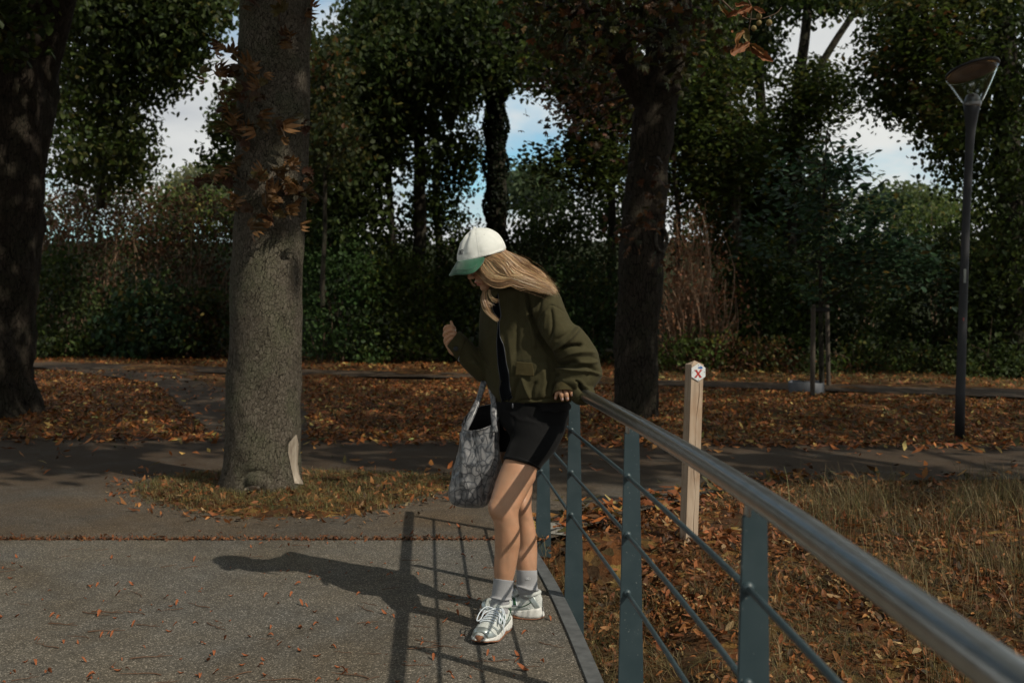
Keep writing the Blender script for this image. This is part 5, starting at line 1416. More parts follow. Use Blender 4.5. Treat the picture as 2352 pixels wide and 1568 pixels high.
# head frame
ph, yw = math.radians(31), math.radians(27)
Fh = np.array([-math.cos(yw), -math.sin(yw), 0.0]); zup = np.array([0, 0, 1.0])
hF = Fh * math.cos(ph) - zup * math.sin(ph); hU = Fh * math.sin(ph) + zup * math.cos(ph); hS = np.cross(hU, hF)
if hS[1] > 0: hS = -hS
HC = pt(1117, 590, 4.10)
def H(f, s, u): return HC + hF * f + hS * s + hU * u
hax = np.array([hF, hS, hU])
def he(f, s, u, r): return ellipsoid(H(f, s, u), r, hax, 24, 16)
headparts = [he(-.010, 0, .016, (.086, .070, .080)), he(.034, 0, -.030, (.053, .056, .074)), he(.030, 0, -.080, (.048, .044, .032)), he(.070, 0, -.103, (.020, .020, .016)),
             he(.048, .034, -.030, (.030, .024, .028)), he(.048, -.034, -.030, (.030, .024, .028)),
             tube([H(.080, 0, .015), H(.095, 0, -.014), H(.108, 0, -.034)], [.008, .0085, .0098], 12), he(.098, .010, -.040, (.011, .008, .007)), he(.098, -.010, -.040, (.011, .008, .007)),
             tube([H(.078, -.024, -.069), H(.0895, -.012, -.066), H(.092, 0, -.065), H(.0895, .012, -.066), H(.078, .024, -.069)], .0062, 10), tube([H(.076, -.020, -.078), H(.088, 0, -.080), H(.076, .020, -.078)], .0070, 10),
             he(.080, 0, -.058, (.010, .016, .014)), he(.078, 0, -.091, (.008, .018, .008)),
             tube([H(.066, -.045, .014), H(.080, -.022, .020), H(.084, 0, .016), H(.080, .022, .020), H(.066, .045, .014)], .0095, 10),
             he(.066, .030, -.003, (.015, .014, .012)), he(.066, -.030, -.003, (.015, .014, .012)), he(-.005, .073, -.012, (.016, .008, .028)), he(-.005, -.073, -.012, (.016, .008, .028)),
             tube([H(-.02, 0, -.04), pt(*Z1(640, 530), 4.17), pt(*Z1(700, 620), 4.24)], [.050, .044, .04], 20)]
Vh, Fh_ = remesh(headparts, .0026, 6)
# arms and hands
Yh = 4.055
armL = tube([pt(*Z5(600, 300), 4.20), pt(*Z5(840, 440), 4.16), pt(*Z5(1150, 800), 4.17), pt(*Z5(1120, 1010), 4.15), pt(*ZH(1150, 640), 4.11)], [.040, .036, .032, .030, .026], 16)
armR = tube([pt(*Z1(620, 680), 4.34), pt(*Z1(570, 900), 4.36), pt(*Z1(530, 1120), 4.34), pt(*Z1(390, 1050), 4.28), pt(*ZR(520, 1050), 4.23)], [.045, .036, .032, .028, .024], 16)
Vb, Fb = remesh([loft(legL, 32, 4), loft(legR, 32, 4), loft(trunkb, 32, 4), armL, armR], .008, 2)
Nb = vnormals(Vb, Fb); Pb = proj(Vb)          # kneecaps, shin and calf
for f, ln, am, wd in ((Z2, [(560, 1150), (572, 1200)], .0045, 7), (Z2, [(640, 1110), (650, 1200)], -.0030, 5), (Z2, [(590, 1265), (640, 1275)], -.0030, 4), (Z2, [(600, 1320), (610, 1500)], .0020, 4), (Z2, [(560, 1060), (640, 1080)], -.0015, 5), (Z2, [(760, 1180), (800, 1300)], -.0020, 5),
                      (Z2, [(720, 1380), (740, 1500)], .0025, 9), (Z2, [(870, 1180), (890, 1240)], .0025, 6), (Z2, [(900, 1280), (930, 1330)], -.0015, 5), (Z3, [(900, 250), (905, 420)], -.0018, 4), (Z3, [(1120, 150), (1150, 380)], -.0015, 4)):
    d, _, _ = seg_dist(Pb, [f(*q) for q in ln]); Vb = Vb + Nb * (am * np.exp(-(d / wd) ** 2))[:, None]
hu = .08163 * 4.12 / FPX * 1.05
def chain(f, pts, Y0, rads):
    P = np.array([pt(*f(p[0], p[1]), Y0 + (p[2] if len(p) > 2 else 0)) for p in pts]); return tube(smooth_line(P, 12), np.interp(np.linspace(0, 1, 12), np.linspace(0, 1, len(rads)), rads) * hu, 14)
fingL = [chain(ZH, [(900, 760, .03), (790, 830, .0), (755, 930, -.002), (738, 1015, .004)], Yh, (58, 52, 40)), chain(ZH, [(980, 640, .03), (862, 780, .0), (893, 900, -.012), (928, 1050, -.006)], Yh, (66, 64, 60, 46)),
         chain(ZH, [(1050, 640, .03), (1022, 780, .0), (1042, 910, -.014), (1070, 1040, -.008)], Yh, (68, 66, 62, 47)), chain(ZH, [(1110, 640, .03), (1168, 800, .0), (1198, 890, -.012), (1222, 950, -.008)], Yh, (62, 60, 56, 46)),
         chain(ZH, [(1180, 700, .035), (1240, 820, .01), (1268, 905, .0)], Yh, (50, 44, 34))]
palmL = [ellipsoid(pt(*ZH(1040, 660), Yh + .04), (190 * hu, .022, 150 * hu), n=24, m=16), tube([pt(*ZH(1060, 620), Yh + .03), pt(*ZH(1180, 480), Yh + .03)], [.028, .025], 14)]
Vl, Fl = remesh(fingL + palmL, .0017, 3)
YR_ = 4.22
fingR = [chain(ZR, [(330, 600, .01), (300, 480, -.004), (360, 410, -.012), (500, 410, -.008), (566, 500, .004)], YR_, (66, 66, 62, 50)), chain(ZR, [(330, 700, .0), (285, 620, -.008), (440, 500, -.018), (560, 560, -.012), (600, 650, .0)], YR_, (64, 64, 60, 50)),
         chain(ZR, [(360, 820, .0), (320, 740, -.008), (480, 620, -.020), (590, 690, -.014), (612, 760, .0)], YR_, (62, 62, 58, 48)), chain(ZR, [(400, 920, .0), (380, 850, -.010), (475, 740, -.018), (570, 750, -.012), (638, 788, -.002)], YR_, (56, 54, 50, 38)),
         chain(ZR, [(500, 600, .02), (500, 420, .012), (462, 270, .010)], YR_, (72, 60, 36))]
palmR = [ellipsoid(pt(*ZR(430, 700), YR_ + .012), (130 * hu, .020, 210 * hu), n=24, m=16), tube([pt(*ZR(400, 800), YR_ + .01), pt(*ZR(540, 1060), YR_ + .012)], [.024, .024], 14)]
Vr, Fr = remesh(fingR + palmR, .0016, 1)
Va, Fa = join([(Vb, Fb), (Vh, Fh_), (Vl, Fl), (Vr, Fr)])
body = add('body', mesh_np('body', Va, Fa, True, mats=[M_SKIN]), person)
# nails
for f, lst, Y in ((ZH, [(932, 1028, 26, 36, Vl, Fl), (1072, 1012, 30, 38, Vl, Fl), (1222, 925, 28, 34, Vl, Fl), (733, 990, 16, 30, Vl, Fl), (1270, 895, 15, 20, Vl, Fl)], 4), (ZR, [(580, 500, 18, 34, Vr, Fr), (645, 780, 22, 26, Vr, Fr)], 4)):
    bvn = bvh_of(lst[0][4], lst[0][5])
    for x, y, rx_, ry_, _, _2 in lst:
        a_ = np.linspace(0, 2 * math.pi, 12, endpoint=False); p_ = patch(bvn, [f(x + rx_ * math.cos(q), y + ry_ * math.sin(q)) for q in a_], .0007, .6)
        if p_: add('nail', mesh_np('nail', p_[0], p_[1], True, mats=[M_NAIL]), body)
V, F = tube([pt(*ZR(290, 612), YR_ - .022), pt(*ZR(316, 575), YR_ - .026), pt(*ZR(330, 600), YR_ - .028), pt(*ZR(370, 620), YR_ - .026)], .0011, 8); add('finger_ring', mesh_np('finger_ring', V, F, True, mats=[M_GOLD]), body)
# lips, lashes and brows
M_LIP = m_skin('lip', (.40, .13, .10), .05)
V, F = join([tube([H(.0795, -.022, -.0700), H(.0935, -.008, -.0655), H(.0950, 0, -.0665), H(.0935, .008, -.0655), H(.0795, .022, -.0700)], .0042, 10, flat=.8), tube([H(.079, -.019, -.0755), H(.0925, 0, -.0782), H(.079, .019, -.0755)], .0048, 10)])
add('lips', mesh_np('lips', V, F, True, mats=[M_LIP]), body)
for s in (-1, 1):
    V, F = tube([H(.072, s * .044, -.004), H(.0815, s * .034, -.010), H(.081, s * .022, -.008)], [.0008, .0014, .0008], 6); add('eyelash', mesh_np('eyelash', V, F, True, mats=[M_INK]), body)
    V, F = tube([H(.070, s * .048, .020), H(.086, s * .032, .026), H(.091, s * .016, .022)], [.0012, .0026, .0018], 6, flat=.6); add('eyebrow', mesh_np('eyebrow', V, F, True, mats=[m_plain('brow_hair', (.10, .06, .035), .8)]), body)

# ---- shorts
sh1 = [zz(Z2, (602, 150), (1284, 220), 4.245, .26), zz(Z2, (604, 260), (1282, 290), 4.24, .26), zz(Z2, (640, 360), (1268, 380), 4.22, .25), zz(Z2, (728, 480), (1222, 500), 4.17, .215), zz(Z2, (700, 590), (1150, 635), 4.12, .195), zz(Z2, (668, 686), (1050, 745), 4.085, .18, -3), zz(Z2, (664, 694), (1011, 802), 4.08, .172, -6)]
sh2 = [zz(Z2, (602, 260), (950, 260), 4.34, .22), zz(Z2, (606, 400), (900, 400), 4.34, .20), zz(Z2, (612, 520), (870, 520), 4.34, .185), zz(Z2, (618, 628), (860, 634), 4.34, .172)]
Vs, Fs = remesh([loft(sh1, 36, 4), loft(sh2, 30, 4)], .0045, 4)
P2 = proj(Vs); N = vnormals(Vs, Fs)
for ln, am, wd in (([Z2(770, 300), Z2(772, 380), Z2(730, 520), Z2(690, 640)], -.002, 3.0), ([Z2(700, 240), Z2(820, 330), Z2(1000, 360)], .003, 4), ([Z2(900, 300), Z2(1050, 380), Z2(1200, 380)], -.003, 4)):
    d, _, _ = seg_dist(P2, ln); Vs = Vs + N * (am * np.exp(-(d / wd) ** 2))[:, None]
sho = add('shorts', mesh_np('shorts', Vs, Fs, True, mats=[M_BLACK]), person)
bvs = bvh_of(Vs, Fs)
p_ = seam_tube(bvs, [Z2(676, 668), Z2(800, 682), Z2(920, 722), Z2(1012, 775)], .0009, .0002, 30)
if p_: add('hem_stitch', mesh_np('hem_stitch', *p_, True, mats=[M_INK]), sho)

# ---- shirt tail under the jacket
V, F = loft([zz(Z1, (700, 1340), (1115, 1370), (4.30, 4.18), .24), zz(Z1, (800, 1400), (1130, 1415), (4.28, 4.18), .24, 3), zz(Z1, (835, 1432), (1122, 1446), (4.27, 4.18), .235, 7)], 36, 5)
V = V + vnormals(V, F) * (.006 * vnoise(V * [1, 1, .4], 9, 3))[:, None]
add('shirt', mesh_np('shirt', V, F, True, mats=[M_SHIRT]), person)

# ---- jacket
tor = [zz(Z5, (215, 52), (385, 30), (4.17, 4.13), .13), zz(Z5, (190, 95), (440, 40), (4.19, 4.13), .16), zz(Z5, (165, 140), (600, 60), (4.23, 4.13), .19), zz(Z5, (120, 210), (800, 130), (4.275, 4.125), .225), zz(Z5, (98, 330), (860, 260), (4.315, 4.13), .25),
       zz(Z5, (92, 500), (870, 480), (4.33, 4.135), .26), zz(Z5, (90, 700), (860, 690), (4.335, 4.135), .26), zz(Z5, (125, 860), (880, 850), (4.335, 4.135), .265), zz(Z5, (165, 1020), (900, 1010), (4.335, 4.14), .27), zz(Z5, (205, 1180), (930, 1160), (4.335, 4.145), .27), zz(Z5, (240, 1262), (960, 1262), (4.36, 4.14), .265, 2)]
slv = [zz(Z5, (520, 420), (800, 90), 4.15, .20), zz(Z5, (600, 420), (878, 158), 4.13, .205), zz(Z5, (645, 500), (945, 330), 4.12, .20), zz(Z5, (680, 610), (1010, 445), 4.11, .195), zz(Z5, (735, 700), (1090, 500), 4.11, .20), zz(Z5, (805, 780), (1185, 610), 4.12, .20),
       zz(Z5, (850, 840), (1262, 730), 4.13, .20), zz(Z5, (858, 900), (1292, 860), 4.13, .195), zz(Z5, (828, 965), (1318, 985), 4.12, .19), zz(Z5, (835, 1020), (1265, 1075), 4.105, .175), zz(Z5, (840, 1060), (1215, 1140), 4.10, .15), zz(Z5, (930, 1110), (1190, 1190), 4.10, .11), zz(Z5, (1040, 1160), (1185, 1235), 4.09, .085), zz(Z5, (1075, 1215), (1160, 1262), 4.09, .05)]
slr = [zz(Z1, (560, 640), (700, 600), 4.36, .15), zz(Z1, (500, 800), (640, 780), 4.38, .15), zz(Z1, (487, 980), (620, 960), 4.38, .15), zz(Z1, (480, 1120), (590, 1060), 4.36, .14)]
lobe = ellipsoid(pt(*Z5(1115, 1185), 4.06), (.055, .045, .045), n=24, m=16)
slr2 = [zz(Z1, (540, 1245), (600, 1080), 4.31, .13), zz(Z1, (475, 1238), (515, 1050), 4.30, .13), zz(Z1, (425, 1205), (470, 1000), 4.29, .125), zz(Z1, (345, 1128), (400, 930), 4.27, .115), zz(Z1, (290, 1062), (350, 880), 4.25, .10), zz(Z1, (262, 1010), (318, 870), 4.24, .09)]
Vj, Fj = remesh([loft(tor, 40, 4), loft(slv, 36, 4), loft(slr, 24, 4), loft(slr2, 24, 4), lobe], .0052, 3)
N = vnormals(Vj, Fj); P2 = proj(Vj); view = Vj - np.array([0, 0, CAM_H]); view /= np.linalg.norm(view, axis=1)[:, None]
facing = sstep(-.05, .35, -(N * view).sum(1))
FOLDS = [  # (Z5 line, height in m, half width in D px)
 ([(450, 150), (440, 500), (428, 820)], -.008, 8), ([(500, 110), (540, 330), (610, 600), (615, 720)], .010, 7), ([(545, 130), (575, 330), (650, 560), (720, 680), (815, 780)], -.020, 5),
 ([(690, 190), (670, 330), (640, 430)], -.006, 5), ([(640, 130), (610, 300), (620, 420)], .005, 6), ([(400, 120), (390, 300), (360, 500)], .004, 8),
 ([(350, 560), (380, 800), (400, 1000)], .005, 9), ([(490, 1000), (530, 1120), (590, 1250)], .012, 6), ([(640, 1050), (600, 1130), (590, 1250)], -.010, 5), ([(470, 1010), (420, 1150), (400, 1250)], -.008, 5), ([(700, 900), (720, 1050), (680, 1220)], .006, 9), ([(770, 800), (790, 1000), (740, 1200)], -.006, 8),
 ([(430, 1262), (560, 1235), (640, 1240), (800, 1220)], -.007, 3),
 ([(870, 300), (790, 266), (742, 310), (692, 380), (655, 455)], -.0045, 1.6), ([(792, 290), (808, 400), (800, 520), (770, 640)], -.012, 5), ([(740, 330), (730, 430), (720, 540)], .006, 5), ([(850, 270), (890, 310), (930, 340)], -.004, 2.5),
 ([(815, 745), (900, 670), (1000, 590), (1082, 492)], .014, 6), ([(850, 735), (950, 700), (1060, 684), (1112, 680)], -.024, 5), ([(830, 640), (960, 560), (1040, 480)], -.006, 6),
 ([(880, 815), (980, 762), (1120, 745), (1240, 760)], .010, 7), ([(930, 830), (980, 784), (1100, 790), (1200, 795), (1285, 832)], -.0035, 1.4), ([(862, 890), (940, 868), (1052, 852)], -.026, 4.5), ([(900, 905), (1060, 900), (1180, 898), (1290, 955)], -.015, 5), ([(1060, 850), (1180, 860), (1270, 850)], .008, 6),
 ([(850, 960), (880, 930), (1000, 942), (1180, 950), (1315, 988)], .014, 5), ([(835, 1000), (870, 975)], -.012, 3), ([(900, 1020), (1000, 1010), (1110, 1010)], -.004, 6), ([(1200, 960), (1160, 1000), (1120, 1060)], -.006, 4),
 ([(1035, 1035), (1070, 1060), (1095, 1090)], -.012, 2.6), ([(1075, 1090), (1120, 1130), (1160, 1165)], -.030, 5.5), ([(1110, 1085), (1180, 1130)], .008, 4), ([(1070, 1250), (1110, 1200), (1180, 1190)], .006, 4),
 ([(60, 860), (20, 800), (-30, 760)], -.006, 4), ([(110, 980), (40, 900), (-20, 860)], .007, 5), ([(150, 900), (90, 820)], -.006, 4), ([(-90, 760), (-120, 800)], -.004, 3),
]
for ln, am, wd in FOLDS:
    d, par, _ = seg_dist(P2, [Z5(*q) for q in smooth_line(ln, 24)]); taper = np.clip(np.minimum(par, 1 - par) * 6 + .25, 0, 1)
    Vj = Vj + N * (am * 1.25 * np.exp(-(d / (wd * .72)) ** 1.5) * facing * taper)[:, None]
Vj = Vj + N * (.0012 * vnoise(Vj * [1, 1, .6], 11, 2) + .0004 * vnoise(Vj, 34, 3))[:, None]
# the open front between the two zips sits deeper
zl = [(210, 225), (190, 290), (212, 350), (245, 410), (243, 500), (235, 640), (240, 780), (250, 900), (272, 1050), (262, 1130), (275, 1210), (312, 1320)]
zr = [(250, 150), (262, 250), (280, 370), (262, 450), (266, 530), (272, 600), (310, 690), (335, 860), (360, 970), (370, 1100), (382, 1160), (395, 1215)]
openp = [Z5(*q) for q in smooth_line(zl, 30)] + [Z5(*q) for q in smooth_line(zr, 30)][::-1]
d, _, _ = seg_dist(P2, openp + openp[:1]); ins = poly_contains(openp, P2)
Vj = Vj - N * (np.where(ins, .020 * sstep(0, 4.5, d), 0) * facing)[:, None] + N * (np.where(~ins, .004 * np.exp(-(d / 4) ** 2), 0) * facing)[:, None]
jk = add('jacket', mesh_np('jacket', Vj, Fj, True, mats=[M_JACK]), person)
bj = bvh_of(Vj, Fj)
p_ = ruled(bj, [Z5(*q) for q in zl], [Z5(*q) for q in [zr[0]] + zr], .0006, 60, 12)
if p_: add('shirt_front', mesh_np('shirt_front', *p_, True, mats=[M_NAVY]), jk)
for nm, ln in (('zip', zl), ('zip', zr)):
    p_ = seam_tube(bj, [Z5(*q) for q in ln], .0014, .0006, 90, 6)
    if p_: add(nm, mesh_np(nm, *p_, True, mats=[M_ZIP]), jk)
V, F = ellipsoid(pt(*Z5(398, 1300), 4.05), (.0035, .0025, .011), n=10, m=8); add('zip_pull', mesh_np('zip_pull', V, F, True, mats=[M_ZIP]), jk)
def add_patch(name, poly, mat, off, par=jk, step=1.0, bv_=None, f=Z5):
    p = patch(bv_ or bj, [f(*q) for q in poly], off, step)
    if p is None: return None
    o = add(name, mesh_np(name, *p, True, mats=[mat]), par)
    m = o.modifiers.new('thickness', 'SOLIDIFY'); m.thickness = .0016; m.offset = 1; return o
p_ = ruled(bj, [Z5(441, 848), Z5(432, 920), Z5(426, 985)], [Z5(599, 860), Z5(612, 920), Z5(620, 996)], .005, 16, 20)
fl = add('pocket_flap', mesh_np('pocket_flap', *p_, True, mats=[M_JACK2]), jk); m = fl.modifiers.new('thickness', 'SOLIDIFY'); m.thickness = .003; m.offset = 1
M_STIT = m_plain('olive_thread', (.035, .033, .015), .8)
for ln in ([(443, 822), (520, 828), (600, 832)], [(443, 836), (520, 842), (600, 846)], [(600, 858), (700, 862), (790, 862)], [(870, 300), (830, 270), (790, 266), (742, 310), (692, 380), (655, 455)], [(915, 835), (980, 782), (1100, 788), (1200, 793), (1285, 830)], [(432, 972), (520, 980), (616, 984)], [(355, 150), (340, 330)],
           [(350, 1262), (500, 1280), (560, 1262)], [(400, 70), (330, 100), (255, 130)], [(120, 760), (60, 740)]):
    p_ = seam_tube(bj, [Z5(*q) for q in ln], .0006, .0002, 36, 5)
    if p_: add('seam', mesh_np('seam', *p_, True, mats=[M_STIT]), jk)
# left cuff: open band with the fingers coming out
def shell(secs, name, mat, par, thick=.003, n=40, sub=5, wob=.0):
    V, F = loft(secs, n, sub, False, False)
    if wob: V = V + vnormals(V, F) * (wob * vnoise(V, 22, 4))[:, None]
    o = add(name, mesh_np(name, V, F, True, mats=[mat]), par)
    m = o.modifiers.new('thickness', 'SOLIDIFY'); m.thickness = thick; m.offset = -1; return o
shell([zz(Z5, (858, 1040), (1088, 1072), 4.085, .085, -2), zz(Z5, (838, 1075), (1084, 1100), 4.080, .09, -5), zz(Z5, (815, 1130), (1072, 1150), 4.075, .09, -9), zz(Z5, (800, 1195), (1052, 1195), 4.07, .088, -14)], 'cuff', M_JACK2, jk, .003, 44, 5, .0010)
Vc_, Fc_ = loft([zz(Z5, (858, 1040), (1088, 1072), 4.085, .085, -2), zz(Z5, (838, 1075), (1084, 1100), 4.080, .09, -5), zz(Z5, (815, 1130), (1072, 1150), 4.075, .09, -9), zz(Z5, (800, 1195), (1052, 1195), 4.07, .088, -14)], 44, 5, False, False)
bc = bvh_of(Vc_, Fc_)
for ln in ([(862, 1062), (900, 1048), (960, 1046), (1020, 1052), (1080, 1082)], [(872, 1115), (930, 1108), (1000, 1112), (1040, 1130)]):
    p_ = seam_tube(bc, [Z5(*q) for q in ln], .0009, .0004, 30, 5)
    if p_: add('seam', mesh_np('seam', *p_, True, mats=[M_STIT]), jk)
p_ = tube(smooth_line([pt(*Z5(1072, 1250), 4.03), pt(*Z5(1066, 1210), 4.03), pt(*Z5(1120, 1190), 4.04), pt(*Z5(1190, 1195), 4.05)], 12), .0035, 8); add('cuff_tab', mesh_np('cuff_tab', *p_, True, mats=[M_JACK2]), jk)
# right cuff round the raised wrist
shell([zz(Z1, (300, 1062), (362, 905), 4.25, .10), zz(Z1, (262, 1025), (322, 868), 4.24, .098), zz(Z1, (222, 962), (300, 858), 4.23, .092)], 'cuff', M_JACK, jk, .003, 32, 5, .001)
V, F = ellipsoid(pt(*Z1(284, 985), 4.183), (.011, .004, .011), n=20, m=10); add('cuff_button', mesh_np('cuff_button', V, F, True, mats=[M_INK]), jk)
V, F = tube(smooth_line([pt(*Z1(312, 1040), 4.19), pt(*Z1(306, 1055), 4.185), pt(*Z1(302, 1070), 4.185), pt(*Z1(308, 1078), 4.185)], 8), .0016, 6); add('zip_pull', mesh_np('zip_pull', V, F, True, mats=[M_ZIP]), jk)
# collar standing round the neck
shell([zz(Z5, (182, 118), (420, 92), 4.15, .16, 2), zz(Z5, (192, 70), (400, 46), 4.145, .145, 2), zz(Z5, (205, 40), (388, 20), 4.14, .135, 2)], 'collar', M_JACK, jk, .005, 40, 5, .002)

# ---- socks
skL = [zz(Z3, (774, 496), (983, 521), 4.0, .088, 1), zz(Z3, (768, 560), (974, 575), 4.0, .084), zz(Z3, (758, 640), (962, 655), 4.0, .082), zz(Z3, (748, 695), (948, 708), 4.0, .084), zz(Z3, (744, 730), (935, 748), 4.0, .078), zz(Z3, (738, 790), (922, 820), 4.0, .08), zz(Z3, (735, 860), (905, 905), 4.0, .082), zz(Z3, (740, 930), (890, 960), 4.0, .08)]
skR = [zz(Z3, (1007, 412), (1218, 413), 4.175, .090, 1), zz(Z3, (1010, 480), (1220, 482), 4.17, .086), zz(Z3, (1012, 560), (1222, 570), 4.17, .082), zz(Z3, (1014, 600), (1228, 618), 4.165, .088), zz(Z3, (1022, 632), (1224, 640), 4.165, .078), zz(Z3, (1045, 680), (1222, 690), 4.17, .066), zz(Z3, (1070, 740), (1215, 740), 4.175, .052), zz(Z3, (1085, 800), (1205, 800), 4.18, .04)]
def ribbed(secs, folds, name):
    V, F = loft(secs, 260, 9, False, False); N = vnormals(V, F); k = 260
    ang = np.tile(np.arange(k), len(V) // k); V = V + N * (.00045 * np.sin(ang / k * 2 * math.pi * 65))[:, None]
    P_ = proj(V)
    for ln, am, wd in folds:
        d, _, _ = seg_dist(P_, [Z3(*q) for q in ln]); V = V + N * (am * np.exp(-(d / wd) ** 2))[:, None]
    o = add(name, mesh_np(name, V, F, True, mats=[M_SOCK]), person); m = o.modifiers.new('thickness', 'SOLIDIFY'); m.thickness = .002; m.offset = -1
    return o, bvh_of(V, F)
sL, bL = ribbed(skL, [([(750, 690), (800, 700), (880, 715), (955, 705)], .006, 2.0), ([(750, 706), (800, 718), (880, 735), (945, 728)], -.005, 1.6), ([(750, 780), (830, 800), (910, 850)], .003, 2.5), ([(800, 830), (870, 880), (905, 890)], -.003, 2)], 'sock')
sR, bR = ribbed(skR, [([(1012, 570), (1060, 590), (1140, 612), (1226, 615)], .006, 2.0), ([(1020, 592), (1100, 625), (1160, 638), (1226, 634)], -.006, 1.6), ([(1030, 670), (1100, 690), (1200, 680)], .002, 2.5)], 'sock')
M_THW = m_plain('white_thread', (.62, .62, .63), .8)
def ell(cx, cy, rx_, ry_, n=12): return [(cx + rx_ * math.cos(t), cy + ry_ * math.sin(t)) for t in np.linspace(0, 2 * math.pi, n)]
for ln in (ell(1112, 500, 8, 10), [(1121, 489), (1121, 511)], [(1129, 482), (1129, 511)], ell(1141, 500, 8, 10)):
    p_ = seam_tube(bR, [Z3(*q) for q in ln], .0011, .0006, 20, 5)
    if p_: add('letter', mesh_np('letter', *p_, True, mats=[M_THW]), sR)

# ---- cap
capsec = [zz(Z4, (530, 86), (640, 76), 4.10, .03), zz(Z4, (470, 135), (780, 92), 4.10, .085), zz(Z4, (400, 210), (900, 146), 4.10, .130), zz(Z4, (345, 290), (975, 218), 4.10, .158), zz(Z4, (300, 395), (1025, 305), 4.10, .176), zz(Z4, (278, 490), (1046, 380), 4.10, .184), zz(Z4, (272, 560), (1048, 418), 4.10, .186, 1), zz(Z4, (276, 613), (1044, 436), 4.10, .186, 3)]
V, F = loft(capsec, 64, 6, True, False, 2.0); N = vnormals(V, F); P_ = proj(V)
for ln, am, wd in (([(560, 90), (600, 330), (625, 545)], -.0022, 1.2), ([(470, 180), (400, 330), (360, 450)], -.004, 2.5), ([(420, 220), (350, 330), (330, 480)], .003, 2.5), ([(800, 510), (900, 470), (1000, 430)], .0025, 2.5), ([(640, 520), (700, 480), (690, 440)], .002, 3), ([(1040, 400), (990, 330)], .003, 4), ([(500, 160), (470, 300), (440, 470)], .002, 3)):
    d, _, _ = seg_dist(P_, [Z4(*q) for q in ln]); V = V + N * (am * np.exp(-(d / wd) ** 2))[:, None]
V = V + N * (.0012 * vnoise(V, 16, 6))[:, None]
cap = add('cap', mesh_np('cap', V, F, True, mats=[M_CAPW]), person); m = cap.modifiers.new('thickness', 'SOLIDIFY'); m.thickness = .0025; m.offset = -1
bcap = bvh_of(V, F)
V, F = ellipsoid(pt(*Z4(548, 84), 4.10), (.0075, .0075, .006), n=16, m=10); add('button', mesh_np('button', V, F, True, mats=[M_CAPW]), cap)
for ln in ([(556, 95), (582, 240), (606, 400), (622, 546)], [(566, 95), (592, 240), (616, 400), (632, 543)], [(285, 598), (450, 570), (620, 534), (760, 506), (900, 464), (1035, 420)]):
    p_ = seam_tube(bcap, [Z4(*q) for q in ln], .0007, .0001, 40, 5)
    if p_: add('seam', mesh_np('seam', *p_, True, mats=[M_CAPW]), cap)
V, F = ellipsoid(Vector(hit(bcap, *Z4(704, 188), .0002)[0]), (.0013, .0013, .0013), n=8, m=6); add('eyelet', mesh_np('eyelet', V, F, True, mats=[M_INK]), cap)
LG = [[(312, 512), (322, 440)], [(322, 440), (330, 508)], [(330, 508), (340, 436)], [(340, 436), (334, 506)], [(334, 506), (352, 500), (358, 486), (346, 474)], [(346, 474), (364, 466), (368, 446), (358, 434), (340, 436)],
      [(292, 508), (306, 508)], [(294, 496), (310, 494)], [(300, 480), (314, 478)], [(304, 462), (318, 460)], [(308, 446), (318, 444)]]
for ln in LG:
    p_ = seam_tube(bcap, [Z4(*q) for q in ln], .0013 if len(ln) > 1 and abs(ln[0][1] - ln[-1][1]) > 10 else .0008, .0006, 14, 5)
    if p_: add('logo_stroke', mesh_np('logo_stroke', *p_, True, mats=[M_INK]), cap)
inner = [(733, 533, 4.030), (640, 552, 4.018), (520, 578, 4.014), (400, 596, 4.022), (310, 610, 4.045), (276, 616, 4.085), (300, 606, 4.13), (400, 590, 4.165), (540, 560, 4.18)]
outer = [(734, 540, 4.030), (668, 668, 4.000), (600, 752, 3.985), (520, 806, 3.975), (400, 832, 3.980), (255, 832, 4.010), (152, 856, 4.070), (180, 800, 4.13), (420, 640, 4.17)]
I_ = smooth_line([pt(*Z4(x, y), Y) for x, y, Y in inner], 48); O_ = smooth_line([pt(*Z4(x, y), Y) for x, y, Y in outer], 48)
rows = []
for t in np.linspace(0, 1, 14): rows.append(I_ * (1 - t) + O_ * t + np.array([-.0, -.010, .012]) * math.sin(math.pi * t) * .55)
V = np.array(rows).reshape(-1, 3); Fq = grid_faces(14, 48)
brim = add('brim', mesh_np('brim', V, Fq, True, mats=[M_CAPG]), cap); m = brim.modifiers.new('thickness', 'SOLIDIFY'); m.thickness = .0035; m.offset = 0
bb = bvh_of(V, [Fq])
for dy in (0, 18, 36, 54):
    p_ = seam_tube(bb, [Z4(205 + dy * .5, 808 - dy), Z4(330, 800 - dy), Z4(450, 800 - dy), Z4(540, 766 - dy), Z4(590, 716 - dy)], .0006, .0022, 40, 4)
    if p_: add('stitch_row', mesh_np('stitch_row', *p_, True, mats=[M_CAPG]), brim)

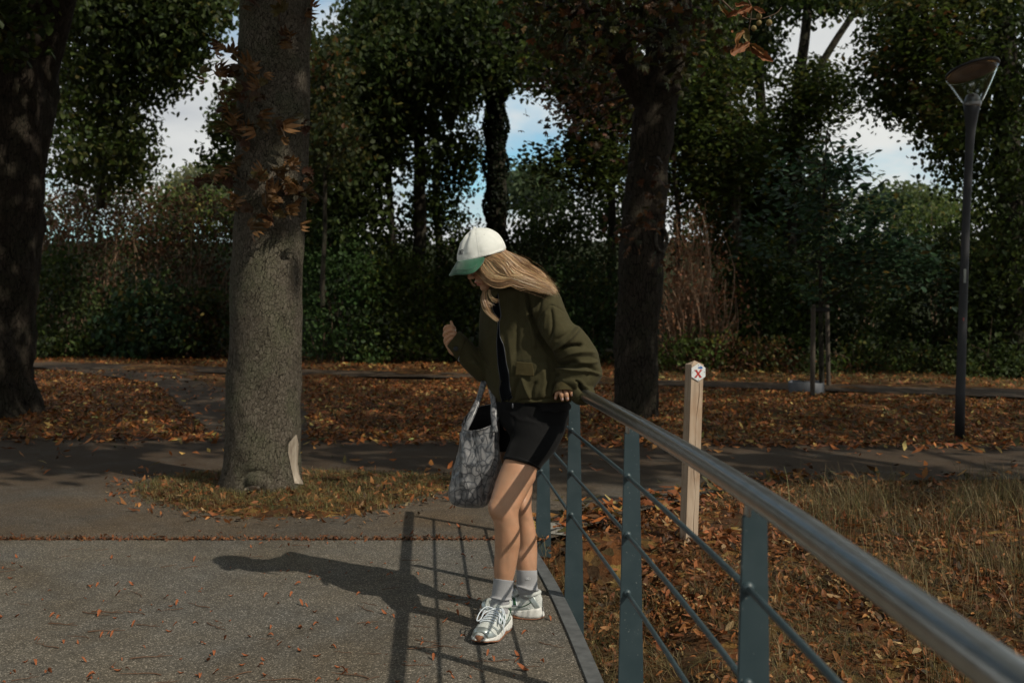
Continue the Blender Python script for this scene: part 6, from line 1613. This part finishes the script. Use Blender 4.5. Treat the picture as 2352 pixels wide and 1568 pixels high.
# ---- hair: a soft base plus many fine strands that follow the measured flow
def m_hair():
    a = NT('blond_brown_hair'); at = a.n('ShaderNodeAttribute', attribute_name='Col'); a.base(at.outputs['Color']); a.rough(.38); a.p(Specular_IOR_Level=.5, Sheen_Weight=.1); return a.m
M_HAIR = m_hair()
M_HAIRB = m_plain('brown_hair_base', (.085, .045, .024), .95)
guides = [  # Z4 x, y, depth
 [(1040, 434, 4.12), (1200, 530, 4.12), (1400, 652, 4.12), (1480, 735, 4.11), (1640, 842, 4.10), (1745, 970, 4.09), (1855, 1112, 4.07)],
 [(990, 455, 4.07), (1150, 590, 4.07), (1320, 730, 4.07), (1500, 850, 4.06), (1690, 960, 4.05), (1790, 1040, 4.05), (1850, 1120, 4.05)],
 [(930, 475, 4.045), (1060, 610, 4.03), (1160, 740, 4.03), (1290, 840, 4.03), (1480, 915, 4.03), (1700, 1020, 4.03), (1835, 1110, 4.03)],
 [(880, 490, 4.03), (990, 560, 4.01), (1085, 670, 4.00), (1120, 790, 4.00), (1180, 860, 4.01), (1370, 940, 4.02), (1600, 1040, 4.02), (1800, 1110, 4.02)],
 [(800, 515, 4.02), (910, 570, 4.00), (1020, 640, 3.99), (1095, 750, 3.985), (1130, 840, 3.99), (1260, 890, 4.00), (1480, 950, 4.01), (1700, 1030, 4.01)],
 [(735, 550, 4.02), (830, 590, 4.00), (930, 640, 3.99), (1030, 720, 3.98), (1110, 830, 3.98), (1220, 900, 3.99), (1420, 990, 4.0), (1680, 1080, 4.01)],
 [(715, 590, 4.015), (770, 660, 3.995), (850, 760, 3.985), (960, 850, 3.98), (1110, 880, 3.98), (1260, 880, 3.99), (1450, 930, 4.0), (1620, 1010, 4.01)],
 [(670, 650, 4.01), (720, 740, 3.995), (800, 830, 3.985), (920, 885, 3.98), (1060, 890, 3.98), (1200, 870, 3.985), (1380, 920, 4.0), (1560, 990, 4.01)],
 [(610, 715, 4.02), (660, 800, 4.00), (750, 880, 3.99), (880, 925, 3.985), (1020, 925, 3.985), (1150, 890, 3.985), (1300, 960, 3.995), (1500, 1040, 4.01)],
 [(570, 775, 4.04), (630, 855, 4.02), (730, 925, 4.00), (860, 962, 3.995), (990, 970, 3.99), (1120, 940, 3.99), (1260, 1005, 4.0), (1520, 1050, 4.01), (1790, 1130, 4.02)],
]
GP = [np.array([pt(*Z4(x, y), Y) for x, y, Y in smooth_line(g, 22)]) for g in guides]
hr = np.random.default_rng(3); ns = 13000; SV = []; SC = []; SF = []; o_ = 0
HC_ = [(3, (.42, .245, .12)), (2.4, (.26, .135, .06)), (3, (.60, .38, .19)), (2.0, (.78, .55, .31)), (1.4, (.12, .06, .03))]
def strand(P, w, col):
    global o_
    T = np.gradient(P, axis=0); T /= np.linalg.norm(T, axis=1)[:, None] + 1e-9
    s1 = np.cross(T, [hr.normal(0, .5), 1, hr.normal(0, .5)]); s1 /= np.linalg.norm(s1, axis=1)[:, None]
    n = len(P); ww = w * np.sin(np.linspace(.35, math.pi - .12, n))[:, None]
    V = np.concatenate([P - s1 * ww, P + s1 * ww]); i = np.arange(n - 1)
    F = np.stack([i, i + 1, i + 1 + n, i + n], -1)
    SV.append(V); SF.append(F + o_); SC.append(np.tile(col, (len(V), 1))); o_ += len(V)
hc = pal(ns + 400, HC_, .14, hr)
lockoff = hr.normal(0, 1, (60, 3)); 
for k in range(ns):
    g = hr.integers(0, len(GP) - 1); w = hr.random(); lock = int((g + w) * 6)
    P = GP[g] * (1 - w) + GP[g + 1] * w
    t = np.linspace(0, 1, 22)[:, None]; dep = hr.random() ** 1.5 * .030
    lo = lockoff[lock % 60]
    P = P + np.array([0, 1, 0]) * dep + lo * .0035 * np.sin(math.pi * t) + hr.normal(0, 1, 3) * [.0042, .003, .0042] * (0.3 + t) + np.array([0, 0, 1]) * (.0062 * np.sin(t * (10 + 3 * lo[0]) + lo[1] * 3 + hr.normal(0, .35)) * np.minimum(1, t * 2.5)) * (1.2 - .6 * t)
    a_, b_ = (0, 22) if hr.random() < .5 else sorted((hr.integers(0, 8), hr.integers(13, 23)))
    col = hc[k] * (1 + .20 * lo[2])
    strand(P[a_:b_][::2] if b_ - a_ > 8 else P[a_:b_], hr.uniform(.00035, .0007), np.clip(col, .02, .8))
for k in range(300):     # flyaway hairs
    g = hr.choice([0, 0, 1, 9, 8, 2]); P = GP[g].copy(); t = np.linspace(0, 1, 22)[:, None]
    P = P + hr.normal(0, 1, 3) * [.006, .01, .008] * t + np.array([0, 0, 1.0]) * (hr.normal(0, .010) * np.sin(math.pi * t)) + np.array([hr.normal(0, .006), 0, hr.normal(.002, .008)]) * t ** 2
    strand(P[hr.integers(0, 6):], .0004, hc[ns + k])
locks = [[(700, 1090, 4.05), (680, 1180, 4.04), (686, 1290, 4.035), (740, 1400, 4.03), (820, 1480, 4.025), (925, 1562, 4.02)], [(745, 1095, 4.04), (735, 1190, 4.03), (760, 1280, 4.02), (830, 1340, 4.02)], [(790, 1075, 4.03), (800, 1160, 4.02), (850, 1230, 4.015), (930, 1255, 4.01)],
         [(430, 820, 4.13), (470, 900, 4.13), (520, 985, 4.13), (580, 1012, 4.12)], [(720, 1080, 4.04), (700, 1200, 4.03), (740, 1330, 4.02), (800, 1440, 4.02)]]
for li, lk in enumerate(locks):
    Pg = np.array([pt(*Z4(x, y), Y) for x, y, Y in smooth_line(lk, 16)])
    for k in range((70, 26, 22, 14, 40)[li]):
        t = np.linspace(0, 1, 16)[:, None]; P = Pg + hr.normal(0, 1, 3) * [.0040, .003, .003] * (.5 + t * .8)
        strand(P, hr.uniform(.0005, .0009), hc[hr.integers(0, ns)] * .85)
hairo = add('hair', mesh_np('hair', np.concatenate(SV), np.concatenate(SF), True, np.concatenate(SC), [M_HAIR]), person)
base = [zz(Z4, (600, 770), (745, 560), 4.085, .07), zz(Z4, (760, 900), (960, 480), 4.10, .12), zz(Z4, (900, 935), (1080, 530), 4.11, .11), zz(Z4, (1120, 915), (1280, 650), 4.11, .09), zz(Z4, (1380, 990), (1450, 790), 4.10, .06), zz(Z4, (1580, 1040), (1650, 910), 4.09, .04), zz(Z4, (1760, 1100), (1800, 1065), 4.075, .015)]
V, F = loft(base, 28, 5); V = V + vnormals(V, F) * (.004 * vnoise(V, 14, 1))[:, None]
add('hair_base', mesh_np('hair_base', V, F, True, np.tile((.11, .062, .034), (len(V), 1)), [M_HAIRB]), hairo)

# ---- shoes
M_MESH = NT('white_shoe_mesh'); v_ = M_MESH.coord('Object'); M_MESH.base(M_MESH.mix(M_MESH.ramp(M_MESH.voro(v_, 420, 'F1'), [(.25, 0), (.5, 1)]), (.34, .36, .34), (.58, .60, .57))); M_MESH.rough(.8); M_MESH.bump(M_MESH.voro(v_, 420, 'F1'), .4, .001); M_MESH = M_MESH.m
M_SILV = m_plain('silver_overlay', (.42, .46, .44), .32, .65, (300, .1, .0005), .12, 40)
M_GRNS = m_plain('dark_green_overlay', (.018, .075, .035), .4, .1, (300, .1, .0005), .15, 30)
M_MID = m_plain('white_midsole', (.66, .65, .61), .5, 0, (60, .15, .001), .04, 20)
M_GUM = m_plain('gum_rubber', (.23, .095, .045), .55, 0, (200, .2, .001), .15, 30)
M_LACE = m_cloth('pale_lace', (.60, .66, .72), (.68, .73, .78), 900, .2, .8, .2, 60)
SX = np.array([0.0, .012, .04, .08, .12, .16, .19, .215, .235, .252, .262])
SWL = np.array([.006, .024, .034, .035, .036, .041, .045, .046, .041, .028, .010])
SH = np.array([.045, .074, .078, .058, .064, .060, .050, .044, .037, .028, .014])
SZB = np.interp(SX, [0, .10, .18, .262], [.036, .030, .024, .026])
SY0 = np.interp(SX, [0, .1, .2, .262], [0, .003, -.002, -.008])
def make_shoe(heel, toe, side, lname):
    heel = np.array([heel[0], heel[1], 0.0]); toe = np.array([toe[0], toe[1], 0.0]); d = toe - heel; ln = np.linalg.norm(d); d /= ln; lat = np.array([-d[1], d[0], 0]); sc_ = ln / .262
    def Wd(P): P = np.atleast_2d(P); return heel + (P[:, 0:1] * d + P[:, 1:2] * lat * side + P[:, 2:3] * np.array([0, 0, 1.0])) * sc_
    root = empty('shoe', tuple(heel)); root.parent = person; root.matrix_parent_inverse = person.matrix_basis.inverted()
    xs_ = np.linspace(0, .262, 46)
    def prm(x): return np.interp(x, SX, SWL), np.interp(x, SX, SH), np.interp(x, SX, SZB), np.interp(x, SX, SY0)
    for A in (): pass
    def Sf(x, phi, off=0.0):
        w, h, zb_, y0 = prm(x); w = w + off; h = h + off; c, s_ = np.cos(phi), np.sin(phi)
        return np.stack([x + 0 * phi, y0 + w * np.sign(c) * np.abs(c) ** .85, zb_ - .006 + (h + .006) * np.abs(s_) ** .9], -1)
    ph_ = np.linspace(0, math.pi, 28); V = np.array([Sf(x, ph_) for x in xs_]).reshape(-1, 3)
    me = mesh_np('upper', Wd(V), grid_faces(46, 28), True, mats=[M_MESH]); up = add('upper', me, root)
    # midsole and outsole
    def slab(z0f, z1f, flare, name, mat, x0=0.0, x1=.262, nx=50, groove=0):
        xs2 = np.linspace(x0, x1, nx); rows = []
        for x in xs2:
            w = np.interp(x, SX, SWL) ; y0 = np.interp(x, SX, SY0); z0, z1 = z0f(x), z1f(x); r_ = []
            e = np.sqrt(np.clip(1 - ((x - .131) / .137) ** 8, 0, 1))
            for (u, v) in ((-1, 1), (-1.0, .75), (-1.0, .5), (-1.0, .25), (-.94, 0), (0, 0), (.94, 0), (1.0, .25), (1.0, .5), (1.0, .75), (1, 1)):
                fl = flare * (1 - .5 * v) + (groove * math.sin(x * 260 + v * 5) if 0 < v < 1 else 0)
                r_.append([x + (-.006 if x < .02 else 0) * (1 - v) * (1 - x / .02) + (.005 * (1 - v) if x > .25 else 0), y0 + u * (w + fl), z0 + (z1 - z0) * v])
            rows.append(r_)
        V = np.array(rows).reshape(-1, 3); k = 11; F = [grid_faces(nx, k, True), ]
        caps = [np.array([[0, j, j + 1] for j in range(1, k - 1)]), np.array([[(nx - 1) * k, (nx - 1) * k + j + 1, (nx - 1) * k + j] for j in range(1, k - 1)])]
        return add(name, mesh_np(name, Wd(V), [F[0]] + caps, True, mats=[mat]), root)
    spring = lambda x: np.interp(x, [0, .02, .06, .11, .2, .262], [.008, .003, .001, .001, .002, .016])
    arch = lambda x: spring(x) + .004 + .010 * math.exp(-((x - .115) / .022) ** 2)
    slab(lambda x: arch(x), lambda x: float(np.interp(x, [0, .03, .08, .13, .2, .262], [.050, .046, .036, .031, .027, .026])), .006, 'midsole', M_MID, groove=.0018)
    slab(lambda x: spring(x), lambda x: arch(x) + .0008, .0066, 'outsole', M_GUM)
    # gum toe bumper
    a_ = np.linspace(-1.0, 1.0, 20); rows = []
    for v, o2 in ((0, .0085), (.4, .0095), (.75, .008), (1, .004)):
        rows.append([[.258 - .034 * t * t + o2 * (1 - .5 * abs(t)), -.008 + .036 * t, .014 + v * (.024 - .010 * t * t)] for t in a_])
    V = np.array(rows).reshape(-1, 3); o = add('toe_bumper', mesh_np('toe_bumper', Wd(V), grid_faces(4, 20), True, mats=[M_GUM]), root); m = o.modifiers.new('t', 'SOLIDIFY'); m.thickness = .003; m.offset = 0
    def over(name, poly, mat, off=.0018, nx=26, ny=10, par=up):
        """overlay between two edges given as (x, phi in degrees) lines"""
        lo, hi = poly; a = smooth_line([(x, math.radians(p)) for x, p in lo], nx); b = smooth_line([(x, math.radians(p)) for x, p in hi], nx); rows = []
        for t in np.linspace(0, 1, ny):
            q = a * (1 - t) + b * t; rows.append(np.array([Sf(q[i, 0], q[i, 1], off * (1.0 if 0 < t < 1 else .2)) for i in range(nx)]))
        V = np.array(rows).reshape(-1, 3); o = add(name, mesh_np(name, Wd(V), grid_faces(ny, nx), True, mats=[mat]), par); m = o.modifiers.new('t', 'SOLIDIFY'); m.thickness = .0014; m.offset = 0
        return o
    over('toe_overlay', ([(.205, 4), (.222, 20), (.232, 50), (.234, 90), (.232, 130), (.222, 160), (.205, 176)], [(.250, 2), (.253, 20), (.255, 50), (.256, 90), (.255, 130), (.253, 160), (.250, 178)]), M_SILV)
    for sgn in (0, 1):
        def q(L_): return [(x, 180 - p if sgn else p) for x, p in L_]
        over('side_overlay', (q([(.05, 2), (.10, 2), (.15, 2), (.20, 3)]), q([(.045, 14), (.10, 16), (.15, 16), (.205, 26)])), M_SILV)
        over('side_overlay', (q([(.15, 14), (.155, 30), (.165, 52)]), q([(.163, 14), (.168, 30), (.176, 50)])), M_SILV)
        over('side_overlay', (q([(.19, 14), (.195, 26), (.205, 44), (.212, 60)]), q([(.200, 14), (.205, 26), (.214, 44), (.220, 60)])), M_SILV)
        over('heel_overlay', (q([(.002, 6), (.012, 24), (.03, 50), (.045, 66)]), q([(.012, 4), (.03, 18), (.05, 40), (.062, 58)])), M_GRNS if not sgn else M_SILV)
        over('green_line', (q([(.025, 34), (.045, 26), (.07, 20), (.095, 18)]), q([(.025, 38), (.045, 29), (.07, 22.5), (.095, 20)])), M_GRNS, .0016)
        over('eyestay', (q([(.10, 56), (.13, 60), (.16, 62), (.20, 66)]), q([(.10, 68), (.13, 72), (.16, 74), (.20, 80)])), M_SILV, .0022)
        # emblem: two green bars and a slash
        over('emblem_edge', (q([(.097, 22), (.106, 57)]), q([(.153, 22), (.158, 55)])), M_LACE, .0026, 8, 8)
        over('emblem', (q([(.100, 24), (.108, 54)]), q([(.118, 24), (.124, 54)])), M_GRNS, .0034, 8, 5)
        over('emblem', (q([(.112, 54), (.134, 25)]), q([(.126, 54), (.148, 25)])), M_GRNS, .0038, 8, 5)
        over('emblem', (q([(.136, 24), (.144, 53)]), q([(.150, 24), (.155, 53)])), M_GRNS, .0034, 8, 5)
    # padded collar, tongue, laces
    a_ = np.linspace(0, 2 * math.pi, 26); P = np.stack([.056 + .042 * np.cos(a_), .003 + .030 * np.sin(a_), .096 + .010 * np.cos(a_ * 1.0) * (np.cos(a_) > 0) + .010 * sstep(-.2, -.9, np.cos(a_))], -1)
    o = add('collar', mesh_np('collar', *[x for x in (lambda t: (Wd(t[0]), t[1]))(tube(P, .008, 10, False))], True, mats=[M_MESH]), root)
    T_ = smooth_line([(.150, -.001, .086), (.120, 0, .100), (.100, .001, .116), (.088, .001, .134)], 14); rows = []
    for i, c in enumerate(T_):
        w = .019 + .006 * i / 13
        for u in np.linspace(-1, 1, 9): rows.append(c + [-.012 * u * u, u * w, -.010 * u * u])
    o = add('tongue', mesh_np('tongue', Wd(np.array(rows)), grid_faces(14, 9), True, mats=[M_MESH]), root); m = o.modifiers.new('t', 'SOLIDIFY'); m.thickness = .006; m.offset = 0
    def lace(pts, r=.0022): t = tube(smooth_line(pts, 26), r, 7); add('lace', mesh_np('lace', Wd(t[0]), t[1], True, mats=[M_LACE]), root)
    for x in (.198, .183, .168, .153, .138):
        f_ = Sf(np.full(7, x), np.radians(np.linspace(60, 120, 7)), .0045); f_[:, 0] += np.linspace(-.004, .004, 7); lace(f_, .0026)
    kx = .128; top = Sf(np.array([kx]), np.array([math.pi / 2]), .010)[0]
    for s_ in (-1, 1):
        lace([top, top + [.010, s_ * .030, .010], top + [.034, s_ * .048, -.006], top + [.062, s_ * .050, -.030], top + [.055, s_ * .040, -.030], top + [.028, s_ * .030, -.008], top + [.002, 0, .002]])
        lace([top, top + [-.004, s_ * .030, .004], top + [.012, s_ * .048, -.022], top + [.028 + .01 * s_, s_ * .052, -.052], top + [.040, s_ * .056, -.075]])
        lace([top + [0, s_ * .004, 0], top + [.002, s_ * .022, .001], top + [-.012, s_ * .032, -.010]])
    add('knot', mesh_np('knot', *(lambda t: (Wd(t[0]), t[1]))(ellipsoid(top, (.007, .007, .005), n=12, m=8)), True, mats=[M_LACE]), root)
    return root
make_shoe((-.022, 4.065), (-.120, 3.815), 1, 'front')
make_shoe((.128, 4.150), (-.128, 4.235), -1, 'rear')

# ================================================================== TOTE BAG
def m_bag():
    a = NT('grey_botanical_print'); v = a.coord('Object'); vz = a.coord('Object', (1, 1, .55))
    wn = a.n('ShaderNodeVectorMath', operation='ADD'); nz = a.n('ShaderNodeTexNoise', Scale=11.0, Detail=2.0); a.l(v, nz.inputs['Vector']); sc = a.n('ShaderNodeVectorMath', operation='SCALE'); sc.inputs['Scale'].default_value = .07; a.l(nz.outputs['Color'], sc.inputs[0]); a.l(vz, wn.inputs[0]); a.l(sc.outputs[0], wn.inputs[1])
    d = a.voro(wn.outputs[0], 38, 'DISTANCE_TO_EDGE'); n = a.noise(v, 24, 5, .65, .8)
    base = a.ramp(n, [(.32, (.080, .085, .092)), (.5, (.19, .19, .195)), (.66, (.28, .27, .265)), (.8, (.24, .21, .195))])
    ck = a.ramp(d, [(0.0, 0.0), (.06, .55), (.16, 1.0)])
    c = a.mix(ck, (.028, .032, .040), base); a.base(c); a.rough(.33); a.p(Specular_IOR_Level=.5, Sheen_Weight=.1)
    a.bump(a.noise(v, 26, 4), .25, .004); return a.m
M_BAG = m_bag(); M_LIN = m_cloth('dark_lining', (.012, .011, .012), (.02, .018, .019))
bagp = pt(1090, 1165, 4.240)
bag = empty('tote_bag', tuple(bagp), 'grey leaf patterned soft tote bag hanging open from her bent arm', 'bag')
bsec = [zz(Z2, (300, 355), (628, 262), 4.250, .20, 26), zz(Z2, (292, 440), (634, 380), 4.250, .20, 20), zz(Z2, (262, 560), (636, 540), 4.245, .205, 14), zz(Z2, (222, 700), (640, 700), 4.240, .20, 9), zz(Z2, (182, 850), (618, 850), 4.240, .19, 6), zz(Z2, (152, 1000), (575, 1000), 4.240, .18, 5), zz(Z2, (157, 1070), (545, 1075), 4.240, .165, 4), zz(Z2, (190, 1120), (510, 1130), 4.240, .13, 3), zz(Z2, (240, 1140), (470, 1152), 4.240, .08, 2)]
def bagshell(secs, inset, cap1):
    V, F = loft(secs, 64, 7, False, cap1, 2.5); N = vnormals(V, F); P_ = proj(V)
    cen = V.mean(0); 
    for ln, am, wd in (([(290, 470), (300, 640), (290, 820), (320, 960)], .010, 6), ([(390, 440), (400, 640), (430, 760), (470, 900), (490, 1080)], -.010, 4), ([(340, 500), (360, 700), (340, 900)], -.006, 5), ([(560, 400), (560, 620), (540, 800), (520, 1000)], .008, 6), ([(200, 850), (260, 780), (280, 700)], -.006, 4), ([(440, 420), (520, 330), (600, 300)], .008, 6), ([(220, 1000), (300, 900), (330, 960), (310, 1080)], .005, 5), ([(600, 460), (600, 640), (570, 760)], -.008, 4)):
        d, _, _ = seg_dist(P_, [Z2(*q) for q in smooth_line(ln, 16)]); V = V + N * (am * np.exp(-(d / wd) ** 2))[:, None]
    V = V + N * ((.0035 * vnoise(V * [1, 1, .5], 9, 7) + .0015 * vnoise(V, 24, 8)) - inset)[:, None]
    return V, F
V, F = bagshell(bsec, 0, True); bo = add('shell', mesh_np('shell', V, F, True, mats=[M_BAG]), bag); bbag = bvh_of(V, F)
rim_near = V[:64]
V2, F2 = bagshell(bsec, .0035, True); add('lining', mesh_np('lining', V2, [f[:, ::-1] for f in F2], True, mats=[M_LIN]), bag)
rim = np.vstack([rim_near, rim_near[:1]]); Vr_, Fr_ = tube(rim, .0026, 8, False); add('rim_binding', mesh_np('rim_binding', Vr_, Fr_, True, mats=[M_BAG]), bag)
for ln in ([(290, 470), (262, 620), (215, 800), (180, 960), (170, 1060), (215, 1125)], [(390, 440), (420, 640), (440, 760), (478, 900), (492, 1000), (488, 1120)]):
    p_ = seam_tube(bbag, [Z2(*q) for q in ln], .0016, .0002, 40, 6)
    if p_: add('seam', mesh_np('seam', *p_, True, mats=[M_BAG]), bag)
def strap(pts, w=.0125):
    P = smooth_line([pt(*Z2(x, y), Y) for x, y, Y in pts], 40); T = np.gradient(P, axis=0); T /= np.linalg.norm(T, axis=1)[:, None]; s1 = np.cross(T, [0.25, 1, 0]); s1 /= np.linalg.norm(s1, axis=1)[:, None]; nn_ = np.cross(T, s1); rows = []
    for i in range(40):
        ww = w * (1 + .12 * math.sin(i * .5)); rows += [P[i] - s1[i] * ww, P[i] - s1[i] * ww * .4 + nn_[i] * .004, P[i] + s1[i] * ww * .4 + nn_[i] * .003, P[i] + s1[i] * ww]
    o = add('strap', mesh_np('strap', np.array(rows), grid_faces(40, 4), True, mats=[M_BAG]), bag); m = o.modifiers.new('t', 'SOLIDIFY'); m.thickness = .003; m.offset = 0
strap([(545, -390, 4.340), (540, -300, 4.310), (520, -150, 4.290), (485, -10, 4.260), (440, 130, 4.220), (375, 280, 4.170), (330, 390, 4.145), (310, 430, 4.140)])
strap([(530, -380, 4.380), (515, -250, 4.370), (490, -60, 4.350), (450, 100, 4.330), (420, 210, 4.320)], .010)
strap([(555, -240, 4.320), (552, -100, 4.290), (562, 40, 4.240), (578, 180, 4.190), (582, 300, 4.155), (590, 450, 4.140)])
strap([(575, -120, 4.380), (590, 40, 4.380), (618, 160, 4.360), (628, 300, 4.340)], .010)
# added leaf roof above the picture, shaped for the wanted light gaps and shade
def shade_trunk(x, y, label):  # unseen trunks added to carry the leaf roof that darkens the scene
    root = empty('added_shade_tree', (x, y, 0), label, 'tree')
    V, F = tube(smooth_line([[x, y, -.2], [x + .1, y, 2], [x, y + .1, 7.5]], 12), np.linspace(.34, .2, 12), 16); add('trunk', mesh_np('trunk', V, F, True, mats=[M_BARK_D]), root)
    return root
roofs = [(chest, bt[0], Yt), (rt, 1.8, 12.0)]
for x, y, lab in ((8.5, 3.6, 'added shade tree right of the view beyond the railing, shading the paths'), (6.5, -5.0, 'added shade tree behind the camera on the right'), (-7.5, 2.5, 'added shade tree left of the view beside the asphalt'),
                  (-5.0, -7.0, 'added shade tree behind the camera on the left'), (13.5, 11.0, 'added shade tree far right of the view along the path'), (-13, 9, 'added shade tree far left of the view along the path')):
    roofs.append((shade_trunk(x, y, lab), x, y))
cr = np.random.default_rng(77); cl = []
while len(cl) < 1900:
    p = cr.uniform([-15, -13, 5.6], [18, 17, 11.5])
    if p[1] > .3:
        pp = proj(p)
        if pp[1] > -120: continue
    if cr.random() > shade_want(p[0] - .853 * p[2], p[1] + .653 * p[2]): continue
    # keep a margin for the size of a clump
    if min(shade_want(p[0] - .853 * p[2] + dx, p[1] + .653 * p[2] + dy) for dx, dy in ((.9, 0), (-.9, 0), (0, .8), (0, -.8))) == 0.0: continue
    cl.append(p)
cl = np.array(cl); own = np.argmin(np.stack([np.hypot(cl[:, 0] - x, cl[:, 1] - y) for _, x, y in roofs]), 0)
for i, (root, x, y) in enumerate(roofs):
    c = cl[own == i]
    if not len(c): continue
    V, F, C_ = merge_leaves([clusters(c, 22, .62, (.28, .44), TS, GREEN, None, .5)])
    add('high_crown', mesh_np('high_crown', V, F, False, C_, [M_LEAFY]), root)  # share of the added roof, split by nearest trunk
    parts = [limb([x, y, 5.2], p_, .08, .02, 8, .08, 6) for p_ in c[:14] if np.hypot(p_[0] - x, p_[1] - y) < 6 and (p_[1] < 1 or proj(np.array(p_))[1] < -120)]
    if parts and (y < 0 or abs(x) > 7): V, F = join(parts); add('high_branches', mesh_np('high_branches', V, F, True, mats=[M_BARK_D]), root, kind='stuff')
